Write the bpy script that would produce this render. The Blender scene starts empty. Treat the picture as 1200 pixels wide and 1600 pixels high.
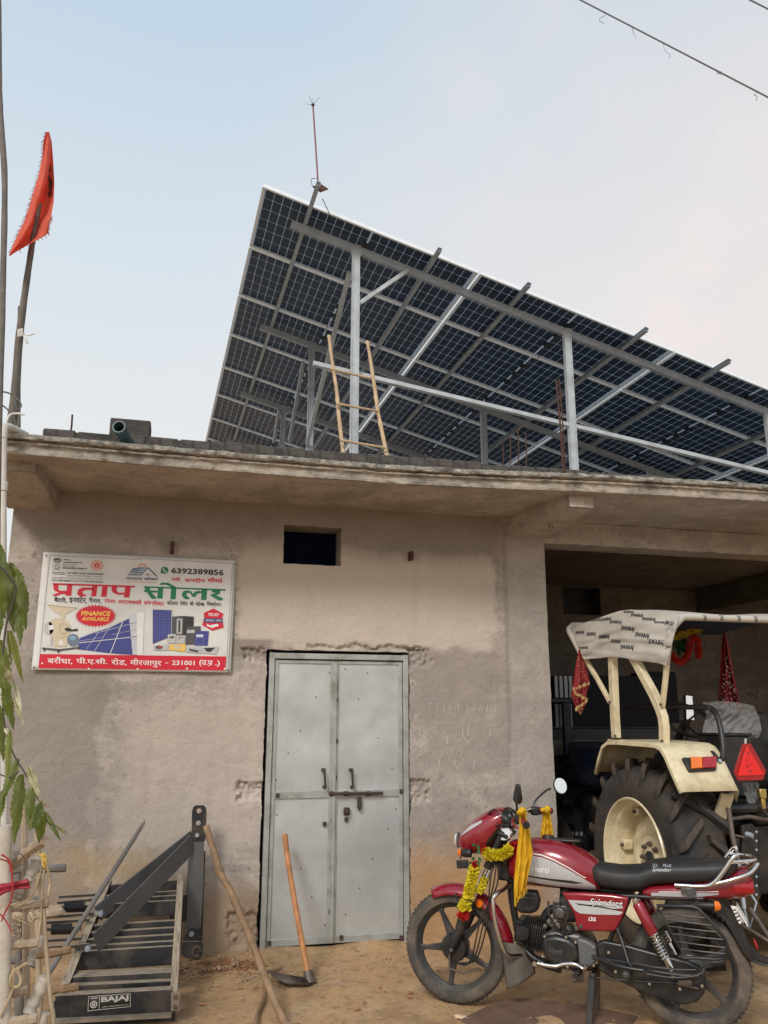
import bpy, math, random
import numpy as np
from mathutils import Vector, Matrix, noise, Euler
random.seed(7)
S = bpy.context.scene
COL = S.collection
PI = math.pi
# ------------------------------------------------------------------ camera
FPX, YAW, PITCH, ROLL = 1291.9, 0.24537, 0.24337, 0.00165
CAM = Vector((0, 0, 1.6))
_fw = Vector((math.sin(YAW)*math.cos(PITCH), math.cos(YAW)*math.cos(PITCH), math.sin(PITCH)))
_rt = Vector((math.cos(YAW), -math.sin(YAW), 0))
_up = _rt.cross(_fw)
_r2 = _rt*math.cos(ROLL) + _up*math.sin(ROLL)
_u2 = -_rt*math.sin(ROLL) + _up*math.cos(ROLL)
cd = bpy.data.cameras.new('camera'); cam = bpy.data.objects.new('camera', cd); COL.objects.link(cam)
cd.sensor_fit = 'VERTICAL'; cd.sensor_height = 36; cd.sensor_width = 27; cd.lens = FPX/1600*36
cd.clip_start = 0.05; cd.clip_end = 6000
cam.matrix_world = Matrix(((_r2.x, _u2.x, -_fw.x, CAM.x), (_r2.y, _u2.y, -_fw.y, CAM.y), (_r2.z, _u2.z, -_fw.z, CAM.z), (0, 0, 0, 1)))
S.camera = cam
def at(px, py, Y=None, Z=None, X=None):
    """survey helper: the point of a real plane seen at a photograph pixel"""
    d = _r2*((px-600)/FPX) - _u2*((py-800)/FPX) + _fw
    t = (Y-CAM.y)/d.y if Y is not None else ((Z-CAM.z)/d.z if Z is not None else (X-CAM.x)/d.x)
    return CAM + d*t
# ------------------------------------------------------------------ world, sun
SUN_EL, SUN_AZ = math.radians(38), math.radians(215)      # azimuth clockwise from +Y
W = bpy.data.worlds.new('World'); S.world = W; W.use_nodes = True
nt = W.node_tree; nt.nodes.clear()
def wn(t): return nt.nodes.new(t)
wo = wn('ShaderNodeOutputWorld'); sky = wn('ShaderNodeTexSky'); sky.sky_type = 'NISHITA'; sky.sun_disc = False
sky.sun_elevation = SUN_EL; sky.sun_rotation = SUN_AZ; sky.dust_density = 6; sky.air_density = 1.2
b1 = wn('ShaderNodeBackground'); b1.inputs[1].default_value = 0.09; nt.links.new(sky.outputs[0], b1.inputs[0])
tc = wn('ShaderNodeTexCoord'); sp = wn('ShaderNodeSeparateXYZ'); nt.links.new(tc.outputs['Generated'], sp.inputs[0])
rp = wn('ShaderNodeValToRGB'); nt.links.new(sp.outputs[2], rp.inputs[0])
els = rp.color_ramp.elements
els[0].position = 0.0; els[0].color = (.64, .635, .62, 1)
els[1].position = 1.0; els[1].color = (.38, .48, .58, 1)
for pos, c in ((.32, (.615, .63, .63, 1)), (.50, (.54, .595, .64, 1)), (.70, (.425, .525, .61, 1))):
    e = els.new(pos); e.color = c
# pinkish hazy side towards the right (+X)
dt = wn('ShaderNodeVectorMath'); dt.operation = 'DOT_PRODUCT'; nt.links.new(tc.outputs['Generated'], dt.inputs[0]); dt.inputs[1].default_value = (.86, .45, .05)
nz = wn('ShaderNodeTexNoise'); nz.inputs['Scale'].default_value = 3.0; nz.inputs['Detail'].default_value = 6; nt.links.new(tc.outputs['Generated'], nz.inputs['Vector'])
ad = wn('ShaderNodeMath'); ad.operation = 'MULTIPLY_ADD'; nt.links.new(nz.outputs['Fac'], ad.inputs[0]); ad.inputs[1].default_value = .35; nt.links.new(dt.outputs['Value'], ad.inputs[2])
mr = wn('ShaderNodeMapRange'); mr.interpolation_type = 'SMOOTHSTEP'; nt.links.new(ad.outputs[0], mr.inputs[0])
for i, v in ((1, .55), (2, 1.12), (3, 0.), (4, .95)): mr.inputs[i].default_value = v
mx = wn('ShaderNodeMix'); mx.data_type = 'RGBA'; nt.links.new(mr.outputs[0], mx.inputs[0]); nt.links.new(rp.outputs[0], mx.inputs[6]); mx.inputs[7].default_value = (.66, .60, .575, 1)
# faint broken clouds
n2 = wn('ShaderNodeTexNoise'); n2.inputs['Scale'].default_value = 7.0; n2.inputs['Detail'].default_value = 8; n2.inputs['Roughness'].default_value = .6; nt.links.new(tc.outputs['Generated'], n2.inputs['Vector'])
m2 = wn('ShaderNodeMapRange'); m2.interpolation_type = 'SMOOTHSTEP'; nt.links.new(n2.outputs['Fac'], m2.inputs[0])
for i, v in ((1, .46), (2, .74), (3, 0.), (4, .6)): m2.inputs[i].default_value = v
mm = wn('ShaderNodeMath'); mm.operation = 'MULTIPLY'; nt.links.new(m2.outputs[0], mm.inputs[0]); nt.links.new(mr.outputs[0], mm.inputs[1])
m3 = wn('ShaderNodeMix'); m3.data_type = 'RGBA'; nt.links.new(mm.outputs[0], m3.inputs[0]); nt.links.new(mx.outputs[2], m3.inputs[6]); m3.inputs[7].default_value = (.76, .655, .62, 1)
b2 = wn('ShaderNodeBackground'); nt.links.new(m3.outputs[2], b2.inputs[0]); b2.inputs[1].default_value = 1.0
ms = wn('ShaderNodeMixShader'); ms.inputs[0].default_value = .88
nt.links.new(b1.outputs[0], ms.inputs[1]); nt.links.new(b2.outputs[0], ms.inputs[2]); nt.links.new(ms.outputs[0], wo.inputs[0])
sd = bpy.data.lights.new('sun', 'SUN'); sd.energy = 1.5; sd.angle = math.radians(14); sd.color = (1, .945, .875)
sun = bpy.data.objects.new('sun', sd); COL.objects.link(sun)
_sd = Vector((math.sin(SUN_AZ)*math.cos(SUN_EL), math.cos(SUN_AZ)*math.cos(SUN_EL), math.sin(SUN_EL)))
sun.rotation_euler = (-_sd).to_track_quat('-Z', 'Y').to_euler(); sun.location = _sd*20
S.view_settings.view_transform = 'Standard'; S.view_settings.look = 'None'; S.view_settings.gamma = 1
S.view_settings.exposure = 0.50; S.view_settings.use_curve_mapping = False
# ------------------------------------------------------------------ materials
MATS = {}
def mat(name, col, rough=.6, metal=0, var=.12, scale=20, bump=0, bscale=60, coat=0, spec=None, dirt=None, dirtamt=.5, dscale=4, trans=0, alpha=1, coords='Object', detail=6, aniso=None):
    if name in MATS: return MATS[name]
    m = bpy.data.materials.new(name); m.use_nodes = True; t = m.node_tree; L = t.links.new
    b = t.nodes['Principled BSDF']; N = t.nodes.new
    tcn = N('ShaderNodeTexCoord'); vec = tcn.outputs[coords]
    if aniso:
        mp = N('ShaderNodeMapping'); mp.inputs['Scale'].default_value = aniso; L(vec, mp.inputs[0]); vec = mp.outputs[0]
    nz = N('ShaderNodeTexNoise'); nz.inputs['Scale'].default_value = scale; nz.inputs['Detail'].default_value = detail; L(vec, nz.inputs['Vector'])
    mp2 = N('ShaderNodeMapRange'); L(nz.outputs['Fac'], mp2.inputs[0]); mp2.inputs[1].default_value = .25; mp2.inputs[2].default_value = .75; mp2.inputs[3].default_value = 1-var; mp2.inputs[4].default_value = 1+var
    hs = N('ShaderNodeMix'); hs.data_type = 'RGBA'; hs.blend_type = 'MULTIPLY'; hs.inputs[0].default_value = 1; hs.inputs[6].default_value = (*col, 1); L(mp2.outputs[0], hs.inputs[7])
    out = hs.outputs[2]
    if dirt:
        n2 = N('ShaderNodeTexNoise'); n2.inputs['Scale'].default_value = dscale; n2.inputs['Detail'].default_value = 9; n2.inputs['Roughness'].default_value = .65; L(vec, n2.inputs['Vector'])
        r2 = N('ShaderNodeMapRange'); L(n2.outputs['Fac'], r2.inputs[0]); r2.inputs[1].default_value = .45; r2.inputs[2].default_value = .68; r2.inputs[3].default_value = 0; r2.inputs[4].default_value = dirtamt
        m3 = N('ShaderNodeMix'); m3.data_type = 'RGBA'; L(r2.outputs[0], m3.inputs[0]); L(out, m3.inputs[6]); m3.inputs[7].default_value = (*dirt, 1); out = m3.outputs[2]
        rr = N('ShaderNodeMapRange'); L(r2.outputs[0], rr.inputs[0]); rr.inputs[3].default_value = rough; rr.inputs[4].default_value = min(1, rough+.35); L(rr.outputs[0], b.inputs['Roughness'])
    else: b.inputs['Roughness'].default_value = rough
    L(out, b.inputs['Base Color']); b.inputs['Metallic'].default_value = metal
    if coat: b.inputs['Coat Weight'].default_value = coat; b.inputs['Coat Roughness'].default_value = .08
    if spec is not None: b.inputs['Specular IOR Level'].default_value = spec
    if trans: b.inputs['Transmission Weight'].default_value = trans
    if alpha < 1: b.inputs['Alpha'].default_value = alpha
    if bump:
        n4 = N('ShaderNodeTexNoise'); n4.inputs['Scale'].default_value = bscale; n4.inputs['Detail'].default_value = 8; L(vec, n4.inputs['Vector'])
        bp = N('ShaderNodeBump'); bp.inputs['Strength'].default_value = bump; bp.inputs['Distance'].default_value = .01; L(n4.outputs['Fac'], bp.inputs['Height']); L(bp.outputs[0], b.inputs['Normal'])
    MATS[name] = m; return m
DUST = (.30, .22, .15)
M = dict(
 galv=mat('galvanised_steel', (.50, .535, .555), .42, .45, .14, 9, .05, 80, dirt=(.22, .21, .19), dirtamt=.35, dscale=6),
 galvd=mat('dull_galvanised_steel', (.38, .43, .49), .5, .3, .15, 9, dirt=(.2, .19, .18), dirtamt=.15, dscale=5),
 alu=mat('aluminium_frame', (.82, .88, .94), .4, .1, .08, 12),
 cell=mat('solar_cell', (.018, .042, .092), .38, 0, .25, 3, coords='Object', spec=.35),
 sheet=mat('panel_glass_backsheet', (.45, .49, .53), .3, 0, .06, 8),
 black=mat('black_plastic', (.012, .012, .014), .42, 0, .2, 12, dirt=DUST, dirtamt=.08, dscale=7),
 blackm=mat('black_painted_metal', (.014, .015, .017), .36, .1, .2, 14, dirt=DUST, dirtamt=.13, dscale=6),
 harrow=mat('dusty_black_steel', (.020, .021, .024), .45, .1, .25, 16, .1, 90, dirt=(.25, .19, .13), dirtamt=.35, dscale=5),
 dusttop=mat('dust_covered_steel', (.26, .205, .15), .85, 0, .25, 10, .15, 80, dirt=(.06, .055, .05), dirtamt=.6, dscale=9),
 rubber=mat('tyre_rubber', (.060, .054, .048), .85, 0, .2, 18, .15, 120, dirt=(.26, .20, .145), dirtamt=.6, dscale=6),
 rubberd=mat('tractor_tyre_rubber', (.022, .021, .021), .75, 0, .3, 7, .2, 60, dirt=(.10, .07, .045), dirtamt=.7, dscale=4),
 seat=mat('seat_vinyl', (.016, .016, .017), .5, 0, .15, 14, .1, 250, dirt=DUST, dirtamt=.08),
 red=mat('maroon_motorcycle_paint', (.245, .003, .016), .24, .1, .06, 6, coat=.8, dirt=DUST, dirtamt=.09, dscale=14),
 silver=mat('silver_decal', (.50, .51, .53), .32, .15, .05, 8),
 white=mat('white_print', (.78, .78, .77), .5, 0, .04, 10),
 chrome=mat('chrome', (.72, .72, .72), .14, 1, .08, 8, dirt=(.3, .26, .22), dirtamt=.2, dscale=12),
 mirror=mat('mirror_glass', (.9, .9, .9), .02, 1, .0, 8),
 alloy=mat('cast_engine_alloy', (.10, .10, .10), .42, .6, .25, 20, .15, 90, dirt=DUST, dirtamt=.22, dscale=9),
 wheel=mat('dark_alloy_wheel', (.035, .038, .042), .42, .2, .15, 10, dirt=DUST, dirtamt=.16, dscale=7),
 redlens=mat('red_lens', (.34, .006, .010), .18, 0, .1, 40, coat=.6),
 amber=mat('amber_lens', (.75, .16, .01), .2, 0, .1, 40, coat=.5),
 gripred=mat('red_rubber_grip', (.26, .02, .02), .7, 0, .12, 60, .2, 200),
 yellow=mat('yellow_cloth', (.82, .52, .02), .85, 0, .14, 30, .3, 300),
 petal=mat('yellow_plastic_petals', (.88, .76, .05), .6, 0, .15, 60, .3, 120),
 petalr=mat('red_petals', (.60, .03, .02), .65, 0, .2, 60, .3, 120),
 leafg=mat('garland_leaf', (.03, .12, .04), .5, 0, .2, 30),
 cream=mat('cream_tractor_paint', (.68, .59, .39), .38, 0, .07, 5, .03, 60, coat=.2, dirt=(.26, .17, .09), dirtamt=.45, dscale=11),
 canvas=mat('white_canopy_cloth', (.62, .585, .52), .8, 0, .07, 5, .25, 35, dirt=(.30, .24, .17), dirtamt=.3, dscale=3),
 canvasb=mat('blue_canopy_lining', (.020, .035, .10), .8, 0, .2, 6),
 ink=mat('black_ink', (.035, .035, .04), .7, 0, .1, 20),
 redcloth=mat('maroon_tinsel_cloth', (.22, .012, .018), .75, 0, .3, 30, .3, 120),
 gold=mat('gold_trim', (.55, .38, .16), .5, .4, .3, 120),
 wood=mat('weathered_bamboo', (.42, .33, .235), .75, 0, .22, 9, .3, 60, aniso=(1, 1, .25), dirt=(.13, .095, .065), dirtamt=.6, dscale=10),
 bamboo=mat('pale_bamboo_ladder', (.50, .36, .22), .7, 0, .18, 9, .2, 60, dirt=(.25, .15, .08), dirtamt=.5, dscale=10),
 stick=mat('brown_stick', (.27, .17, .095), .75, 0, .25, 14, .4, 50, dirt=(.12, .07, .04), dirtamt=.6, dscale=12),
 handle=mat('orange_wood_handle', (.46, .20, .075), .6, 0, .22, 12, .15, 60, aniso=(1, 1, .15), dirt=(.14, .07, .03), dirtamt=.5, dscale=14),
 pole=mat('grey_weathered_pole', (.15, .135, .12), .8, 0, .3, 12, .3, 50),
 limed=mat('lime_washed_post', (.52, .47, .40), .85, 0, .15, 6, .3, 40, dirt=(.22, .16, .11), dirtamt=.5, dscale=7),
 rope=mat('jute_rope', (.42, .32, .20), .9, 0, .25, 60, .4, 200),
 redcord=mat('red_cord', (.35, .03, .035), .8, 0, .2, 40),
 pvc=mat('white_pvc', (.60, .57, .52), .45, 0, .08, 5, dirt=(.3, .25, .2), dirtamt=.3, dscale=4),
 pvcb=mat('blue_green_pvc', (.035, .085, .10), .45, 0, .15, 6, dirt=(.12, .11, .1), dirtamt=.4, dscale=9),
 flag=mat('faded_red_flag', (.80, .17, .105), .85, 0, .12, 9, .2, 60, dirt=(.45, .05, .05), dirtamt=.4, dscale=5),
 flagi=mat('dark_flag_print', (.22, .10, .085), .85, 0, .3, 50),
 rust=mat('rusted_rebar', (.085, .04, .028), .9, .1, .35, 40, .3, 80),
 rustk=mat('rusted_fitting', (.075, .055, .045), .75, .4, .4, 60, .3, 120),
 leaf=mat('green_leaf', (.115, .145, .028), .5, 0, .3, 14, .35, 45, coords='Object', dirt=(.20, .21, .09), dirtamt=.55, dscale=12),
 leafl=mat('yellow_green_leaf', (.22, .24, .06), .5, 0, .2, 25, .25, 60),
 leafd=mat('dry_leaf', (.50, .46, .30), .8, 0, .2, 25, .3, 60, dirt=(.30, .27, .12), dirtamt=.5, dscale=20),
 stem=mat('dark_stem', (.075, .06, .045), .8, 0, .3, 30),
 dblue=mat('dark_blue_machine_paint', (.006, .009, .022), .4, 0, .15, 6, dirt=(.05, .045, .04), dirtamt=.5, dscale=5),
 iron=mat('hand_forged_iron', (.14, .115, .10), .55, .6, .3, 30, .3, 90, dirt=(.2, .13, .08), dirtamt=.5, dscale=10),
 film=mat('crumpled_plastic_film', (.55, .56, .58), .15, 0, .1, 20, 1, 14, alpha=.34),
 smv=mat('red_reflector', (.78, .016, .018), .3, 0, .06, 20, coat=.4),
 wire=mat('grey_cable', (.12, .115, .11), .7, 0, .1, 20),
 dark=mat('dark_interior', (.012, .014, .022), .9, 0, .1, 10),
 rubble=mat('red_soil', (.24, .115, .06), .95, 0, .35, 30, .6, 80),
 pebble=mat('dry_earth_pebbles', (.36, .24, .14), .95, 0, .3, 30, .4, 80),
 plank=mat('maroon_painted_board', (.13, .075, .052), .75, 0, .25, 12, .25, 90, dirt=(.32, .22, .13), dirtamt=.45, dscale=2.5),
 sack=mat('white_fibre_sack', (.70, .69, .66), .8, 0, .08, 20, .4, 60),
 chalk=mat('chalk_marks', (.52, .47, .42), .95, 0, .1, 50),
)
def translucent(name, col, f):
    m = M[name]; t = m.node_tree; b = t.nodes['Principled BSDF']; o = [n for n in t.nodes if n.type == 'OUTPUT_MATERIAL'][0]
    tr = t.nodes.new('ShaderNodeBsdfTranslucent'); tr.inputs[0].default_value = (*col, 1); mx_ = t.nodes.new('ShaderNodeMixShader'); mx_.inputs[0].default_value = f
    t.links.new(b.outputs[0], mx_.inputs[1]); t.links.new(tr.outputs[0], mx_.inputs[2]); t.links.new(mx_.outputs[0], o.inputs[0])
translucent('sheet', (.70, .78, .86), .42); translucent('flag', (.80, .10, .06), .4); translucent('leaf', (.26, .32, .04), .35); translucent('leafl', (.35, .38, .05), .35); translucent('canvas', (.6, .56, .5), .25); translucent('yellow', (.8, .45, .03), .3); translucent('petal', (.8, .72, .04), .35)
def colmat(name, c, rough=.55): return mat(name, c, rough, 0, .06, 12)
# ---- plaster wall with its own stains
def plaster(name, base, stains=True, bright=1.0):
    m = bpy.data.materials.new(name); m.use_nodes = True; t = m.node_tree; L = t.links.new; N = t.nodes.new
    b = t.nodes['Principled BSDF']; b.inputs['Roughness'].default_value = .93; b.inputs['Specular IOR Level'].default_value = .2
    tcn = N('ShaderNodeTexCoord'); P = tcn.outputs['Object']
    def nse(s, d=8, r=.6, off=0):
        q = N('ShaderNodeTexNoise'); q.inputs['Scale'].default_value = s; q.inputs['Detail'].default_value = d; q.inputs['Roughness'].default_value = r
        mp = N('ShaderNodeMapping'); mp.inputs['Location'].default_value = (off, off*.7, off*1.3); L(P, mp.inputs[0]); L(mp.outputs[0], q.inputs['Vector']); return q.outputs['Fac']
    def rng(v, a, b_, c, d):
        q = N('ShaderNodeMapRange'); q.interpolation_type = 'SMOOTHSTEP'; L(v, q.inputs[0])
        for i, x in enumerate((a, b_, c, d)): q.inputs[i+1].default_value = x
        return q.outputs[0]
    def mth(op, a, b_=None, c=None):
        q = N('ShaderNodeMath'); q.operation = op
        for i, v in enumerate((a, b_, c)):
            if v is None: continue
            if isinstance(v, (int, float)): q.inputs[i].default_value = v
            else: L(v, q.inputs[i])
        return q.outputs[0]
    cur = [None]
    rgb = N('ShaderNodeRGB'); rgb.outputs[0].default_value = (*base, 1); cur[0] = rgb.outputs[0]
    def mix(f, c, mode='MIX'):
        q = N('ShaderNodeMix'); q.data_type = 'RGBA'; q.blend_type = mode; L(f, q.inputs[0]); L(cur[0], q.inputs[6]); q.inputs[7].default_value = (*c, 1); cur[0] = q.outputs[2]
    mix(rng(nse(1.5, 8, .62), .42, .60, 0, .62), (base[0]*.66, base[1]*.66, base[2]*.66))
    mix(rng(nse(3.1, 9, .66, 5), .48, .62, 0, .6), (base[0]*1.25, base[1]*1.24, base[2]*1.22))
    mpa = N('ShaderNodeMapping'); mpa.inputs['Scale'].default_value = (1.5, 1.5, 4.2); L(P, mpa.inputs[0])
    for off_, lo_, hi_, k_, am_ in ((0, .50, .62, 1.30, .5), (7, .50, .60, .70, .5)):
        qa = N('ShaderNodeTexNoise'); qa.inputs['Scale'].default_value = 1.6; qa.inputs['Detail'].default_value = 9; qa.inputs['Roughness'].default_value = .66
        mpb = N('ShaderNodeMapping'); mpb.inputs['Location'].default_value = (off_, off_, off_); L(mpa.outputs[0], mpb.inputs[0]); L(mpb.outputs[0], qa.inputs['Vector'])
        mix(rng(qa.outputs['Fac'], lo_, hi_, 0, am_), tuple(c*k_ for c in base))
    mix(rng(nse(9, 9, .75, 9), .50, .66, 0, .55), (base[0]*.62, base[1]*.60, base[2]*.58))
    mix(rng(nse(40, 6, .7, 3), .48, .66, 0, .5), (base[0]*.66, base[1]*.7, base[2]*.7))
    mix(rng(nse(24, 4, .5, 13), .64, .70, 0, .7), (base[0]*.45, base[1]*.43, base[2]*.4))
    if stains:
        s = N('ShaderNodeSeparateXYZ'); L(P, s.inputs[0]); X, Z = s.outputs[0], s.outputs[2]
        n1 = nse(1.8, 8, .62, 21); n2 = nse(5, 8, .62, 31)
        wob = mth('MULTIPLY_ADD', n1, .55, mth('MULTIPLY', n2, .25))           # ~0.4 mean
        Xw = mth('ADD', X, mth('MULTIPLY_ADD', wob, .7, -.28)); Zw = mth('ADD', Z, mth('MULTIPLY_ADD', wob, .7, -.28))
        def rect(x0, x1, z0, z1, e, hx=X, hz=Z):
            a = mth('MULTIPLY', rng(hx, x0-e, x0+e, 0, 1), rng(hx, x1-e, x1+e, 1, 0))
            c = mth('MULTIPLY', rng(hz, z0-e, z0+e, 0, 1), rng(hz, z1-e, z1+e, 1, 0)); return mth('MULTIPLY', a, c)
        # cement-washed lighter area above the door, darker band below the roof, dark strip at left
        mix(mth('MULTIPLY', rect(.45, 2.50, 2.12, 2.93, .028, Xw, Zw), .85), (base[0]*1.30, base[1]*1.28, base[2]*1.24))
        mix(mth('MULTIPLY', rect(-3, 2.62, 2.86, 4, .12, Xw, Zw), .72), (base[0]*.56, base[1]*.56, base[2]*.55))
        mix(mth('MULTIPLY', rect(-3, -.48, -1, 1.9, .035, Xw, Zw), .75), (base[0]*.63, base[1]*.62, base[2]*.61))
        mix(mth('MULTIPLY', rect(.36, .72, 2.04, 2.17, .015, Xw, Z), .85), (base[0]*.60, base[1]*.58, base[2]*.57))
        mix(mth('MULTIPLY', rect(1.90, 2.62, 1.2, 2.14, .03, Xw, Zw), .55), (base[0]*.74, base[1]*.72, base[2]*.72))
        mix(mth('MULTIPLY', rect(-.30, .70, .75, 1.72, .10, Xw, Zw), .6), (base[0]*1.22, base[1]*1.2, base[2]*1.17))
        # splashed earth near the ground
        mix(mth('MULTIPLY', rect(1.75, 2.9, -1, .66, .20, X, Zw), .85), (.46, .26, .115))
        mix(mth('MULTIPLY', rect(-2, 1.9, -1, .42, .16, X, Zw), .7), (.33, .22, .13))
        mix(mth('MULTIPLY', rect(-.7, .0, .5, .75, .12, Xw, Zw), .6), (.42, .29, .14))
        # trowelled grey pillar
        mix(mth('MULTIPLY', rect(2.62, 3.2, .45, 4, .02, X, Z), .45), (base[0]*.86, base[1]*.90, base[2]*.92))
        mix(mth('MULTIPLY', rect(2.60, 2.64, 1.4, 3.2, .008, X, Z), .35), (base[0]*.4, base[1]*.4, base[2]*.4))
        # rain runs
        mp = N('ShaderNodeMapping'); mp.inputs['Scale'].default_value = (9, 9, .5); L(P, mp.inputs[0])
        q = N('ShaderNodeTexNoise'); q.inputs['Scale'].default_value = 1; q.inputs['Detail'].default_value = 6; L(mp.outputs[0], q.inputs['Vector'])
        mix(rng(q.outputs['Fac'], .5, .75, 0, .13), (base[0]*.62, base[1]*.60, base[2]*.58))
    L(cur[0], b.inputs['Base Color'])
    bp = N('ShaderNodeBump'); bp.inputs['Strength'].default_value = .8; bp.inputs['Distance'].default_value = .012
    h = mth('ADD', mth('MULTIPLY', nse(60, 8, .7, 2), .6), nse(9, 8, .6, 4)); L(h, bp.inputs['Height']); L(bp.outputs[0], b.inputs['Normal'])
    return m
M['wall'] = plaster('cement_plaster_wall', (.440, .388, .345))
M['soffit'] = plaster('soffit_plaster', (.43, .375, .33), False)
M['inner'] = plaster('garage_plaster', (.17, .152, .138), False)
M['rough'] = plaster('weathered_concrete_edge', (.37, .335, .29), False)
M['mould'] = plaster('blackened_mortar', (.075, .068, .062), False)
M['brick'] = mat('sooty_brick', (.062, .055, .050), .95, 0, .5, 20, .9, 45, dirt=(.13, .115, .10), dirtamt=.6, dscale=16)
def ground_mat():
    m = bpy.data.materials.new('packed_earth'); m.use_nodes = True; t = m.node_tree; L = t.links.new; N = t.nodes.new
    b = t.nodes['Principled BSDF']; b.inputs['Roughness'].default_value = .97; b.inputs['Specular IOR Level'].default_value = .15
    tcn = N('ShaderNodeTexCoord'); P = tcn.outputs['Object']; cur = None
    rgb = N('ShaderNodeRGB'); rgb.outputs[0].default_value = (.48, .305, .160, 1); cur = rgb.outputs[0]
    for s, a, bb, amt, c in ((1.2, .45, .66, .5, (.36, .225, .115)), (4, .48, .62, .6, (.50, .36, .235)), (13, .50, .66, .6, (.24, .15, .085)), (2.6, .52, .60, .45, (.27, .175, .10)), (32, .58, .66, .6, (.19, .12, .075)), (55, .5, .75, .5, (.22, .15, .09)), (120, .58, .75, .5, (.50, .40, .29))):
        q = N('ShaderNodeTexNoise'); q.inputs['Scale'].default_value = s; q.inputs['Detail'].default_value = 8; q.inputs['Roughness'].default_value = .62; L(P, q.inputs['Vector'])
        r = N('ShaderNodeMapRange'); L(q.outputs['Fac'], r.inputs[0]); r.inputs[1].default_value = a; r.inputs[2].default_value = bb; r.inputs[4].default_value = amt
        x = N('ShaderNodeMix'); x.data_type = 'RGBA'; L(r.outputs[0], x.inputs[0]); L(cur, x.inputs[6]); x.inputs[7].default_value = (*c, 1); cur = x.outputs[2]
    L(cur, b.inputs['Base Color'])
    q = N('ShaderNodeTexNoise'); q.inputs['Scale'].default_value = 30; q.inputs['Detail'].default_value = 10; q.inputs['Roughness'].default_value = .7; L(P, q.inputs['Vector'])
    bp = N('ShaderNodeBump'); bp.inputs['Strength'].default_value = .7; bp.inputs['Distance'].default_value = .015; L(q.outputs['Fac'], bp.inputs['Height']); L(bp.outputs[0], b.inputs['Normal'])
    return m
M['ground'] = ground_mat()
M['wshade'] = mat('dark_navy_room_shade', (.005, .009, .022), 1, 0, .2, 8, spec=0)  # darkness of the room behind the vent window, painted as navy
# ------------------------------------------------------------------ object helpers
def tag(o, label=None, cat=None, group=None, kind=None):
    if label: o['label'] = label
    if cat: o['category'] = cat
    if group: o['group'] = group
    if kind: o['kind'] = kind
    return o
def empty(name, loc, rz=0, label=None, cat=None, group=None):
    o = bpy.data.objects.new(name, None); COL.objects.link(o); o.location = loc; o.rotation_euler = (0, 0, rz); o.empty_display_size = .1
    o.matrix_world = Matrix.Translation(Vector(loc)) @ Matrix.Rotation(rz, 4, 'Z')
    return tag(o, label, cat, group)
def wmat(o):
    m = Matrix.Identity(4)
    while o: m = (Matrix.Translation(o.location) @ o.rotation_euler.to_matrix().to_4x4()) @ m; o = o.parent
    return m
def frame_z(d, up=None):
    d = Vector(d).normalized(); up = Vector(up) if up is not None else (Vector((0, 0, 1)) if abs(d.z) < .95 else Vector((0, 1, 0)))
    x = up.cross(d).normalized(); y = d.cross(x); return x, y, d
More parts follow.
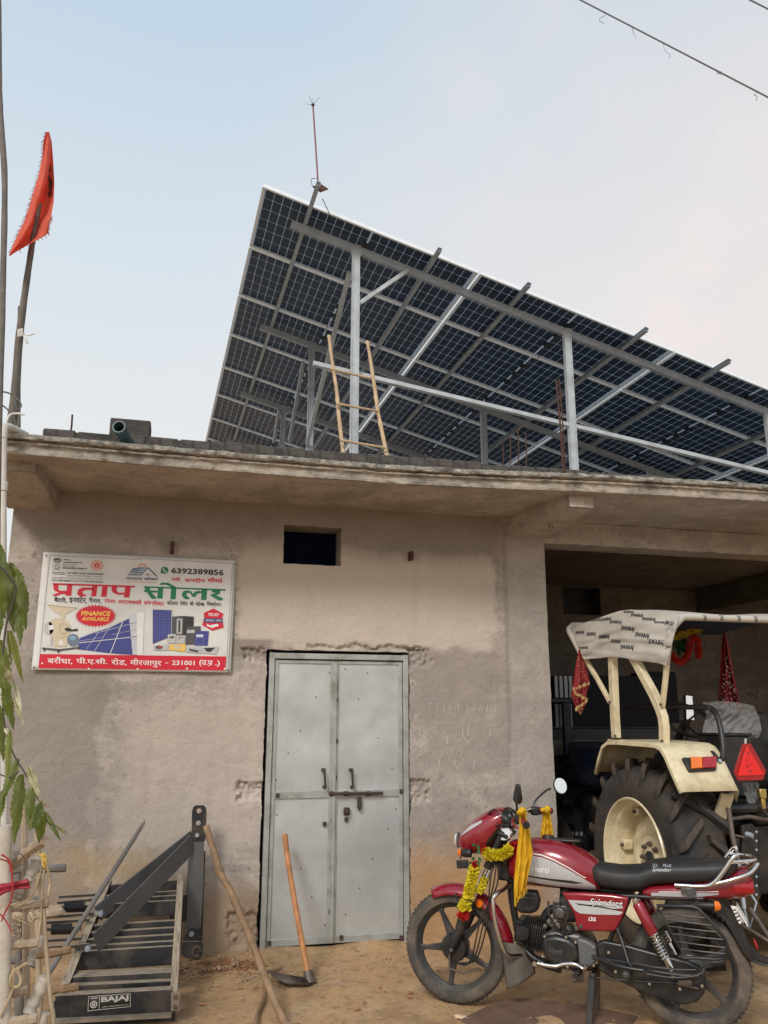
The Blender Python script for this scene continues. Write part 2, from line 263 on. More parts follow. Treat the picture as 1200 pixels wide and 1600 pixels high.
class MB:
    def __init__(s): s.v = []; s.f = []
    def add(s, vs, fs):
        k = len(s.v); s.v += [Vector(v) for v in vs]; s.f += [tuple(i+k for i in f) for f in fs]; return s
    def box(s, c, sz, rot=None):
        c = Vector(c); R = rot.to_matrix() if isinstance(rot, Euler) else (rot or Matrix.Identity(3))
        vs = [c + R @ Vector((sx*sz[0]/2, sy*sz[1]/2, sz_*sz[2]/2)) for sx in (-1, 1) for sy in (-1, 1) for sz_ in (-1, 1)]
        return s.add(vs, [(0, 1, 3, 2), (4, 6, 7, 5), (0, 4, 5, 1), (2, 3, 7, 6), (0, 2, 6, 4), (1, 5, 7, 3)])
    def box2(s, a, b):
        a = Vector(a); b = Vector(b); return s.box((a+b)/2, [abs(x) for x in (b-a)])
    def bar(s, a, b, w, h, up=None, ch=False):
        """rectangular bar (or open C channel) between two points; h along up"""
        a = Vector(a); b = Vector(b); x, y, z = frame_z(b-a, up)
        if ch:
            t = .004; pr = [(-w/2, h/2), (w/2, h/2), (w/2, h/2-t), (-w/2+t, h/2-t), (-w/2+t, -h/2+t), (w/2, -h/2+t), (w/2, -h/2), (-w/2, -h/2)]
            vs = [p + x*q[0] + y*q[1] for p in (a, b) for q in pr]; n = 8
            return s.add(vs, [tuple((i, (i+1) % n, n+(i+1) % n, n+i)) for i in range(n)] + [(0, 7, 4, 3), (7, 6, 5, 4), (0, 3, 2, 1), (8, 11, 12, 15), (15, 12, 13, 14), (8, 9, 10, 11)])
        vs = [p + x*i*w/2 + y*j*h/2 for p in (a, b) for i, j in ((-1, -1), (1, -1), (1, 1), (-1, 1))]
        return s.add(vs, [(3, 2, 1, 0), (4, 5, 6, 7), (0, 1, 5, 4), (1, 2, 6, 5), (2, 3, 7, 6), (3, 0, 4, 7)])
    def tube(s, pts, r, n=8, caps=True, jit=0):
        pts = [Vector(p) for p in pts]; m = len(pts); rs = r if isinstance(r, (list, tuple)) else [r]*m
        t0 = (pts[1]-pts[0]).normalized(); x, y, _ = frame_z(t0); vs = []
        for i, p in enumerate(pts):
            if i == 0: t = t0
            elif i == m-1: t = (pts[-1]-pts[-2]).normalized()
            else:
                t = (pts[i+1]-pts[i]).normalized() + (pts[i]-pts[i-1]).normalized(); t = t.normalized() if t.length > 1e-6 else t0
            x = (x - t*x.dot(t)).normalized(); y = t.cross(x)
            rr = rs[i]*(1+random.uniform(-jit, jit))
            vs += [p + (x*math.cos(a*2*PI/n) + y*math.sin(a*2*PI/n))*rr for a in range(n)]
        fs = [(i*n+j, i*n+(j+1) % n, (i+1)*n+(j+1) % n, (i+1)*n+j) for i in range(m-1) for j in range(n)]
        if caps: fs += [tuple(range(n-1, -1, -1)), tuple((m-1)*n+j for j in range(n))]
        return s.add(vs, fs)
    def lathe(s, prof, o, axis, n=32, closed=False, up=None):
        """prof: (radius, height along axis)"""
        x, y, z = frame_z(axis, up); o = Vector(o); m = len(prof)
        vs = [o + z*h + (x*math.cos(a*2*PI/n) + y*math.sin(a*2*PI/n))*r for a in range(n) for r, h in prof]
        fs = []
        for a in range(n):
            b = (a+1) % n
            for i in range(m if closed else m-1):
                j = (i+1) % m; fs.append((a*m+i, b*m+i, b*m+j, a*m+j))
        return s.add(vs, fs)
    def prism(s, poly, o, ex, ey, t):
        """poly in plane (ex,ey) at o, thickness t along ex x ey, centred"""
        o = Vector(o); ex = Vector(ex); ey = Vector(ey); ez = ex.cross(ey).normalized(); n = len(poly)
        vs = [o + ex*p[0] + ey*p[1] + ez*k*t/2 for k in (-1, 1) for p in poly]
        return s.add(vs, [tuple(range(n-1, -1, -1)), tuple(range(n, 2*n))] + [(i, (i+1) % n, n+(i+1) % n, n+i) for i in range(n)])
    def grid(s, fn, nu, nv, wrap=False):
        vs = [fn(i/nu, j/nv) for i in range(nu+1) for j in range(nv+1)]
        return s.add(vs, [(i*(nv+1)+j, (i+1)*(nv+1)+j, (i+1)*(nv+1)+j+1, i*(nv+1)+j+1) for i in range(nu) for j in range(nv)])
    def ell(s, c, r, nu=12, nv=8, jit=0):
        c = Vector(c); r = (r, r, r) if isinstance(r, (int, float)) else r
        vs = []; 
        for j in range(nv+1):
            for i in range(nu):
                a = 2*PI*i/nu; b = PI*j/nv; k = 1+random.uniform(-jit, jit)
                vs.append(c + Vector((r[0]*math.sin(b)*math.cos(a), r[1]*math.sin(b)*math.sin(a), r[2]*math.cos(b)))*k)
        return s.add(vs, [(j*nu+i, (j+1)*nu+i, (j+1)*nu+(i+1) % nu, j*nu+(i+1) % nu) for j in range(nv) for i in range(nu)])
    def loft(s, secs, n=20):
        """secs: (u, zlo, zhi, halfwidth, exponent); rings in the y/z plane at x=u"""
        vs = []
        for u, zl, zh, w, e in secs:
            for k in range(n):
                a = 2*PI*k/n; c, d = math.cos(a), math.sin(a)
                vs.append(Vector((u, w*math.copysign(abs(c)**(2/e), c), (zl+zh)/2 + (zh-zl)/2*math.copysign(abs(d)**(2/e), d))))
        m = len(secs)
        fs = [(i*n+j, i*n+(j+1) % n, (i+1)*n+(j+1) % n, (i+1)*n+j) for i in range(m-1) for j in range(n)] + [tuple(range(n-1, -1, -1)), tuple((m-1)*n+j for j in range(n))]
        return s.add(vs, fs)
    def build(s, name, m, parent=None, local=False, smooth=40, bevel=0, sub=0, solid=0, seg=2, recalc=True, kind=None, label=None):
        vs = s.v
        if parent and not local:
            inv = wmat(parent).inverted(); vs = [inv @ v for v in vs]
        me = bpy.data.meshes.new(name); me.from_pydata([tuple(v) for v in vs], [], s.f); me.update()
        if recalc:
            import bmesh
            bm = bmesh.new(); bm.from_mesh(me); bmesh.ops.recalc_face_normals(bm, faces=bm.faces); bm.to_mesh(me); bm.free()
        me.materials.append(M[m] if isinstance(m, str) else m)
        if smooth: me.shade_smooth(); me.set_sharp_from_angle(angle=math.radians(smooth))
        o = bpy.data.objects.new(name, me); COL.objects.link(o)
        if parent: o.parent = parent
        if solid: q = o.modifiers.new('solid', 'SOLIDIFY'); q.thickness = solid; q.offset = 0
        if bevel: q = o.modifiers.new('bevel', 'BEVEL'); q.width = bevel; q.segments = seg; q.limit_method = 'ANGLE'; q.angle_limit = math.radians(35)
        if sub: q = o.modifiers.new('sub', 'SUBSURF'); q.levels = sub; q.render_levels = sub
        if kind: o['kind'] = kind
        if label: o['label'] = label
        return o
def copy_at(o, loc, rot=None, parent=None, scale=None):
    c = o.copy(); COL.objects.link(c); c.location = loc
    if rot is not None: c.rotation_euler = rot
    if scale is not None: c.scale = scale
    if parent: c.parent = parent
    return c
def copy_tree(o, parent=None):
    c = o.copy(); COL.objects.link(c); c.parent = parent
    for ch in list(o.children): copy_tree(ch, c)
    return c
def fb(pts, n=6):
    """smooth polyline (Catmull-Rom)"""
    P = [Vector(p) for p in pts]; P = [P[0]*2-P[1]] + P + [P[-1]*2-P[-2]]; out = []
    for i in range(1, len(P)-2):
        for k in range(n):
            t = k/n; a, b, c, d = P[i-1], P[i], P[i+1], P[i+2]
            out.append(.5*((2*b) + (c-a)*t + (2*a-5*b+4*c-d)*t*t + (3*b-a-3*c+d)*t**3))
    out.append(P[-2]); return out
def text_verts(body, bold=.0, shear=0, res=3):
    c = bpy.data.curves.new('tmp', 'FONT'); c.body = body; c.offset = bold; c.shear = shear; c.resolution_u = res
    o = bpy.data.objects.new('tmp', c); COL.objects.link(o)
    me = bpy.data.meshes.new_from_object(o.evaluated_get(bpy.context.evaluated_depsgraph_get()))
    vs = [(v.co.x, v.co.y) for v in me.vertices]; fs = [tuple(p.vertices) for p in me.polygons]
    bpy.data.objects.remove(o); bpy.data.curves.remove(c); bpy.data.meshes.remove(me)
    return vs, fs
def text_on(mb, body, fn, x0, x1, y0, y1, bold=0, shear=0, res=3):
    """fit text into [x0,x1]x[y0,y1] and map each vertex through fn(x,y)"""
    vs, fs = text_verts(body, bold, shear, res)
    if not vs: return
    ax = min(v[0] for v in vs); bx = max(v[0] for v in vs); ay = min(v[1] for v in vs); by = max(v[1] for v in vs)
    mb.add([fn(x0+(v[0]-ax)/(bx-ax)*(x1-x0), y0+(v[1]-ay)/(by-ay)*(y1-y0)) for v in vs], fs)
def nrm(v): return Vector(v).normalized()
WY = 6.33          # wall face
# ================================================================== GROUND
def gz(x, y):
    return .020*noise.noise(Vector((x*1.3, y*1.3, 0))) + .017*noise.noise(Vector((x*4, y*4, 3))) + .009*noise.noise(Vector((x*13, y*14, 5)))
def build_ground():
    xs = [-900, -300, -80, -25, -10, -6] + list(np.arange(-4, 7.01, .06)) + [8, 10, 14, 25, 80, 300, 900]
    ys = [-900, -200, -60, -20, -8, -3, 0, 2] + list(np.arange(3, 10.01, .06)) + [11, 13, 16, 25, 80, 300, 900, 2500]
    nx, ny = len(xs), len(ys)
    vs = []
    for x in xs:
        for y in ys:
            w = 1 if (-4.1 < x < 7.1 and 2 < y < 10.1) else 0
            z = gz(x, y)*w
            if y > 6.0: z *= max(0, 1-(y-6.0)/.3)*.8+.2
            # bank of earth heaped at the foot of the wall
            if -1.6 < x < 2.9 and 5.9 < y < 6.6: z += .028*math.exp(-((y-6.36)/.16)**2)*(1+.8*noise.noise(Vector((x*3, y*3, 1))))
            if -.2 < x < .75: z += .045*math.exp(-((y-6.05)/.16)**2-((x-.33)/.26)**2)*(1+noise.noise(Vector((x*9, y*9, 1))))
            vs.append(Vector((x, y, z)))
    mb = MB(); mb.add(vs, [(i*ny+j, (i+1)*ny+j, (i+1)*ny+j+1, i*ny+j+1) for i in range(nx-1) for j in range(ny-1)])
    tag(mb.build('ground', 'ground', recalc=False, smooth=180), kind='structure')
build_ground()
# ================================================================== BUILDING
bld = empty('building', (1.0, WY, 0), label='plastered concrete workshop with flat roof, steel double door and open garage bay', cat='building')
def wall_front():
    dx0, dx1, dz1 = .685, 1.79, 2.095
    wx0, wx1, wz0, wz1 = .777, 1.235, 2.757, 3.065
    pockets = [(.60, 2.055, .085, .055), (1.87, 2.055, .10, .075), (.595, 1.075, .10, .065), (1.875, 1.06, .09, .085), (.60, .16, .12, .13)]
    def ticks(a, b, st, hard):
        t = sorted(set([round(v, 4) for v in np.arange(a, b, st)] + hard + [b])); out = [t[0]]
        for v in t[1:]:
            if v-out[-1] > .004 or v in hard or v == b: out.append(v)
        return out
    xs = ticks(-1.2, 2.98, .0125, [dx0, dx1, wx0, wx1]); zs = ticks(-.05, 3.23, .0125, [dz1, wz0, wz1])
    nx, nz_ = len(xs), len(zs); vs = []
    for x in xs:
        for z in zs:
            n1 = noise.noise(Vector((x*1.7, z*1.7, 0))); n2 = noise.noise(Vector((x*7, z*7, 2))); n3 = noise.noise(Vector((x*26, z*26, 7)))
            y = WY + .010*n1 + .004*n2 + .0016*n3
            if x > 2.63: y -= .006
            X, Zz = x, z
            for cx, cz, rx, rz in pockets:
                d = max(abs(x-cx)/rx, abs(z-cz)/rz) + .35*n2 + .3*n3
                if d < 1: y += .024*min(1, (1-d)*5) + .024*noise.noise(Vector((x*38, z*38, 1)))
            # spalled plaster ledge over the door
            if .98 < x < 1.9 and 2.10 < z < 2.14 + .03*n2+.015*n3: y += .022+.012*noise.noise(Vector((x*38, z*38, 1)))
            if (abs(x-dx0) < .002 or abs(x-dx1) < .002) and z < dz1+.01: X += .010*noise.noise(Vector((x, z*9, 4))) + .006*noise.noise(Vector((x, z*30, 4))) - (.008 if x < 1 else 0)
            if abs(z-dz1) < .002 and dx0-.01 < x < dx1+.01: Zz += .008*noise.noise(Vector((x*9, 0, 4)))
            if (abs(x-wx0) < .002 or abs(x-wx1) < .002 or abs(z-wz0) < .002 or abs(z-wz1) < .002) and wx0-.01 < x < wx1+.01 and wz0-.01 < z < wz1+.01:
                X += .004*noise.noise(Vector((x*5, z*12, 9))); Zz += .004*noise.noise(Vector((x*12, z*5, 19)))
            if x == xs[-1]: X += .006*noise.noise(Vector((1, z*8, 3)))
            vs.append(Vector((X, y, Zz)))
    fs = []
    for i in range(nx-1):
        for j in range(nz_-1):
            cx = (xs[i]+xs[i+1])/2; cz = (zs[j]+zs[j+1])/2
            if dx0 < cx < dx1 and cz < dz1: continue
            if wx0 < cx < wx1 and wz0 < cz < wz1: continue
            fs.append((i*nz_+j, (i+1)*nz_+j, (i+1)*nz_+j+1, i*nz_+j+1))
    mb = MB(); mb.add(vs, fs)
    # reveals and back of the wall
    y0, y1 = WY-.004, WY+.23
    def quad(a, b, c, d): mb.add([a, b, c, d], [(0, 1, 2, 3)])
    for (x, za, zb) in ((wx0, wz0, wz1), (wx1, wz0, wz1), (dx0-.012, -.05, dz1), (dx1, -.05, dz1), (-1.2, -.05, 3.23), (2.98, -.05, 3.23)):
        quad((x, y0+.008, za), (x, y1, za), (x, y1, zb), (x, y0+.008, zb))
    for (z, xa, xb) in ((wz0, wx0, wx1), (wz1, wx0, wx1), (dz1, dx0-.012, dx1)):
        quad((xa, y0+.008, z), (xb, y0+.008, z), (xb, y1, z), (xa, y1, z))
    return mb.build('front_wall', 'wall', bld, smooth=60, recalc=False)
M['wallo'] = M['wall']
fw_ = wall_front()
# object coords of the wall are relative to the building empty: shift so the stains sit in world coords
for nd in M['wall'].node_tree.nodes:
    if nd.type == 'TEX_COORD':
        t = M['wall'].node_tree; mp = t.nodes.new('ShaderNodeMapping'); mp.inputs['Location'].default_value = (1.0, WY, 0)
        lk = [l for l in t.links if l.from_node == nd]; tos = [l.to_socket for l in lk]
        t.links.new(nd.outputs['Object'], mp.inputs[0])
        for s_ in tos: t.links.new(mp.outputs[0], s_)
        break
# rooms behind (closed box so openings look into darkness)
mb = MB()
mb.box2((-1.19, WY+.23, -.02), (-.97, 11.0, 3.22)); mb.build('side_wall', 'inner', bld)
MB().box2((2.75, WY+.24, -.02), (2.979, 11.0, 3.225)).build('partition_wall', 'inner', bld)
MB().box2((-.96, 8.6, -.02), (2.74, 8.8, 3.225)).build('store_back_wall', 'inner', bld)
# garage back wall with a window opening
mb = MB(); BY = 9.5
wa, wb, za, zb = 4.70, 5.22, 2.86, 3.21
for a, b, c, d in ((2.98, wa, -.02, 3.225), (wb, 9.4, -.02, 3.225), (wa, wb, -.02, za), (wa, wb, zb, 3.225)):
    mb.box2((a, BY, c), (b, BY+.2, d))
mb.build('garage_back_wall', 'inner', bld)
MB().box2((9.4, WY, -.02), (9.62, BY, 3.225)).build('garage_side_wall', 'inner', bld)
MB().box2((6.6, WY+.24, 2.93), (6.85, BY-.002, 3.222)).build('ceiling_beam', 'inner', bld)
mb = MB(); mb.bar((wa, BY+.19, (za+zb)/2), (wb, BY+.19, (za+zb)/2), .35, .01, up=(0, 1, 0)); 
MB().box2((wa-.05, BY+.21, za-.1), (wb+.05, BY+.23, zb+.3)).build('dark_window_backing', 'dblue', bld)  # added dark sheet that keeps the sky out of the opening
MB().box2((.72, WY+.235, 2.70), (1.29, WY+.25, 3.12)).build('dark_window_backing', 'wshade', bld)  # no real shutter: a sheet coloured like the unlit room behind
# beam over the garage mouth: slightly uneven
def strip(name, fn, nu, nv, m, parent=bld, smooth=60): return MB().grid(fn, nu, nv).build(name, m, parent, smooth=smooth, recalc=False)
def beam():
    pr = [(WY-.012, 3.225), (WY-.015, 3.05), (WY-.008, 3.035), (WY+.24, 3.035), (WY+.24, 3.225)]
    def fn(u, v):
        x = 2.975 + u*6.6; k = v*4; i = min(3, int(k)); t = k-i; y = pr[i][0]*(1-t)+pr[i+1][0]*t; z = pr[i][1]*(1-t)+pr[i+1][1]*t
        return Vector((x, y+.006*noise.noise(Vector((x*6, z*9, 1))), z+.006*noise.noise(Vector((x*5, y*5, 5)))))
    strip('lintel_beam', fn, 200, 16, 'soffit')
beam()
# roof slab with moulded rough edge
def edge_y(x):
    pts = [(-1.6, 5.44), (-.88, 5.46), (-.37, 5.49), (.8, 5.52), (1.5, 5.52), (2.25, 5.46), (2.9, 5.38), (3.6, 5.33), (4.4, 5.29), (10, 5.25)]
    for (a, b), (c, d) in zip(pts, pts[1:]):
        if a <= x <= c: return b+(d-b)*(x-a)/(c-a)
    return pts[-1][1]
def slab():
    # profile from the soffit outwards and up: (dy, z, roughness, kind)
    prof = [(.90, 3.23), (.45, 3.228), (.06, 3.228), (.012, 3.226), (0, 3.231), (.0, 3.250), (.020, 3.255), (.032, 3.268), (.028, 3.296), (.010, 3.304), (.010, 3.316), (.028, 3.320), (.028, 3.325), (-.008, 3.332), (-.014, 3.340), (-.012, 3.364), (.02, 3.373), (.10, 3.380), (.34, 3.41)]
    xs = np.arange(-1.30, 9.7, .018); mb = MB(); vs = []
    for x in xs:
        for k, (dy, z) in enumerate(prof):
            e = edge_y(x); y = e+dy if dy < .8 else WY+.25
            a = .006 if 4 <= k <= 9 else (.011 if k > 9 else .003)
            if k == 0: y = WY+.3
            nn = noise.noise(Vector((x*11, k*2.1, 1))) + .7*noise.noise(Vector((x*33, k*3.3, 2)))
            n0 = noise.noise(Vector((x*1.1, k*.3, 9)))
            if 10 <= k <= 16 and (noise.noise(Vector((x*3.3, 0, 4))) > .38): y += .014
            if k in (4, 5) and (noise.noise(Vector((x*2.3, 0, 14))) > .45): z += .016
            vs.append(Vector((x, y+a*nn+.002*n0, z+a*.55*noise.noise(Vector((x*19, k*1.7, 6)))+.001*n0)))
    m = len(prof); n = len(xs)
    fsoff = [(i*m+j, (i+1)*m+j, (i+1)*m+j+1, i*m+j+1) for i in range(n-1) for j in range(0, 3)]
    fed = [(i*m+j, (i+1)*m+j, (i+1)*m+j+1, i*m+j+1) for i in range(n-1) for j in range(3, 13)]
    ftop = [(i*m+j, (i+1)*m+j, (i+1)*m+j+1, i*m+j+1) for i in range(n-1) for j in range(13, m-1)]
    MB().add(vs, fsoff).build('soffit', 'soffit', bld, recalc=False, smooth=60)
    MB().add(vs, fed).build('cornice', 'cornice', bld, recalc=False, smooth=50)
    MB().add(vs, ftop).build('cornice_top', 'ctop', bld, recalc=False, smooth=50)
M['cornice'] = mat('stained_cornice_plaster', (.37, .325, .27), .95, 0, .3, 10, .9, 45, dirt=(.075, .062, .052), dirtamt=.85, dscale=4.5)
M['ctop'] = mat('lichened_cornice_lip', (.34, .32, .285), .95, 0, .45, 28, 1, 60, dirt=(.06, .053, .048), dirtamt=.9, dscale=11)
slab()
MB().box2((-1.30, 5.85, 3.35), (9.6, 19.2, 3.44)).build('roof_slab', 'rough', bld)
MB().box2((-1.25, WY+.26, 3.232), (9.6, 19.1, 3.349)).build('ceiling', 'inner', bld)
# soffit brackets
def bracket(x0f, x1f, x0w, x1w, zf, zw, yf):
    e = yf; q = [(x0f, e, 3.245), (x1f, e, 3.245), (x1f, e, zf), (x0f, e, zf), (x0w, WY+.01, 3.245), (x1w, WY+.01, 3.245), (x1w, WY+.01, zw), (x0w, WY+.01, zw)]
    mb = MB()
    def lerp(a, b, t): return Vector(a)*(1-t)+Vector(b)*t
    def face(a, b, c, d, n=14):
        def fn(u, v):
            p = lerp(lerp(a, b, u), lerp(d, c, u), v); k = noise.noise(p*9)*.005 + noise.noise(p*30)*.002
            return p+Vector((k, k, k))
        mb.grid(fn, n, n)
    face(q[0], q[1], q[2], q[3]); face(q[3], q[2], q[6], q[7]); face(q[0], q[3], q[7], q[4]); face(q[1], q[2], q[6], q[5])
    import bmesh
    o = mb.build('bracket', 'soffit', bld, smooth=60)
    bm = bmesh.new(); bm.from_mesh(o.data); bmesh.ops.remove_doubles(bm, verts=bm.verts, dist=.004); bm.to_mesh(o.data); bm.free()
    return o
bracket(2.80, 3.00, 2.63, 3.06, 3.135, 3.075, 5.475)
bracket(-1.24, -.96, -1.24, -.90, 3.165, 3.075, 5.62)
# iron stubs under the bracket
mb = MB()
for px in ((858, 805, 858, 824), (868, 803, 862, 826)):
    a = at(px[0], px[1], Y=5.95); b = at(px[2], px[3], Y=5.95); mb.tube([a, b, b+Vector((.01, 0, .015))], .004, 6)
mb.build('rebar_stub', 'rust', bld)
# parapet: a course of sooty bricks along the roof edge
MB().bar((-.99, 5.985, 3.495), (9.4, 5.985, 3.495), .100, .135, up=(0, 0, 1)).build('parapet', 'mould', bld)
par = [o for o in bld.children if o.name == 'parapet'][0]
bk0 = MB(); bk0.box((0, 0, 0), (.225, .11, .128)); brick0 = None
x = -1.0; k = 0
brick_meshes = []
for q in range(4):
    b = MB(); nseg = 6
    random.seed(q+50)
    b.box((0, 0, 0), (.228, .115, .125))
    o = b.build('brick', 'brick', par, local=True, bevel=.012, seg=2); o['tmp'] = 1; brick_meshes.append(o)
parw = wmat(par)
random.seed(3)
while x < 9.2:
    L_ = .235; src = brick_meshes[k % 4]
    zj = random.uniform(-.006, .004)
    if random.random() < .10 and x > 2: zj -= .022
    loc = parw.inverted() @ Vector((x+L_/2, 5.985+random.uniform(-.008, .008), 3.516+zj))
    if k < 4: o = src; o.location = loc
    else: o = copy_at(src, loc, parent=par)
    o.rotation_euler = (random.uniform(-.02, .02), random.uniform(-.02, .02), random.uniform(-.03, .03)); o.scale = (random.uniform(.95, 1.02), 1, random.uniform(.93, 1.04))
    x += L_; k += 1
for o in par.children:
    if 'tmp' in o: del o['tmp']
# small concrete block and water pipe on the roof edge
a = at(170, 681, Y=5.93); b = at(236, 657, Y=5.93)
c = (a+b)/2; tag(MB().box(c+Vector((0, .10, .0)), (b.x-a.x, .2, b.z-a.z)).build('concrete_block', 'mould', bevel=.012), 'dark weathered concrete block lying on the roof edge behind the blue pipe', 'block')
p0 = at(188, 672, Y=5.74); p1 = at(208, 692, Y=5.95)
po = MB(); ax = (p0-Vector((p1.x, 5.95, p0.z-.02))).normalized(); ax = Vector((-.18, -.95, .10)).normalized()
ro, ri = .040, .033
po.lathe([(ro, -.30), (ro, -.03), (ro+.006, -.03), (ro+.006, .04), (ri+.003, .04), (ri, .0), (ri, -.30)], p0+Vector((.0, -.02, 0)), ax, 24)
tag(po.build('drain_pipe', 'pvcb'), 'blue green plastic rainwater spout poking over the roof edge', 'pipe')
# wall pegs (old iron hooks)
for (px, py, w, h) in ((269, 857, .03, .085), (640, 870, .03, .07)):
    q = at(px, py, Y=WY); tag(MB().box(q+Vector((0, -.03, 0)), (w, .08, h)).build('wall_peg', 'rust', bevel=.004), 'rusty iron stub in the plaster ' + ('just above the poster' if px < 400 else 'right of the small vent window'), 'iron stub', 'iron stubs in the wall')
# chalk scribbles right of the door
mb = MB()
def chalkfn(px, py):
    q = at(px, py, Y=WY); x, z = q.x, q.z
    return Vector((x, WY+.010*noise.noise(Vector((x*1.7, z*1.7, 0)))+.004*noise.noise(Vector((x*7, z*7, 2)))+.0016*noise.noise(Vector((x*26, z*26, 7)))-.0022-(.006 if x > 2.63 else 0), z))
for (tx, x0, x1, y0, y1, sh) in (('7 I 167', 668, 715, 1116, 1098, .1), ('I-H-(II)', 715, 775, 1118, 1100, .1), ('F  I  V', 664, 740, 1163, 1150, 0), ('II- 1', 722, 766, 1150, 1138, 0), ('OYC', 690, 722, 1182, 1168, .2), ('1 V I', 684, 742, 1203, 1188, .1)):
    vs, fs = text_verts(tx, -.026, sh, 2)
    ax_ = min(v[0] for v in vs); bx_ = max(v[0] for v in vs); ay_ = min(v[1] for v in vs); by_ = max(v[1] for v in vs)
    mb.add([chalkfn(x0+(v[0]-ax_)/(bx_-ax_)*(x1-x0), y0+(v[1]-ay_)/(by_-ay_)*(y1-y0)) for v in vs], fs)
mb.add([chalkfn(*p) for p in ((675, 1128), (775, 1133), (775, 1133.7), (675, 1128.7))], [(0, 1, 2, 3)])
tag(mb.build('chalk_marks', M['chalk'], bld, recalc=False))
# ---------------- door
door = MB()
dX0, dX1, dZ1 = .70, 1.785, 2.075; DY = WY+.005
fwid = .040
door.box2((dX0, DY, .0), (dX0+fwid, DY+.06, dZ1)); door.box2((dX1-fwid, DY, .0), (dX1, DY+.06, dZ1)); door.box2((dX0+fwid-.002, DY+.002, dZ1-.045), (dX1-fwid+.002, DY+.058, dZ1-.002))
door.box2((dX0+fwid, DY+.012, .0), (dX1-fwid, DY+.05, .018))
M['doorgalv'] = mat('scuffed_galvanised_sheet', (.56, .585, .585), .33, .45, .16, 2.5, .05, 30, dirt=(.33, .33, .31), dirtamt=.55, dscale=2.2)
M['doorframe'] = mat('grey_green_door_frame', (.42, .44, .42), .45, .35, .1, 6, .08, 60, dirt=(.16, .13, .10), dirtamt=.6, dscale=7)
dr = door.build('door', 'doorframe', bld, bevel=.003)
seam = 1.205
mz = at(470, 1243, Y=WY).z; mz2 = at(590, 1240, Y=WY).z
for (xa, xb) in ((dX0+fwid+.004, seam-.004), (seam+.004, dX1-fwid-.004)):
    z0, z1 = .035, dZ1-.052; zm = mz
    def sh(u, v, xa=xa, xb=xb):
        x = xa+.02+u*(xb-xa-.04); z = z0+.02+v*(z1-z0-.04)
        return Vector((x, DY+.030+.0055*noise.noise(Vector((x*3, z*2.2, 3)))+.001*noise.noise(Vector((x*14, z*14, 3))), z))
    MB().grid(sh, 24, 70).build('door_sheet', 'doorgalv', dr, recalc=False, smooth=180)
    st = MB()
    st.box2((xa, DY+.018, z0), (xa+.028, DY+.032, z1)); st.box2((xb-.028, DY+.018, z0), (xb, DY+.032, z1))
    st.box2((xa+.0275, DY+.019, z0+.001), (xb-.0275, DY+.031, z0+.045)); st.box2((xa+.0275, DY+.019, z1-.025), (xb-.0275, DY+.031, z1-.001)); st.box2((xa+.0275, DY+.019, zm-.022), (xb-.0275, DY+.031, zm+.028))
    st.build('leaf_frame', 'doorframe', dr, bevel=.002)
st = MB(); st.box2((seam-.012, DY+.004, .04), (seam+.016, DY+.0175, dZ1-.06)); st.build('meeting_strip', 'doorframe', dr, bevel=.002)
def dpt(px, py, d=.0): q = at(px, py, Y=DY); return Vector((q.x, DY+d, q.z))
for px in (507, 550):
    a = dpt(px-1, 1203, .01); b = dpt(px+1, 1230, .01)
    MB().tube([a+Vector((0, .012, 0)), a+Vector((0, -.030, -.002)), b+Vector((0, -.030, .002)), b+Vector((0, .012, 0))], .009, 8).build('handle', 'rustk', dr)
    MB().box(a+Vector((0, .006, 0)), (.03, .008, .022)).box(b+Vector((0, .006, 0)), (.03, .008, .022)).build('handle_plate', 'rustk', dr)
bt = MB(); a = dpt(516, 1240, -.008); b = dpt(598, 1239, -.008); bt.tube([a, b], .011, 8)
for px in (518, 541, 576): bt.box(dpt(px, 1240, .004), (.035, .02, .032))
bt.build('door_bolt', 'rustk', dr, bevel=.003)
hp = MB(); q = dpt(562, 1252, .0); hp.prism([(-.016, .03), (.016, .03), (.018, -.045), (.0, -.075), (-.018, -.045)], q, (1, 0, 0), (0, 0, 1), .006); hp.build('hasp', 'rustk', dr)
hp = MB(); q = dpt(542, 1268, .005); hp.box(q, (.045, .02, .055)); hp.lathe([(.0, -.03), (.016, -.028), (.018, -.01)], q, (0, 1, 0), 12); hp.build('lock', 'rustk', dr, bevel=.004)
hp = MB()
for (px, py) in ((434, 1243), (628, 1237), (527, 1030), (526, 1093), (526, 1158), (524, 1215), (520, 1280), (519, 1355), (517, 1425), (508, 1288), (542, 1281), (421, 1475), (628, 1466), (534, 1466)):
    q = dpt(px, py, .015); hp.box(q, (.026, .012, .030))
hp.build('weld_patches', 'rustk', dr, kind='stuff')
# peeled screw holes and dents in the sheet
hp = MB(); random.seed(11)
for (px, py) in ((516, 1051), (540, 1045), (575, 1051), (495, 1089), (561, 1092), (470, 1142), (451, 1177), (432, 1219), (614, 1201), (592, 1153), (433, 1274), (607, 1295), (583, 1342), (563, 1389), (488, 1403), (471, 1358), (541, 1430), (509, 1447), (620, 1264)):
    q = dpt(px, py, .0255); hp.lathe([(0, -.003), (.0045, -.002), (.005, .002)], q, (0, 1, 0), 6)
hp.build('rivets', 'rustk', dr, kind='stuff')
# near-black sheet behind the door gap, the room's shade put into its colour
MB().box2((.60, WY+.10, -.02), (.72, WY+.12, 2.1)).build('door_gap_shade', 'dark', bld)
# cement sill
def sill(u, v):
    x = .62+u*1.3; y = 6.10+v*.26; z = -.012+.020*min(1, v*3)+.006*noise.noise(Vector((x*7, y*7, 0))); return Vector((x, y, z))
MB().grid(sill, 60, 14).build('door_sill', 'ground', bld, recalc=False)
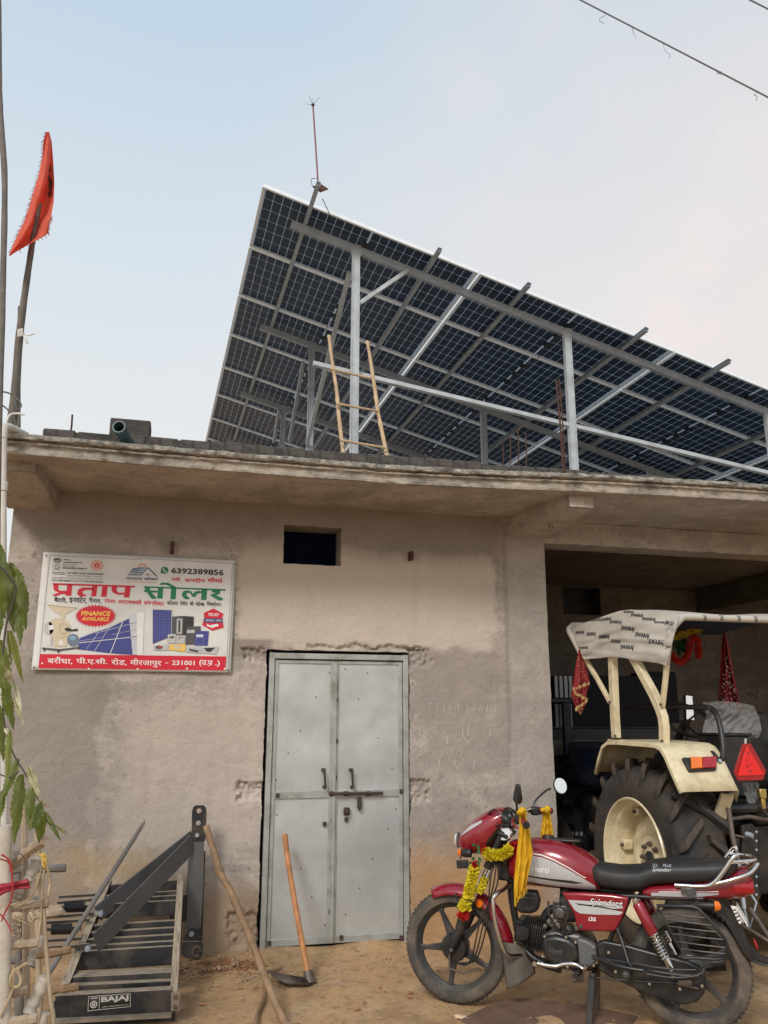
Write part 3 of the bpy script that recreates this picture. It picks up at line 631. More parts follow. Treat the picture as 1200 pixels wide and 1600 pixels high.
# ---------------- more helpers
def proj(p):
    d = Vector(p)-CAM; z = d.dot(_fw); return 600+FPX*d.dot(_r2)/z, 800-FPX*d.dot(_u2)/z
def lerp(a, b, t): return Vector(a)*(1-t)+Vector(b)*t
def pl_at(poly, t):
    n = len(poly)-1; k = min(n-1, int(t*n)); s = t*n-k; return (poly[k][0]*(1-s)+poly[k+1][0]*s, poly[k][1]*(1-s)+poly[k+1][1]*s)
def sheet(Lp, Rp, Y, nu=16, nv=24, amp=.01, folds=3, seed=0, edge=0, Yfn=None):
    """hanging cloth between two outlines; real folds in depth"""
    def fn(u, v):
        a = pl_at(Lp, v); b = pl_at(Rp, v)
        x = a[0]*(1-u)+b[0]*u; y = a[1]*(1-u)+b[1]*u
        y += edge*noise.noise(Vector((u*14, v*9, seed)))*(1 if v > .9 else 0)
        yy = Y if Yfn is None else Yfn(u, v)
        d = amp*math.sin(u*folds*2*PI+2*noise.noise(Vector((u*2, v*3, seed)))) * (.35+.65*v) + amp*.6*noise.noise(Vector((u*5, v*7, seed+3)))
        return at(x, y, Y=yy+d)
    return MB().grid(fn, nu, nv)
def dusty(name, dust=(.26, .205, .15), lo=.55, hi=.95, amt=.9):
    m = M[name]; t = m.node_tree; L = t.links.new; b = t.nodes['Principled BSDF']
    g = t.nodes.new('ShaderNodeNewGeometry'); s = t.nodes.new('ShaderNodeSeparateXYZ'); L(g.outputs['Normal'], s.inputs[0])
    r = t.nodes.new('ShaderNodeMapRange'); L(s.outputs[2], r.inputs[0]); r.inputs[1].default_value = lo; r.inputs[2].default_value = hi; r.inputs[4].default_value = amt
    n = t.nodes.new('ShaderNodeTexNoise'); n.inputs['Scale'].default_value = 9; n.inputs['Detail'].default_value = 8
    r2 = t.nodes.new('ShaderNodeMapRange'); L(n.outputs['Fac'], r2.inputs[0]); r2.inputs[1].default_value = .3; r2.inputs[2].default_value = .55; r2.inputs[3].default_value = .35; r2.inputs[4].default_value = 1
    mu = t.nodes.new('ShaderNodeMath'); mu.operation = 'MULTIPLY'; L(r.outputs[0], mu.inputs[0]); L(r2.outputs[0], mu.inputs[1])
    x = t.nodes.new('ShaderNodeMix'); x.data_type = 'RGBA'; L(mu.outputs[0], x.inputs[0]); src = b.inputs['Base Color'].links[0].from_socket; L(src, x.inputs[6]); x.inputs[7].default_value = (*dust, 1); L(x.outputs[2], b.inputs['Base Color'])
dusty('harrow', (.42, .34, .25), .55, .85, 1)
dusty('wheel', DUST, .3, 1, .25)
# ================================================================== SOLAR ARRAY
A0 = Vector((.56083, 7.02155, 6.56801)); UU = Vector((.96747, .02892, -.25132)); VV = Vector((-.02988, .99955, 0)); NN = Vector((.25121, .00751, .96790))
def ap(u, v, n=0): return A0+UU*u+VV*v+NN*n
arr = empty('solar_array', (3.5, 9.5, 3.445), label='large tilted rooftop solar array seen from below on galvanised posts', cat='solar panels')
PW, PH, SU, SV = 2.278, 1.080, 2.298, 1.0956
def panel_basis(loc):
    return Matrix(((UU.x, VV.x, NN.x, loc.x), (UU.y, VV.y, NN.y, loc.y), (UU.z, VV.z, NN.z, loc.z), (0, 0, 0, 1)))
rot = Matrix((UU, VV, NN)).transposed().to_euler()
ainv = wmat(arr).inverted()
# one module in its own space, origin at its corner: frame, glass/backsheet, cells
fr = MB()
fr.box2((0, 0, -.030), (PW, .012, .005)); fr.box2((0, PH-.012, -.030), (PW, PH, .005)); fr.box2((0, .0125, -.0298), (.012, PH-.0125, .0048)); fr.box2((PW-.012, .0125, -.0298), (PW, PH-.0125, .0048))
fr.box2((.012, .0121, -.0296), (PW-.012, .026, -.0276)); fr.box2((.012, PH-.026, -.0296), (PW-.012, PH-.0121, -.0276)); fr.box2((.0121, .0401, -.0294), (.026, PH-.0401, -.0274)); fr.box2((PW-.026, .0401, -.0294), (PW-.0121, PH-.0401, -.0274))
cells_xy = []
cw, chh = .0855, .1690
for i in range(24):
    for j in range(6):
        x0 = .038+i*(cw+.0055)+(.018 if i >= 12 else 0); y0 = .018+j*(chh+.0055)
        cells_xy.append((x0, y0))
def cellmb(ox, oy):
    c = .006; a, b = cw, chh
    return [(c, 0), (a-c, 0), (a, c), (a, b-c), (a-c, b), (c, b), (0, b-c), (0, c)]
allc = MB()
for x0, y0 in cells_xy: allc.prism(cellmb(0, 0), (x0, y0, -.0064), (1, 0, 0), (0, 1, 0), .0006)
one = MB().prism(cellmb(0, 0), (0, 0, 0), (1, 0, 0), (0, 1, 0), .0006)
panel0 = fr.build('solar_panel', 'alu', arr, local=True)
glass = MB().box2((.0122, .0122, -.006), (PW-.0122, PH-.0122, -.002)).build('backsheet', 'sheet', panel0, local=True)
jbs = [MB().box((PW/2, PH*k, -.014), (.035, .075, .015)).build('junction_box', 'black', panel0, local=True) for k in (.28, .5, .72)]
cellall = allc.build('cells', 'cell', panel0, local=True, smooth=0, recalc=False, kind='stuff')
cell1 = one.build('cell', 'cell', panel0, local=True, smooth=0, recalc=False)
panels = []
for j in range(9):
    for i in range(5):
        loc = ainv @ ap(i*SU, j*SV)
        if (i, j) == (0, 0): p = panel0; p.location = loc
        else:
            p = panel0.copy(); COL.objects.link(p); p.parent = arr; p.location = loc
            for ch in [glass]+jbs: c = ch.copy(); COL.objects.link(c); c.parent = p
        p.rotation_euler = rot
        if j == 0 and i < 2:      # the two nearest modules keep every cell apart
            first = (i == 0)
            for k, (x0, y0) in enumerate(cells_xy):
                if first and k == 0: cell1.location = (x0, y0, -.0064)
                else: c = cell1.copy(); COL.objects.link(c); c.parent = p; c.location = (x0, y0, -.0064)
        else:
            if 'used' not in panels: cellall.parent = p; panels.append('used')
            else: c = cellall.copy(); COL.objects.link(c); c.parent = p
# C-channel purlins (into depth) and rafters (down the slope)
for u, e in ((.49, .40), (1.80, .16), (2.77, .18), (4.10, .22), (5.08, .25), (6.40, .2), (7.38, .2)):
    b = MB(); b.bar(ap(u, -e, -.055), ap(u, 9.9, -.055), .042, .045, up=NN, ch=True); b.build('purlin', 'galvd', arr, smooth=0)
for v, uu0 in ((.28, .36), (2.6, .36), (4.9, .36), (7.2, .36)):
    b = MB(); b.bar(ap(uu0, v, -.115), ap(11.3, v, -.115), .045, .072, up=NN, ch=True); b.build('rafter', 'galvd', arr, smooth=0)
RZ = 3.445
def post(u, v):
    t = ap(u, v, -.13); b = MB(); a = Vector((t.x, t.y, RZ)); 
    b.bar(a, t, .072, .05, up=(0, 1, 0), ch=False)
    b.box(a+Vector((0, 0, .004)), (.16, .16, .008)); b.box(t+Vector((0, -.02, 0)), (.1, .012, .12))
    b2 = MB(); b2.box2((t.x-.039, t.y-.028, RZ+.01), (t.x-.031, t.y-.036, t.z-.02)); b2.box2((t.x+.031, t.y-.028, RZ+.01), (t.x+.039, t.y-.036, t.z-.02))
    o = b.build('post', 'galv' if v < 1 else 'galvd', arr, smooth=0); b2.build('post_flange', 'galv' if v < 1 else 'galvd', o, smooth=0); return t
pts = {}
for r_, v in enumerate((.28, 2.6, 4.9)):
    for c_, u in enumerate((1.05, 3.45, 6.0, 8.4)):
        if ap(u, v).z > RZ+.4: pts[(r_, c_)] = post(u, v)
def brace(a, b, m='galvd', w=.04, h=.04): MB().bar(a, b, w, h, up=(0, 1, 0)).build('brace', m, arr, smooth=0)
t = pts[(0, 0)]; brace(at(640, 421, Y=t.y), at(562, 474, Y=t.y), 'galv')
brace(at(546, 425, Y=7.5), at(480, 694, Y=9.6), 'galv', .045)
brace(at(474, 566, Y=9.75), at(452, 690, Y=11.5), 'galvd')
brace(at(436, 640, Y=11.9), at(428, 690, Y=13), 'galvd')
yb_ = pts[(0, 0)].y+.075; brace(at(489, 568, Y=yb_), at(1360, 778, Y=yb_), 'galv', .04, .055)
brace(at(527, 590, Y=11.7), at(478, 618, Y=11.7), 'galvd')
# string cables under the modules
random.seed(5)
for u in (1.14, 3.44, 5.74):
    b = MB(); pp = []
    for k in range(60):
        v = .2+k*.14; pp.append(ap(u+.02*math.sin(k*1.3)+random.uniform(-.01, .01), v, -.05-.03*abs(math.sin(k*.7))))
    b.tube(pp, .004, 5); b.build('string_cable', 'black', arr)
# lightning rod clamped on the first purlin
lr0 = ap(.49, -.30, -.05); base = at(499, 292, Y=lr0.y); top = at(489, 164, Y=lr0.y)
lr = empty('lightning_rod', base, label='thin maroon lightning rod with a star of spikes above the panel corner', cat='lightning rod')
MB().tube([base+Vector((-.01, 0, 0)), top], .008, 8).build('rod', mat('maroon_rod_paint', (.22, .06, .08), .6), lr)
for (px, py) in ((482, 148), (499, 152), (478, 162), (489, 153)):
    q = at(px, py, Y=lr0.y+random.uniform(-.06, .06)); MB().tube([top, q], [.004, .002], 6).build('spike', 'galvd', lr)
MB().ell(top, .017, 8, 6).build('spike_hub', 'rust', lr)
MB().prism([(-.075, 0), (0, .055), (.075, 0), (0, -.055)], base+Vector((.01, .0, -.01)), (1, 0, 0), (0, .25, .97), .01).build('clamp_plate', 'rust', lr)
MB().tube(fb([base+Vector((-.02, 0, .09)), base+Vector((-.075, 0, .07)), base+Vector((-.065, 0, .0)), base]), .003, 5).build('earth_wire_loop', 'wire', lr)
MB().tube([base+Vector((.03, 0, -.12)), at(520, 345, Y=7.1)], .004, 5).build('earth_wire', 'wire', lr)
# ladder on the roof
lad = empty('bamboo_ladder', (1.1, 6.4, 3.44), label='rough bamboo ladder leaning up from the roof in front of the panels', cat='ladder')
def rail(ps, ya, yb):
    pts_ = []; n = len(ps)-1
    for i, (x, y) in enumerate(ps): pts_.append(at(x, y, Y=ya+(yb-ya)*i/n))
    f = fb(pts_, 5); rr = [.0185+.0025*(i % 6 == 0)-.003*i/len(f) for i in range(len(f))]
    MB().tube(f, rr, 9, jit=.06).build('rail', 'bamboo', lad)
rail([(539, 742), (537, 712), (533, 680), (529, 645), (526, 610), (519, 565), (514, 525)], 6.35, 7.0)
rail([(607, 745), (605, 715), (598, 680), (590, 640), (586, 610), (580, 570), (574, 534)], 6.35, 7.0)
for a, b, Y in (((516, 577), (583, 592), 6.86), ((526, 631), (592, 643), 6.66), ((532, 688), (604, 700), 6.45)):
    f = [at(a[0]+(b[0]-a[0])*k/4, a[1]+(b[1]-a[1])*k/4+random.uniform(-.6, .6), Y=Y-.012) for k in range(5)]
    MB().tube(f, [.013, .011, .012, .011, .012], 8, jit=.05).build('rung', 'bamboo', lad)
# sack behind the ladder, rebars on the roof
a = at(548, 716, Y=7.6); 
def sk(u, v):
    x = a.x+.02+u*.42; z = 3.44+v*.30*(math.sin(min(1, u*1.1+.05)*PI)**.4)*(1+.1*noise.noise(Vector((u*4, v*4, 2)))); return Vector((x, 7.6-.10*math.sin(v*PI)-.05*math.sin(u*PI), z))
tag(MB().grid(sk, 16, 8).build('sack', 'sack', solid=.02), 'white sack standing on the roof behind the ladder foot', 'sack')
for i, (x0, y0, x1, y1, Y, lab, r) in enumerate((
    (869, 592, 880, 738, 5.9, 'tall rusty reinforcing bar left of the second panel post', .008),
    (874, 592, 883, 740, 5.93, 'rusty reinforcing bar paired just behind the tall one', .006),
    (797, 680, 797, 730, 6.5, 'leftmost of the short rusty bars left of the tall pair', .006),
    (809, 672, 810, 730, 6.6, 'second of the short rusty bars left of the tall pair', .006),
    (821, 676, 822, 730, 6.5, 'rightmost of the short rusty bars left of the tall pair', .006),
    (785, 692, 786, 730, 6.7, 'lowest rusty bar stub on the roof edge beside post', .005),
    (113, 648, 108, 690, 6.1, 'lone rusty bar stub on the roof at left', .007))):
    tag(MB().tube(fb([at(x1, y1, Y=Y), at((x0+x1)/2+1, (y0+y1)/2, Y=Y), at(x0, y0, Y=Y)], 4), r, 7).build('rebar', 'rust'), lab, 'steel bar', 'rusty bars sticking out of the roof')
# ================================================================== POSTER
PYY = WY-.022
def pp(px, py, d=0.): q = at(px, py, Y=PYY-d); return q
p_tl, p_tr, p_br, p_bl = pp(68, 862), pp(370, 877), pp(359, 1051), pp(49, 1047)
X0, X1, Zt, Zb = p_tl.x, (p_tr.x+p_br.x)/2, p_tl.z, p_br.z
pos = empty('poster', ((X0+X1)/2, PYY, Zb), label='white and red flex banner for a solar panel shop nailed to the wall', cat='poster')
def ps(u, v):
    x = X0+u*(X1-X0); z = Zt+v*(Zb-Zt); return Vector((x, PYY+.004+.0025*noise.noise(Vector((x*3, z*3, 1)))-.004, z))
MB().grid(ps, 40, 24).build('banner_sheet', mat('white_flex_vinyl', (.70, .69, .67), .45, 0, .03, 6, .05, 20, dirt=(.5, .48, .44), dirtamt=.4, dscale=5), pos, solid=.003, recalc=False)

PR = {}     # colour -> MB, drawn on rising thin layers
COLS = dict(red=(.62, .012, .035), green=(.006, .19, .085), blk=(.03, .03, .035), wht=(.78, .77, .75), gry=(.30, .30, .31), lgry=(.50, .50, .50), blu=(.055, .065, .26), lblu=(.16, .19, .42), cream=(.62, .53, .38), dcream=(.42, .34, .22), yel=(.85, .55, .10), dgry=(.085, .08, .085), org=(.70, .24, .12), navy=(.05, .09, .22), ltb=(.22, .36, .50), steel=(.16, .20, .27), pale=(.60, .60, .66))
def pm(c):
    if c not in PR: PR[c] = MB()
    return PR[c]
def L8(x, y): return 210+x/7.06, 860+y/7.06
def L7(x, y): return 50+x/7.06, 860+y/7.06
def poly(c, pts_, d, L=None):
    q = [pp(*(L(*p) if L else p), .003+d*.0004) for p in pts_]
    pm(c).add(q, [tuple(range(len(q)))])
def ellp(c, cx, cy, rx, ry, d, L=None, n=24): poly(c, [(cx+rx*math.cos(2*PI*k/n), cy+ry*math.sin(2*PI*k/n)) for k in range(n)], d, L)
def ptext(c, body, quad, d, bold=0, shear=0, L=None, res=2):
    """quad: TL, TR, BR, BL pixel corners"""
    q = [pp(*(L(*p) if L else p), .003+d*.0004) for p in quad]
    def fn(x, y): return lerp(lerp(q[3], q[2], x), lerp(q[0], q[1], x), y)
    text_on(pm(c), body, fn, 0, 1, 0, 1, bold, shear, res)
def stroke(c, pts_, w, d, L=None):
    for a, b in zip(pts_, pts_[1:]):
        dx, dy = b[0]-a[0], b[1]-a[1]; l = math.hypot(dx, dy) or 1; nx_, ny_ = -dy/l*w/2, dx/l*w/2
        poly(c, [(a[0]+nx_, a[1]+ny_), (b[0]+nx_, b[1]+ny_), (b[0]-nx_, b[1]-ny_), (a[0]-nx_, a[1]-ny_)], d, L)
# borders
stroke('gry', [(197, 55), (1200, 102)], 6, 0, L7); stroke('gry', [(197, 55), (72, 1298)], 6, 0, L7); stroke('gry', [(30, 86), (1085, 148)], 6, 0, L8); stroke('gry', [(1083, 150), (1010, 1320)], 5, 0, L8); stroke('gry', [(1108, 150), (1035, 1330)], 9, 0, L8)
# red address band
poly('red', [L7(88, 1143), L8(1012, 1170), L8(1003, 1326), L7(72, 1298)], 1)
for q in ((112, 1245),): ellp('wht', q[0], q[1], 10, 10, 2, L7)
for q in ((625, 1305), (1165, 1308)): ellp('wht', q[0], q[1], 12, 9, 2, L7)
for q in ((580, 1303), (998, 1305)): ellp('wht', q[0], q[1], 12, 10, 2, L8)
ptext('wht', 'बरौंधा,', [(172, 1170), (448, 1178), (445, 1262), (168, 1254)], 2, .012, 0, L7)
ptext('wht', 'पी.ए.सी.', [(490, 1178), (832, 1190), (830, 1265), (487, 1260)], 2, .016, 0, L7)
ptext('wht', 'रोड,', [(878, 1186), (1046, 1192), (1042, 1275), (874, 1268)], 2, .012, 0, L7)
ptext('wht', 'मीरजापुर', [L7(1085, 1190), L8(300, 1200), L8(297, 1292), L7(1080, 1285)], 2, .012)
ptext('wht', '-', [(340, 1238), (374, 1239), (374, 1246), (340, 1245)], 2, .02, 0, L8)
ptext('wht', '231001', [(416, 1212), (668, 1216), (664, 1268), (413, 1264)], 2, .022, 0, L8)
ptext('wht', '(उ.प', [(716, 1205), (865, 1210), (862, 1282), (713, 1278)], 2, .022, 0, L8)
stroke('wht', [(838, 1258), (818, 1276)], 8, 2, L8)
ptext('wht', '.)', [(893, 1212), (945, 1214), (940, 1285), (890, 1283)], 2, .022, 0, L8)
# headline letters built as heavy strokes
def blk(c, q, L, d=2): poly(c, q, d, L)
R_ = 'red'
blk(R_, [(228, 360), (1136, 390), (1134, 408), (228, 378)], L7)                # head line
blk(R_, [(240, 372), (292, 374), (288, 430), (310, 446), (382, 444), (388, 372), (445, 376), (432, 500), (372, 498), (376, 462), (310, 466), (258, 450), (236, 425)], L7)   # pa
blk(R_, [(222, 492), (290, 466), (378, 462), (374, 482), (330, 480), (258, 505)], L7)     # ra stroke
blk(R_, [(668, 384), (722, 386), (708, 508), (652, 506)], L7)                 # ta stem
blk(R_, [(500, 470), (512, 430), (560, 408), (680, 410), (676, 436), (590, 436), (556, 452), (560, 480), (598, 488), (590, 506), (530, 505), (505, 492)], L7)
blk(R_, [(778, 386), (836, 388), (822, 512), (760, 510)], L7)                 # aa
blk(R_, [(882, 392), (938, 394), (932, 446), (956, 466), (1022, 466), (1028, 396), (1088, 400), (1074, 518), (1012, 516), (1018, 486), (950, 488), (900, 470), (876, 440)], L7)   # pa
G_ = 'green'
blk(G_, [(103, 394), (1008, 428), (1006, 445), (103, 410)], L8)
blk(G_, [(118, 408), (172, 410), (170, 438), (116, 440)], L8); blk(G_, [(108, 438), (256, 444), (256, 466), (108, 458)], L8, 3); blk(G_, [(136, 458), (186, 462), (246, 524), (226, 533), (188, 532)], L8, 4)
blk(G_, [(262, 412), (318, 414), (310, 532), (252, 530)], L8)      # sa
blk(G_, [(405, 416), (462, 418), (455, 540), (396, 538)], L8)                 # aa stem
blk(G_, [(276, 372), (310, 354), (372, 358), (458, 402), (462, 420), (430, 418), (366, 384), (320, 376), (300, 384)], L8)     # o flag
blk(G_, [(522, 500), (535, 452), (575, 440), (620, 446), (650, 480), (668, 452), (720, 446), (720, 470), (690, 478), (672, 512), (640, 512), (612, 468), (578, 470), (575, 498), (610, 525), (600, 540), (560, 538)], L8)
blk(G_, [(745, 428), (802, 430), (794, 548), (734, 546)], L8)
blk(G_, [(700, 448), (750, 450), (750, 470), (700, 470)], L8)                 # la
blk(G_, [(858, 436), (948, 440), (944, 478), (896, 492), (980, 530), (970, 550), (930, 552), (850, 505), (838, 488), (900, 470), (856, 462)], L8)    # ra
# black and red subline
def dev(c, s, x0, y0, x1, y1, h, L=None, b=.022): ptext(c, s, [(x0, y0), (x1, y1), (x1-1, y1+h), (x0-1, y0+h)], 2, b, 0, L)
dev('blk', 'बैटरी,', 243, 508, 384, 517, 66, L7); dev('blk', 'इनवटर,', 410, 518, 606, 530, 62, L7, .018); stroke('blk', [(525, 520), (545, 508), (556, 520)], 8, 2, L7); dev('blk', 'पैनल,', 628, 515, 764, 524, 66, L7)
dev('red', 'सोलर', 788, 524, 922, 530, 54, L7)
q1 = L7(945, 534); q2 = L8(78, 542); ptext('red', 'आटाचककी', [q1, q2, (q2[0], q2[1]+8), (q1[0], q1[1]+7)], 2, .02)
dev('red', 'सपेशिलसट', 104, 545, 330, 558, 54, L8, .018)
dev('blk', 'सोलर', 358, 548, 482, 554, 52, L8, .018); dev('blk', 'पमप', 504, 562, 588, 568, 44, L8, .018); dev('blk', 'के', 610, 556, 655, 560, 50, L8, .018); dev('blk', 'थोक', 678, 560, 775, 566, 50, L8, .018); dev('blk', 'िवक्रेता।', 798, 562, 960, 570, 60, L8, .014)
# telephone block
ptext('blk', '6392389856', [(408, 190), (988, 212), (985, 280), (405, 252)], 2, .032, 0, L8)
ellp('green', 333, 218, 42, 38, 2, L8); poly('green', [(292, 226), (288, 256), (318, 248)], 2, L8); stroke('wht', [(318, 204), (322, 222), (345, 238)], 11, 3, L8); stroke('wht', [(314, 202), (324, 202)], 14, 3, L8); stroke('wht', [(340, 238), (352, 232)], 12, 3, L8)
ptext('red', 'परो.', [(408, 292), (517, 298), (515, 340), (406, 335)], 2, .03, 0, L8); ptext('red', 'सनदीप', [(555, 298), (782, 306), (780, 358), (553, 350)], 2, .026, 0, L8); ptext('red', 'मौया', [(808, 296), (975, 304), (972, 358), (806, 350)], 2, .026, 0, L8); stroke('red', [(945, 308), (955, 296), (968, 300)], 7, 2, L8)
# logo house
for k in range(4):
    y = 205+k*22; x = 1090-k*14
    stroke('navy', [L7(x+18, y), L8(120-k*26, 190+k*26)], 1.6, 2)
poly('ltb', [L7(1095, 205), L8(150, 188), L8(55, 282), L7(1040, 278)], 1)
for k in range(5):
    a_ = L7(1095-k*13, 205+k*18); b_ = L8(150-k*24, 188+k*23); stroke('wht', [a_, b_], .8, 2)
for k in range(6):
    f_ = k/5; a_ = (L7(1095, 205)[0]*(1-f_)+L8(150, 188)[0]*f_, L7(1095, 205)[1]*(1-f_)+L8(150, 188)[1]*f_); b_ = (L7(1040, 278)[0]*(1-f_)+L8(55, 282)[0]*f_, L7(1040, 278)[1]*(1-f_)+L8(55, 282)[1]*f_); stroke('wht', [a_, b_], .7, 2)
stroke('navy', [(148, 188), (250, 288)], 12, 2, L8); stroke('navy', [(150, 192), (62, 278)], 9, 3, L8)
for a_, b_ in ((140, 258), (156, 258), (140, 274), (156, 274)): poly('gry', [(a_-6, b_-6), (a_+6, b_-6), (a_+6, b_+6), (a_-6, b_+6)], 2, L8)
stroke('org', [(48, 186), (60, 164), (88, 152), (116, 162), (126, 182)], 12, 2, L8)
for k in range(7):
    an = PI*(1+k/6); stroke('org', [(88+46*math.cos(an), 186+38*math.sin(an)), (88+60*math.cos(an), 186+50*math.sin(an))], 5, 2, L8)
dv = [L7(1035, 286), L8(262, 296), L8(260, 332), L7(1035, 322)]
ptext('navy', 'परताप सोलर', dv, 2, .02)
stroke('org', [L7(1030, 342), L8(240, 352)], .5, 2)
# emblems and small government lines
ellp('gry', 278, 110, 38, 26, 2, L7); poly('gry', [(232, 98), (250, 82), (278, 90), (306, 82), (328, 100), (316, 128), (296, 142), (256, 140), (240, 124)], 2, L7); ellp('gry', 272, 178, 42, 24, 2, L7)
for k in (-1, 0, 1): ellp('wht', 272+k*24, 180, 7, 10, 3, L7)
stroke('gry', [(228, 208), (312, 212)], 6, 2, L7)
ellp('red', 718, 166, 66, 56, 1, L7); ellp('wht', 718, 166, 60, 50, 2, L7); ellp('org', 718, 166, 52, 43, 3, L7); ellp('wht', 718, 166, 36, 30, 4, L7); ellp('red', 718, 166, 30, 26, 5, L7); ellp('wht', 718, 166, 9, 9, 6, L7)
stroke('blk', [(345, 100), (425, 106)], 7, 2, L7); stroke('blk', [(345, 128), (550, 136)], 7, 2, L7)
ptext('gry', 'MINISTRY OF', [(340, 146), (485, 150), (485, 160), (340, 156)], 2, .01, 0, L7)
ptext('gry', 'NEW AND', [(340, 166), (468, 170), (468, 184), (340, 180)], 2, .02, 0, L7)
ptext('blk', 'RENEWABLE ENERGY', [(338, 184), (608, 194), (608, 210), (338, 202)], 2, .02, 0, L7)
ptext('blk', 'U.P NEW AND RENEWABLE', [(388, 240), (790, 252), (790, 272), (388, 258)], 2, .02, 0, L7)
ptext('gry', 'ENERGY DEVELOPMENT AGENCY', [(384, 270), (785, 282), (785, 296), (384, 284)], 2, .01, 0, L7)
ptext('gry', 'DEPARTMENT OF ADDITIONAL SOURCES OF ENERGY', [(222, 292), (785, 310), (785, 326), (222, 308)], 2, .01, 0, L7)
ptext('blk', 'GOVERNMENT OF UTTAR PRADESH', [(217, 320), (785, 340), (785, 358), (217, 336)], 2, .02, 0, L7)
stroke('green', [(225, 238), (360, 244)], 5, 2, L7); stroke('gry', [(225, 256), (365, 262)], 10, 2, L7)
# starburst
n = 36; cx, cy = 702, 722
poly('red', [(cx+(232 if k % 2 == 0 else 196)*math.cos(PI*k/n), cy+(128 if k % 2 == 0 else 104)*math.sin(PI*k/n)) for k in range(2*n)], 6, L7)
ptext('yel', 'FINANCE', [(542, 668), (868, 672), (866, 724), (540, 718)], 8, .03, .12, L7); ptext('yel', 'AVAILABLE', [(550, 732), (852, 738), (848, 780), (548, 774)], 8, .026, .12, L7)
# panels receding picture
poly('blu', [L7(530, 960), L7(860, 850), L7(1200, 690), L8(100, 680), L8(70, 1130), L7(1150, 1155), L7(860, 1135), L7(500, 1090)], 3)
poly('pale', [L8(-60, 720), L8(100, 676), L8(75, 1150), L8(-20, 1150)], 4); poly('wht', [L8(25, 690), L8(110, 676), L8(90, 1155), L8(30, 1155)], 5)
for a_, b_, w_ in (((520, 1020), (1200, 945), 7), ((530, 965), (1010, 770), 3), ((700, 915), (1200, 780), 5), ((1010, 762), (862, 1140), 8), ((848, 855), (690, 1110), 5), ((735, 905), (600, 1090), 4), ((880, 930), (1200, 860), 3), ((520, 1000), (760, 960), 3)): stroke('pale' if w_ < 6 else 'wht', [a_, b_], w_, 4, L7)
for r_ in range(5):
    for c_ in range(8): ellp('lblu', 945+c_*33-r_*8, 1000+r_*28-c_*3, 5, 4, 4, L7, 6); ellp('lblu', 985+c_*30-r_*8, 870+r_*20-c_*8, 4, 3, 4, L7, 6)
# flour mill picture
poly('cream', [(165, 597), (502, 632), (372, 705), (356, 762), (326, 760), (322, 715), (262, 690)], 4, L7); poly('dcream', [(165, 597), (502, 632), (494, 642), (180, 610)], 5, L7)
ellp('lgry', 185, 860, 55, 72, 4, L7); poly('cream', [(185, 790), (250, 745), (330, 760), (330, 960), (200, 940)], 4, L7); ellp('cream', 345, 865, 84, 98, 5, L7); ellp('dcream', 350, 865, 50, 62, 6, L7); ellp('cream', 352, 865, 42, 52, 7, L7); poly('wht', [(180, 830), (235, 820), (238, 870), (188, 880)], 6, L7)
poly('blk', [(360, 860), (400, 850), (440, 872), (500, 862), (508, 888), (440, 892), (400, 895), (365, 885)], 8, L7)
poly('cream', [(225, 945), (390, 960), (385, 1062), (250, 1060)], 5, L7); ellp('wht', 320, 1018, 26, 26, 6, L7); stroke('lgry', [(215, 940), (212, 1050)], 20, 5, L7)
ellp('steel', 455, 990, 66, 70, 8, L7); ellp('ltb', 450, 965, 38, 26, 9, L7)
poly('dgry', [(108, 1070), (300, 1088), (525, 1062), (528, 1078), (300, 1110), (112, 1088)], 9, L7); stroke('dgry', [(135, 1080), (135, 1110)], 22, 9, L7); stroke('dgry', [(292, 1095), (292, 1130)], 22, 9, L7); stroke('dgry', [(505, 1070), (505, 1092)], 16, 9, L7)
# products picture
poly('blu', [(203, 650), (412, 658), (408, 945), (202, 1030)], 4, L8); stroke('lgry', [(203, 650), (412, 658), (409, 940)], 6, 5, L8)
for k in range(5): stroke('lblu', [(240+k*35, 655), (238+k*35, 1010-k*14)], 2, 5, L8)
for k in range(8): stroke('lblu', [(204, 690+k*38), (410, 694+k*34)], 2, 5, L8)
poly('dgry', [(418, 730), (540, 722), (655, 730), (650, 935), (412, 930)], 5, L8); poly('blk', [(540, 735), (655, 732), (650, 935), (530, 930)], 6, L8); poly('lgry', [(468, 752), (530, 754), (524, 920), (464, 918)], 7, L8); stroke('dgry', [(497, 770), (495, 905)], 26, 8, L8)
poly('dgry', [(575, 842), (730, 836), (726, 1035), (560, 1040)], 8, L8); poly('lgry', [(582, 878), (665, 876), (664, 910), (580, 912)], 9, L8)
poly('blu', [(668, 905), (712, 886), (820, 890), (808, 1050), (660, 1048)], 9, L8); poly('lblu', [(680, 920), (765, 922), (762, 1040), (675, 1040)], 10, L8); poly('wht', [(684, 930), (758, 932), (757, 952), (684, 950)], 11, L8); poly('blu', [(684, 966), (758, 968), (756, 1034), (680, 1034)], 11, L8)
poly('lgry', [(370, 925), (458, 922), (455, 1025), (362, 1022)], 9, L8); poly('dgry', [(390, 948), (440, 946), (438, 968), (388, 970)], 10, L8); poly('lgry', [(468, 940), (558, 940), (550, 1030), (460, 1028)], 9, L8); stroke('dgry', [(490, 990), (495, 960), (540, 960)], 8, 10, L8)
poly('lgry', [(208, 1048), (376, 1035), (380, 1100), (212, 1100)], 10, L8); ellp('dgry', 272, 1070, 42, 20, 11, L8); ellp('red', 285, 1068, 16, 12, 12, L8)
poly('yel', [(388, 1042), (565, 1032), (558, 1118), (382, 1098)], 10, L8); ellp('cream', 475, 1070, 50, 22, 11, L8)
poly('lgry', [(572, 1060), (738, 1062), (738, 1138), (568, 1122)], 10, L8); poly('dgry', [(600, 1080), (715, 1105), (700, 1128), (610, 1110)], 11, L8)
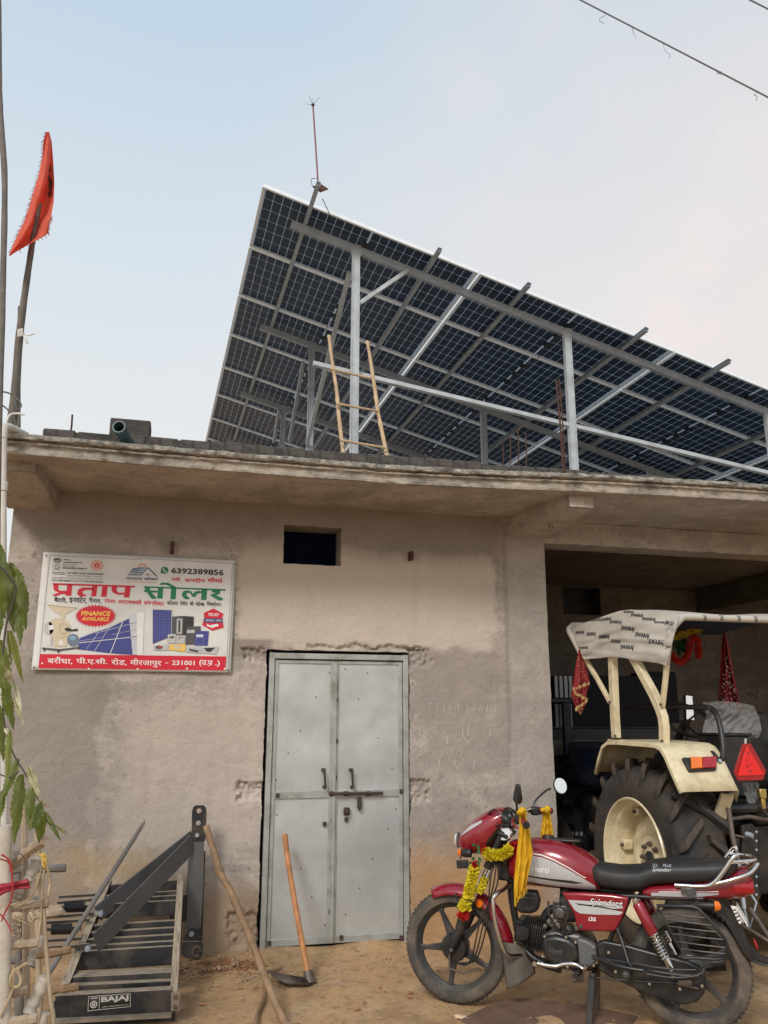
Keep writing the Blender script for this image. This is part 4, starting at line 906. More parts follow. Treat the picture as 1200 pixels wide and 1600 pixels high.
poly('lgry', [(748, 1070), (935, 1058), (905, 1148), (745, 1132)], 10, L8); poly('blk', [(762, 1076), (895, 1072), (840, 1120), (800, 1120)], 11, L8)
# trust badge
poly('red', [(872, 640), (985, 700), (968, 738), (985, 850), (858, 885), (748, 822), (770, 740), (765, 690)], 4, L8); poly('navy', [(760, 748), (980, 752), (965, 775), (982, 798), (760, 795), (775, 772)], 6, L8)
ptext('wht', 'TRUST', [(812, 690), (935, 694), (932, 728), (810, 724)], 7, .03, 0, L8); ptext('wht', 'SINCE - 1998', [(788, 763), (955, 766), (955, 782), (788, 779)], 7, .02, 0, L8)
poly('wht', [(800, 808), (830, 826), (870, 818), (922, 810), (928, 838), (890, 842), (856, 858), (820, 840), (800, 838)], 6, L8)
for c, mb in PR.items(): mb.build('print', mat('print_'+c, COLS[c], .5, 0, .03, 30), pos, smooth=0, recalc=False, kind='stuff')
nl = MB()
for px, py in ((72, 868), (367, 881), (356, 1047), (53, 1043)): nl.lathe([(0, -.004), (.005, -.003), (.006, 0)], pp(px, py, .004), (0, 1, 0), 8)
nl.build('nails', 'rustk', pos)
# ================================================================== LEFT SIDE: flag, poles, pipe, cables
fl = empty('flag_pole', at(14, 700, Y=6.9), label='weathered wooden pole leaning above the roof corner and carrying the red flag', cat='pole')
pth = [at(x, y, Y=6.9-(700-y)/375*.5) for x, y in ((12, 700), (18, 660), (25, 600), (29, 540), (36, 480), (46, 410), (54, 360), (62, 318))]
MB().tube(fb(pth, 4), [.040-.022*i/28 for i in range(29)], 9, jit=.05).build('main_pole', 'pole', fl)
MB().tube([at(29, 668, Y=6.85), at(29, 600, Y=6.8), at(30, 479, Y=6.7)], [.017, .015, .011], 8, jit=.05).build('splint', 'pole', fl)
b = MB()
for k in range(5): b.tube([at(27, 516+k*2.4, Y=6.60), at(36, 514+k*2.4, Y=6.60)], .006, 6)
b.tube(fb([at(36, 520, Y=6.62), at(44, 524, Y=6.6), at(54, 521, Y=6.6)], 4), .006, 6); b.tube(fb([at(36, 522, Y=6.62), at(40, 530, Y=6.6), at(43, 536, Y=6.6)], 4), [.01]*9, 6); b.build('binding', 'sack', fl)
FY = 6.42
flag = empty('flag', at(62, 330, Y=FY), label='tattered red flag with fringed edge hanging from the leaning pole', cat='flag')
Lp = [(72, 206), (68, 222), (66, 245), (60, 275), (52, 300), (46, 322), (38, 345), (26, 370), (14, 398)]
Rp = [(77, 206), (81, 222), (83, 250), (85, 285), (84, 315), (80, 338), (76, 350), (75, 366), (16, 398)]
def flagfn(u, v):
    a = pl_at(Lp, v); b = pl_at(Rp, v); x = a[0]*(1-u)+b[0]*u; y = a[1]*(1-u)+b[1]*u+(10*u*(1-u) if v > .9 else 0)
    d = .09*math.sin(u*8+v*4)+.03*noise.noise(Vector((u*4, v*7, 3)))+.04*math.sin(u*2*PI+v*9)
    return at(x, y, Y=FY+d)
fs_ = MB().grid(flagfn, 22, 44).build('flag_cloth', 'flag', flag, recalc=False, smooth=180)
def onflag(u, v, d=.008): p = flagfn(u, v); return p+(CAM-p).normalized()*d
def blob(mb, u, v, ru, rv, seed=0, n=14):
    mb.add([onflag(u+ru*(1+.5*noise.noise(Vector((k, seed, 1))))*math.cos(2*PI*k/n), v+rv*(1+.5*noise.noise(Vector((k, seed, 2))))*math.sin(2*PI*k/n)) for k in range(n)], [tuple(range(n))])
b = MB()
for k in range(12): blob(b, random.uniform(.62, .92), random.uniform(.30, .47), .07, .022, k)
for k in range(7): blob(b, random.uniform(.15, .5), random.uniform(.63, .71), .05, .007, k+20)
for k in range(6): blob(b, random.uniform(.25, .7), random.uniform(.76, .84), .04, .006, k+40)
b.build('faded_print', 'flagi', flag, recalc=False)
b = MB(); random.seed(8)
for k in range(70):
    v = k/70; p = flagfn(0, v); q = Vector(proj(p)); r = at(q.x-random.uniform(1.5, 4.5), q.y+random.uniform(-2, 3), Y=p.y); b.tube([p, r], .0025, 4)
for k in range(30):
    v = .62+.36*k/30; p = flagfn(1, v); q = Vector(proj(p)); r = at(q.x+random.uniform(0, 3), q.y+random.uniform(1, 5), Y=p.y); b.tube([p, r], .0025, 4)
b.build('fringe', mat('fringe_thread', (.30, .06, .05), .9), flag, kind='stuff')
# tall dark pole at the left border, continuing down behind the eave
tp = [at(x, y, Y=5.0) for x, y in ((-3, -60), (-2, 40), (-1, 140), (3, 210), (7, 270), (7, 340), (5, 420), (3, 520), (-1, 640), (-4, 800), (-6, 1000), (-8, 1250), (-10, 1500))]
tp.append(Vector((tp[-1].x, 5.0, 0)))
tag(MB().tube(fb(tp, 4), .018, 9, jit=.06).build('tall_pole', 'pole'), 'tall bent dark wooden pole standing at the left border', 'pole')
pv = empty('drain_pipe', (-1.37, 5.3, 0), label='white plastic downpipe running down the left corner of the workshop', cat='pipe')
q = [at(6, 671, Y=5.36), at(5, 760, Y=5.36), at(5, 900, Y=5.36), at(6, 1100, Y=5.36), at(7, 1290, Y=5.36)]; q.append(Vector((q[-1].x, 5.36, 0)))
MB().tube(q, .020, 14).build('pipe_length', 'pvc', pv)
MB().tube([q[0]+Vector((0, 0, -.06)), q[0]+Vector((0, 0, .02)), q[0]+Vector((.02, .05, .035)), at(40, 680, Y=5.75)], .025, 14).build('pipe_elbow', 'pvc', pv)
for k in (760, 1150): MB().lathe([(.024, -.03), (.026, -.028), (.026, .028), (.024, .03)], at(5.5, k, Y=5.36), (0, 0, 1), 14).build('pipe_joint', 'pvc', pv)
for i, (lst, lab) in enumerate((([(-5, 612), (10, 613), (24, 620), (33, 632), (28, 640), (24, 628), (30, 622)], 'tangled service cable looping round the flag pole foot'),
        ([(-5, 628), (12, 640), (24, 660), (20, 672)], 'slack service cable sagging to the roof corner from the left'), ([(8, 668), (14, 650), (26, 646), (38, 648)], 'short pale cable end sticking out past the flag pole'))):
    tag(MB().tube(fb([at(x, y, Y=5.9) for x, y in lst], 5), .006 if i < 2 else .008, 6).build('cable', 'wire' if i < 2 else 'sack'), lab, 'cable')
# overhead wires at upper right, spanning the street
def wire(p0, p1, Y0, Y1, r, lab, bits=()):
    a = at(*p0, Y=Y0); b_ = at(*p1, Y=Y1); d = b_-a; ps_ = [a+d*(k/20*3-1.0) for k in range(21)] if d.length > 1 else [a-d*20, a, b_, b_+d*20]
    w = empty('overhead_wire', a, label=lab, cat='wire', group='overhead wires')
    MB().tube(ps_, r, 6).build('wire_strand', 'wire', w)
    random.seed(2)
    for t_, l in bits:
        # find the nearest strand point
        px = p0[0]+(p1[0]-p0[0])*t_; py = p0[1]+(p1[1]-p0[1])*t_; Y = Y0+(Y1-Y0)*t_
        f = [at(px, py, Y=Y)]
        for k in range(5): f.append(at(px+random.uniform(-3, 6)+(k*2 if l > 20 else 0), py+l*(k+1)/5, Y=Y))
        MB().tube(f, .0022, 4, jit=.3).build('hanging_scrap', 'wire', w)
wire((907, 0), (1200, 152), 5.0, 4.2, .006, 'long overhead wire with torn kite string scraps crossing the sky', ((.11, 20), (.28, 18), (.44, 23), (.73, 6), (.93, 16)))
wire((1172, 0), (1200, 14), 5.0, 4.9, .007, 'short stretch of overhead wire in the upper right corner')
# ---------------- leafy branch hanging in from the left
tree = empty('tree_branch', at(-30, 840, Y=3.9), label='leafy branch with long green leaves drooping in from the left', cat='tree')
def leaf(name, m, base, tip, wpx, Y, bend=.03, roll=0, serr=0):
    """a leaf blade between two image points: midrib crease, droop and a wavy toothed margin"""
    a = at(*base, Y=Y); b_ = at(*tip, Y=Y+random.uniform(-.08, .08)); ln = (b_-a).length; d = (b_-a).normalized()
    view = (CAM-a).normalized(); side = d.cross(view).normalized(); up = side.cross(d)
    side = (side*math.cos(roll)+up*math.sin(roll)); up = d.cross(side)
    w = .74*wpx/FPX*(a-CAM).length; nv, nu = 22, 6; sd = random.random()*50
    def fn(u, v):
        s = (u-.5)*2; k = (math.sin(PI*min(1, v*.97+.03)**.8)**.75)*(1-.25*v)
        k *= 1+serr*(.14 if (int(v*nv) % 2) else -.08)*abs(s)
        return a+d*(v*ln)+side*(s*w/2*k)+up*(.16*w*abs(s)*k-bend*4*v*(1-v)*ln*.3+.09*w*math.sin(v*17+sd)*abs(s)+.03*w*noise.noise(Vector((u*5, v*12, sd))))
    o = MB().grid(fn, nu, nv).build(name, m, tree, recalc=False, smooth=180)
    MB().tube([fn(.5, k/8)+up*.001 for k in range(9)], [.0022-.0002*k for k in range(9)], 4).build('midrib', 'leafl', o)
    return o
random.seed(4)
st1 = fb([at(x, y, Y=3.9) for x, y in ((-40, 850), (0, 885), (14, 900), (25, 925), (10, 975), (4, 1040), (5, 1110), (12, 1150), (22, 1180), (40, 1210), (55, 1240), (66, 1262), (75, 1285), (92, 1292), (104, 1300))], 5)
MB().tube(st1, [.006-.0045*i/len(st1) for i in range(len(st1))], 6).build('stem', 'stem', tree)
MB().tube(fb([at(-20, 1200, Y=3.95), at(5, 1212, Y=3.95), at(18, 1214, Y=3.9), at(30, 1205, Y=3.9)], 5), .003, 5).build('twig', 'stem', tree)
Lf = [('leaf', (2, 868), (22, 990), 26, 'leaf', 1), ('leaf', (-14, 880), (8, 968), 34, 'leaf', 1), ('leaf', (14, 880), (46, 945), 26, 'leaf', 1), ('leaf', (26, 900), (32, 1010), 26, 'leaf', 1), ('leaf', (34, 908), (40, 985), 24, 'leaf', 1), ('leaf', (16, 985), (36, 1068), 14, 'leafl', 1), ('leaf', (2, 950), (-6, 1010), 20, 'leaf', 1), ('leaf', (12, 985), (18, 1040), 8, 'leaf', 0),
      ('leaf', (0, 1000), (16, 1120), 26, 'leaf', 1), ('leaf', (8, 1075), (22, 1140), 22, 'leaf', 1), ('leaf', (-4, 1100), (6, 1190), 26, 'leaf', 1), ('leaf', (16, 1140), (10, 1228), 14, 'leafl', 1), ('leaf', (28, 1185), (0, 1258), 18, 'leaf', 1), ('leaf', (34, 1210), (22, 1320), 28, 'leaf', 1), ('leaf', (50, 1230), (44, 1290), 22, 'leaf', 1),
      ('leaf', (62, 1255), (46, 1300), 28, 'leaf', 0), ('leaf', (66, 1275), (62, 1318), 22, 'leaf', 0), ('leaf', (70, 1268), (95, 1314), 11, 'leaf', 0), ('leaf', (-6, 1010), (4, 1080), 22, 'leaf', 0), ('leaf', (4, 1235), (-8, 1300), 18, 'leaf', 1), ('leaf', (-10, 840), (10, 905), 26, 'leaf', 1)]
for i, (n_, a_, b_, w_, m_, sr) in enumerate(Lf): leaf(n_, m_, a_, b_, w_, 3.9+random.uniform(-.14, .12), .04, random.uniform(-.6, .6), sr)
for a_, b_, w_ in (((4, 1040), (22, 1075), 14), ((20, 1062), (34, 1115), 12), ((22, 1090), (38, 1135), 9), ((44, 1198), (62, 1248), 16), ((60, 1250), (76, 1262), 9), ((88, 1290), (106, 1306), 7), ((-4, 1080), (8, 1092), 14), ((8, 1138), (18, 1150), 10)):
    leaf('dry_leaf', 'leafd', a_, b_, w_, 3.86, .06, random.uniform(-.9, .9), 1)
trk = fb([Vector((-2.05, 3.95, -.03)), Vector((-2.0, 3.93, .8)), Vector((-1.90, 3.9, 1.6)), Vector((-1.86, 3.92, 2.4)), Vector((-1.93, 3.95, 3.1))], 5)
MB().tube(trk, [.050-.0018*i for i in range(len(trk))], 10, jit=.08).build('trunk', 'stem', tree)
MB().tube(fb([Vector((-1.87, 3.9, 2.25)), Vector((-1.7, 3.9, 2.33)), at(-70, 842, Y=3.9), at(-40, 850, Y=3.9)], 5), [.016-.0006*i for i in range(16)], 8).build('limb', 'stem', tree)
MB().tube(fb([Vector((-1.93, 3.95, 3.05)), Vector((-2.2, 3.9, 3.3)), Vector((-2.5, 3.9, 3.2))], 5), .012, 7).build('limb', 'stem', tree)
random.seed(40)
for k in range(26):
    x0 = random.uniform(-340, -95); y0 = random.uniform(560, 900); leaf('leaf', 'leaf', (x0, y0), (x0+random.uniform(-25, 25), y0+random.uniform(60, 120)), random.uniform(18, 30), 3.9+random.uniform(-.25, .25), .05, random.uniform(-.8, .8), 1)
# ---------------- bamboo and branch fence, lower left
FYY = 4.35
fn_ = empty('bamboo_fence', at(30, 1500, Y=FYY), label='makeshift fence of pale branches and bamboo tied with jute at lower left', cat='fence')
def log(name, pts_, rpx, m, Y=FYY, n=10, dY=0, jit=.07, down=False):
    P_ = [at(x, y, Y=Y+dY*i/max(1, len(pts_)-1)) for i, (x, y) in enumerate(pts_)]
    if down: P_.append(Vector((P_[-1].x, P_[-1].y, -.03)))
    f = fb(P_, 5); r = (.78 if name == 'rail' else .95)*rpx/FPX*(P_[0]-CAM).length
    MB().tube(f, [r*(1+.10*math.sin(i*1.7)+(.12*random.random() if name == 'rail' else 0)) for i in range(len(f))], 7 if name == 'rail' else n, jit=jit*1.5).build(name, m, fn_, smooth=32 if name == 'rail' else 50)
log('post', [(8, 1290), (7, 1400), (6, 1500), (6, 1600)], 9.5, 'limed', 4.2, 12, down=True, jit=.03)
log('upright', [(38, 1252), (38, 1330), (40, 1430), (41, 1520), (42, 1600)], 4.6, 'wood', 4.35, down=True)
log('upright', [(58, 1300), (60, 1400), (60, 1500), (62, 1600)], 4.4, 'wood', 4.7, down=True)
log('upright', [(27, 1330), (28, 1450), (30, 1600)], 5.5, 'pole', 4.8, down=True)
log('lath', [(68, 1420), (73, 1490), (79, 1560), (84, 1610)], 2.6, 'wood', 4.2, down=True)
log('rail', [(18, 1353), (40, 1334), (56, 1322), (71, 1313)], 8.2, 'wood', 4.28, dY=-.2, jit=.03)
log('rail', [(14, 1360), (50, 1358), (80, 1357), (103, 1356)], 6, 'pole', 4.6)
log('rail', [(16, 1417), (40, 1415), (60, 1413), (76, 1411)], 7, 'wood', 4.22, jit=.05)
log('rail', [(20, 1432), (60, 1430), (98, 1424)], 6, 'wood', 4.7)
log('rail', [(14, 1477), (36, 1475), (60, 1473)], 7, 'wood', 4.22)
log('rail', [(55, 1491), (85, 1488), (111, 1483)], 6.5, 'stick', 4.65)
log('rail', [(18, 1552), (44, 1546)], 7, 'wood', 4.25)
log('rail', [(80, 1547), (102, 1544), (123, 1541)], 6.2, 'stick', 4.7)
log('rail', [(14, 1597), (36, 1595), (58, 1591)], 8, 'wood', 4.2)
log('rail', [(14, 1500), (40, 1503), (62, 1510)], 5, 'pole', 4.8)
log('branch', [(57, 1340), (54, 1352), (47, 1368), (42, 1382)], 7, 'limed', 4.3)
log('branch', [(30, 1380), (28, 1392), (22, 1402)], 8, 'limed', 4.3)
log('branch', [(64, 1463), (60, 1478), (52, 1492), (46, 1506)], 5.5, 'limed', 4.3)
log('branch', [(72, 1526), (62, 1548), (50, 1572), (44, 1592)], 8.5, 'limed', 4.27)
log('branch', [(58, 1400), (57, 1420)], 5, 'limed', 4.4)
log('branch', [(72, 1582), (66, 1604)], 6, 'limed', 4.3, down=True)
def rope(pts_, r, m, Y=4.18, name='rope'): MB().tube(fb([at(x, y, Y=Y+random.uniform(-.02, .02)) for x, y in pts_], 5), r, 6, jit=.15).build(name, m, fn_)
rope([(0, 1418), (20, 1413), (44, 1406), (54, 1390), (62, 1366), (68, 1350)], .0045, 'rope'); rope([(70, 1352), (66, 1390), (64, 1430), (60, 1466)], .005, 'rope'); rope([(74, 1355), (78, 1380), (75, 1400)], .006, 'rope')
rope([(42, 1505), (30, 1512), (20, 1520), (16, 1535), (24, 1545), (33, 1530), (28, 1515)], .007, 'rope'); rope([(20, 1518), (30, 1522), (32, 1538), (22, 1542), (17, 1530)], .006, 'rope'); rope([(50, 1420), (54, 1432), (48, 1440), (44, 1430)], .006, 'rope'); rope([(0, 1590), (14, 1560), (20, 1545)], .005, 'rope')
rope([(2, 1335), (12, 1342), (18, 1356), (19, 1400), (8, 1425), (2, 1440)], .004, 'redcord', 4.08); rope([(0, 1342), (14, 1348), (17, 1362)], .0035, 'redcord', 4.08); rope([(0, 1428), (10, 1440), (18, 1456)], .003, 'redcord', 4.08)
rope([(20, 1340), (32, 1334), (39, 1345), (34, 1352), (22, 1352)], .002, 'wire', 4.12); rope([(10, 1265), (24, 1270), (36, 1290), (36, 1320)], .0015, 'rope', 4.2); rope([(20, 1434), (40, 1442), (50, 1450)], .002, 'rope', 4.2)
random.seed(9)
b = MB()
for k in range(40):
    x, y = random.uniform(16, 34), random.uniform(1425, 1470); an = random.uniform(0, PI); l = random.uniform(5, 14)
    b.tube([at(x, y, Y=4.5), at(x+l*math.cos(an)/2, y+l*math.sin(an)/2+2, Y=4.48), at(x+l*math.cos(an), y+l*math.sin(an), Y=4.5)], .002, 4)
b.build('straw', 'rope', fn_, kind='stuff')
rb = sheet([(-4, 1381), (10, 1380), (28, 1377), (44, 1373)], [(-4, 1402), (10, 1394), (28, 1389), (48, 1388)], 4.08, 6, 14, .012, 2, 5); tag(rb.build('ribbon', mat('crimson_ribbon', (.33, .03, .05), .6, 0, .2, 20), solid=.003, recalc=False), 'crimson ribbon knotted round the fence post', 'ribbon')
rb = sheet([(60, 1334), (64, 1340), (66, 1350), (69, 1356)], [(70, 1332), (74, 1340), (73, 1350), (72, 1358)], 4.1, 6, 12, .012, 2, 8); tag(rb.build('rag', mat('pale_yellow_rag', (.75, .55, .16), .8, 0, .15, 20), solid=.003, recalc=False), 'pale yellow rag tied on top of the fence branches', 'rag')
# ================================================================== FARM HARROW FRAME
har = empty('cultivator_frame', (0.0, 5.6, 0), label='black steel cultivator frame with dusty crossbars and upright hitch mast', cat='farm implement')
FR, BR = at(272, 1543, Y=5.19), at(282, 1371, Y=6.10)
FL, BL = at(97, 1551, Y=5.26), at(168, 1379, Y=6.13)
def tfor(y, a, b):
    lo, hi = 0., 1.
    for _ in range(30):
        m_ = (lo+hi)/2
        if proj(lerp(a, b, m_))[1] > y: lo = m_
        else: hi = m_
    return lo
def fp(t, s): return lerp(lerp(FR, BR, t), lerp(FL, BL, t), s)     # s=0 right, 1 left
FN = (BR-FR).cross(FL-FR).normalized(); FN = FN if FN.z > 0 else -FN
FD = (BR-FR).normalized()
def hbar(name, y, w, h, s0=0.0, s1=1.0, drop=0, yl=None):
    t = tfor(y, FR, BR); tl = t if yl is None else tfor(yl, FL, BL)
    a = lerp(lerp(FR, BR, t), lerp(FL, BL, tl), s0); b_ = lerp(lerp(FR, BR, t), lerp(FL, BL, tl), s1)
    o = Vector((0, 0, -h/2-drop)); mb = MB().bar(a+o, b_+o, w, h, up=(0, 0, 1)); return mb.build(name, 'harrow', har, bevel=.002)
hbar('crossbeam', 1374, .035, .075, .03, .97); hbar('crossbeam', 1406, .035, .085, .03, 1.0, yl=1412); hbar('crossbeam', 1477, .035, .10, .03, 1.0, yl=1486)
for y, w in ((1390, .022), (1397, .022), (1436, .024), (1447, .024), (1458, .024), (1468, .024)): hbar('crossbar', y, w*1.75, .03, .03, .97, .004)
hbar('crossbar', 1503, .06, .012, .03, .97, .03); hbar('crossbar', 1515, .06, .03, .03, .97, .006); hbar('crossbar', 1529, .055, .03, .03, .97, .004)
# side rails (channels on edge)
for a, b_, w, nm in ((FR, BR, .042, 'side_rail'), (FL, BL, .046, 'side_rail')):
    e = (b_-a).normalized()*.03; MB().bar(a-e*2+Vector((0, 0, -.020)), b_+e+Vector((0, 0, -.020)), w, .055, up=(0, 0, 1)).build(nm, 'harrow', har, bevel=.002)
# front box beam and the beam below it
fa, fb_ = at(86, 1573, Y=5.17), at(283, 1563, Y=5.12)
zt, zb2 = .0, .0
o = MB(); 
p1, p2, p3, p4 = at(86, 1556, Y=5.17), at(268, 1546, Y=5.12), at(268, 1582, Y=5.12), at(86, 1592, Y=5.17)
d_ = Vector((0, .07, 0)); o.add([p1, p2, p3, p4, p1+d_, p2+d_, p3+d_, p4+d_], [(0, 3, 2, 1), (4, 5, 6, 7), (0, 1, 5, 4), (3, 7, 6, 2), (0, 4, 7, 3), (1, 2, 6, 5)])
fbm = o.build('front_beam', 'harrow', har, bevel=.003)
MB().bar(at(84, 1595, Y=5.15), at(268, 1585, Y=5.10), .07, .012, up=(0, 0, 1)).build('front_flange', 'dusttop', har)
zz = at(150, 1612, Y=5.17).z; MB().bar(Vector((p1.x, 5.21, .035)), Vector((p2.x+.03, 5.17, .035)), .05, .07, up=(0, 0, 1)).build('lower_beam', 'harrow', har)
q = [at(267, 1552, Y=5.10), at(281, 1550, Y=5.10), at(280, 1580, Y=5.10), at(267, 1580, Y=5.10)]
mp_ = MB(); d_ = Vector((0, .008, 0)); mp_.add([v for v in q]+[v+d_ for v in q], [(0, 3, 2, 1), (4, 5, 6, 7), (0, 1, 5, 4), (3, 7, 6, 2), (0, 4, 7, 3), (1, 2, 6, 5)]); mp_.build('end_plate', 'dusttop', har)
for y in (1557, 1573): MB().lathe([(0, -.014), (.011, -.012), (.011, .002)], at(274, y, Y=5.10), (0, 1, 0), 6).build('bolt', 'iron', har)
# maker's plate on the front beam
def bp(px, py, d=0):
    t = (px-86)/(268-86); Y = 5.17-.05*t; return at(px, py, Y=Y-.004-d)
q = [(138, 1557), (204, 1552), (204, 1573), (137, 1580)]
plt = MB(); plt.add([bp(*v) for v in q], [(0, 1, 2, 3)]); plate = plt.build('name_plate', colmat('name_plate_black', (.03, .03, .03)), har, solid=.001)
M['platew'] = colmat('name_plate_lettering', (.60, .56, .50))
b = MB()
def plerp(x, y): 
    tl, tr, br, bl = q; ax_, ay_ = bl[0]*(1-x)+br[0]*x, bl[1]*(1-x)+br[1]*x; bx_, by_ = tl[0]*(1-x)+tr[0]*x, tl[1]*(1-x)+tr[1]*x
    return bp(ax_*(1-y)+bx_*y, ay_*(1-y)+by_*y, .002)
text_on(b, 'BAJAJ', plerp, .31, .95, .42, .90, .03)
text_on(b, 'AGRO INDUSTRIES PVT LTD', plerp, .33, .95, .14, .22, .01)
def pq(x0, y0, x1, y1): b.add([plerp(x0, y0), plerp(x1, y0), plerp(x1, y1), plerp(x0, y1)], [(0, 1, 2, 3)])
for r_ in ((.0, .0, 1, .04), (.0, .96, 1, 1), (0, .04, .012, .96), (.988, .04, 1, .96), (.26, .04, .272, .96), (.06, .82, .22, .88)): pq(*r_)
for rr, r2 in ((.085, .06), (.04, .012)):
    vs = []; n = 18
    for k in range(n): a = 2*PI*k/n; vs += [plerp(.135+rr*math.cos(a), .42+rr*3.0*math.sin(a)), plerp(.135+r2*math.cos(a), .42+r2*3.0*math.sin(a))]
    b.add(vs, [(2*k, 2*((k+1) % n), 2*((k+1) % n)+1, 2*k+1) for k in range(n)])
b.build('lettering', 'platew', plate, recalc=False)
# hitch mast: two cheek plates, strap and foot
MY = 6.16
M['harrowcheek'] = mat('satin_black_steel_strap', (.12, .123, .13), .42, .3, .12, 9, .05, 60, dirt=(.2, .16, .12), dirtamt=.3, dscale=4)
def mplate(pts_, Y, t, name, m='harrow'):
    p_ = [at(x, y, Y=Y) for x, y in pts_]; d = Vector((0, t, 0)); n = len(p_); mb = MB()
    mb.add([v for v in p_]+[v+d for v in p_], [tuple(range(n-1, -1, -1)), tuple(range(n, 2*n))]+[(i, (i+1) % n, n+(i+1) % n, n+i) for i in range(n)])
    return mb.build(name, m, har, bevel=.002)
def disc(px, py, Y, r, m, name, t=.004, n=14): return MB().lathe([(0, -t), (r*.85, -t), (r, -t*.3), (r, .001)], at(px, py, Y=Y), (0, 1, 0), n).build(name, m, har)
mplate([(300, 1268), (302, 1261), (306, 1258), (318, 1258), (322, 1262), (323, 1270), (321, 1314), (299, 1314)], MY-.03, .012, 'mast_plate')
mplate([(296, 1314), (319, 1314), (318, 1380), (314, 1452), (289, 1452), (292, 1380)], MY-.022, .012, 'mast_strap', 'harrowcheek')
mplate([(296, 1330), (321, 1330), (316, 1470), (296, 1475)], MY+.05, .012, 'mast_strap')
mplate([(289, 1462), (295, 1452), (303, 1449), (310, 1455), (316, 1466), (316, 1470), (285, 1471)], MY-.034, .010, 'foot_bracket'); mplate([(285, 1471), (316, 1471), (318, 1480), (315, 1494), (308, 1499), (290, 1497), (284, 1490)], MY-.05, .03, 'foot')
disc(311, 1267, MY-.032, .016, mat('wall_seen_through_hole', (.36, .30, .25), .9), 'eye_hole', .001); disc(310, 1286, MY-.032, .016, M and MATS['wall_seen_through_hole'], 'eye_hole', .001)
disc(308, 1305, MY-.034, .016, 'galvd', 'bolt', .014, 6); disc(299, 1459, MY-.036, .020, 'galvd', 'bolt', .016, 6)
b = MB(); c_ = at(307, 1487, Y=MY-.055)
for k in range(15): pass
b.tube([c_+Vector((.024*math.cos(a*PI/8), 0, .030*math.sin(a*PI/8))) for a in range(15)], .008, 8); b.build('foot_eye', 'iron', har)
MB().bar(at(272, 1420, Y=6.02), at(288, 1418, Y=MY), .05, .16, up=(0, 0, 1)).build('mast_block', 'harrow', har)
# diagonal straps down to the left rail
def strap(pa, pb, Ya, Yb, wpx, t, name):
    a = at(*pa, Y=Ya); b_ = at(*pb, Y=Yb); w = wpx/FPX*5.9; mb = MB(); mb.bar(a, b_, t, w, up=(0, 0, 1)); return mb.build(name, 'harrowcheek', har, bevel=.002)
M['harrowcheek'] = mat('satin_black_steel_strap', (.12, .123, .13), .42, .3, .12, 9, .05, 60, dirt=(.2, .16, .12), dirtamt=.3, dscale=4)
strap((301, 1317), (150, 1474), MY-.03, 5.50, 27, .010, 'stay_strap'); strap((302, 1308), (152, 1428), MY+.03, 5.86, 22, .010, 'stay_strap')
for (x, y, Y) in ((158, 1427, 5.80), (138, 1481, 5.46)): MB().lathe([(0, -.02), (.017, -.018), (.017, .01)], at(x, y, Y=Y), (.2, 1, .1), 6).build('bolt', 'galvd', har)
mplate([(116, 1476), (140, 1474), (144, 1482), (118, 1486)], 5.46, .012, 'lug')
# springs and bars sticking out at the left
for (xa, xb, y, Y) in ((100, 133, 1418, 5.95), (80, 113, 1452, 5.6)):
    a = at(xa, y, Y=Y); b_ = at(xb, y-1, Y=Y); n = 12; turns = 11; ps_ = []
    for k in range(n*turns):
        f_ = k/(n*turns-1); an = 2*PI*k/n; c_ = lerp(a, b_, f_); ps_.append(c_+Vector((0, .026*math.cos(an), .026*math.sin(an))))
    MB().tube(ps_, .0058, 6).build('coil_spring', 'black', har); MB().tube([a-Vector((.04, 0, 0)), b_+Vector((.05, 0, 0))], .009, 8).build('spring_rod', 'black', har)
for (xa, ya, xb, yb, Y, w) in ((92, 1401, 160, 1397, 6.05, .03), (90, 1410, 152, 1405, 5.98, .03), (72, 1433, 146, 1427, 5.8, .03), (72, 1441, 140, 1437, 5.74, .03), (74, 1469, 128, 1466, 5.55, .028), (72, 1480, 120, 1478, 5.5, .028)):
    MB().bar(at(xa, ya, Y=Y), at(xb, yb, Y=Y), w, .016, up=(0, 0, 1)).build('crossbar', 'harrow', har, bevel=.002)
mplate([(72, 1417), (94, 1415), (104, 1427), (72, 1432)], 5.9, .03, 'timber_end', 'wood')
# light scrap pipe lying over the frame
a = at(224, 1287, Y=6.02); b_ = at(68, 1533, Y=5.05); f = [lerp(a, b_, k/10) for k in range(11)]
tag(MB().tube([a+(a-b_).normalized()*.03]+f, [.002, .010]+[.0145]*10, 10, jit=.03).build('steel_rod', mat('worn_grey_rod', (.24, .225, .21), .45, .5, .25, 12, .1, 60, dirt=(.2, .15, .1), dirtamt=.4)), 'long grey rod with sharpened upper end leaning across the cultivator frame', 'rod')
# ================================================================== sticks, hoe, litter
random.seed(12)
f = [at(x, y, Y=Y) for x, y, Y in ((322, 1292, 6.03), (334, 1330, 5.9), (345, 1366, 5.78), (360, 1392, 5.66), (377, 1432, 5.5), (392, 1468, 5.37), (410, 1516, 5.2), (424, 1552, 5.1))]
f.append(at(447, 1600, Y=4.95)); f.append(Vector((f[-1].x+.06, 4.88, 0.0)))
f = fb(f, 5); tag(MB().tube(f, [.022*(1+.10*noise.noise(Vector((k*.5, 1, 1)))+(.16 if k in (9, 10, 17, 33) else 0)) for k in range(len(f))], 10, jit=.05).build('wooden_stick', 'stick'), 'long crooked brown stick leaning from the ground to the black hitch mast', 'stick')
hoe = empty('hoe', at(486, 1532, Y=5.58), label='hoe with orange wooden handle leaning on the steel door', cat='hoe')
hp_ = [at(445, 1305, Y=6.24), at(450, 1345, Y=6.1), at(458, 1395, Y=5.95), at(466, 1440, Y=5.82), at(475, 1490, Y=5.68), at(482, 1524, Y=5.60)]
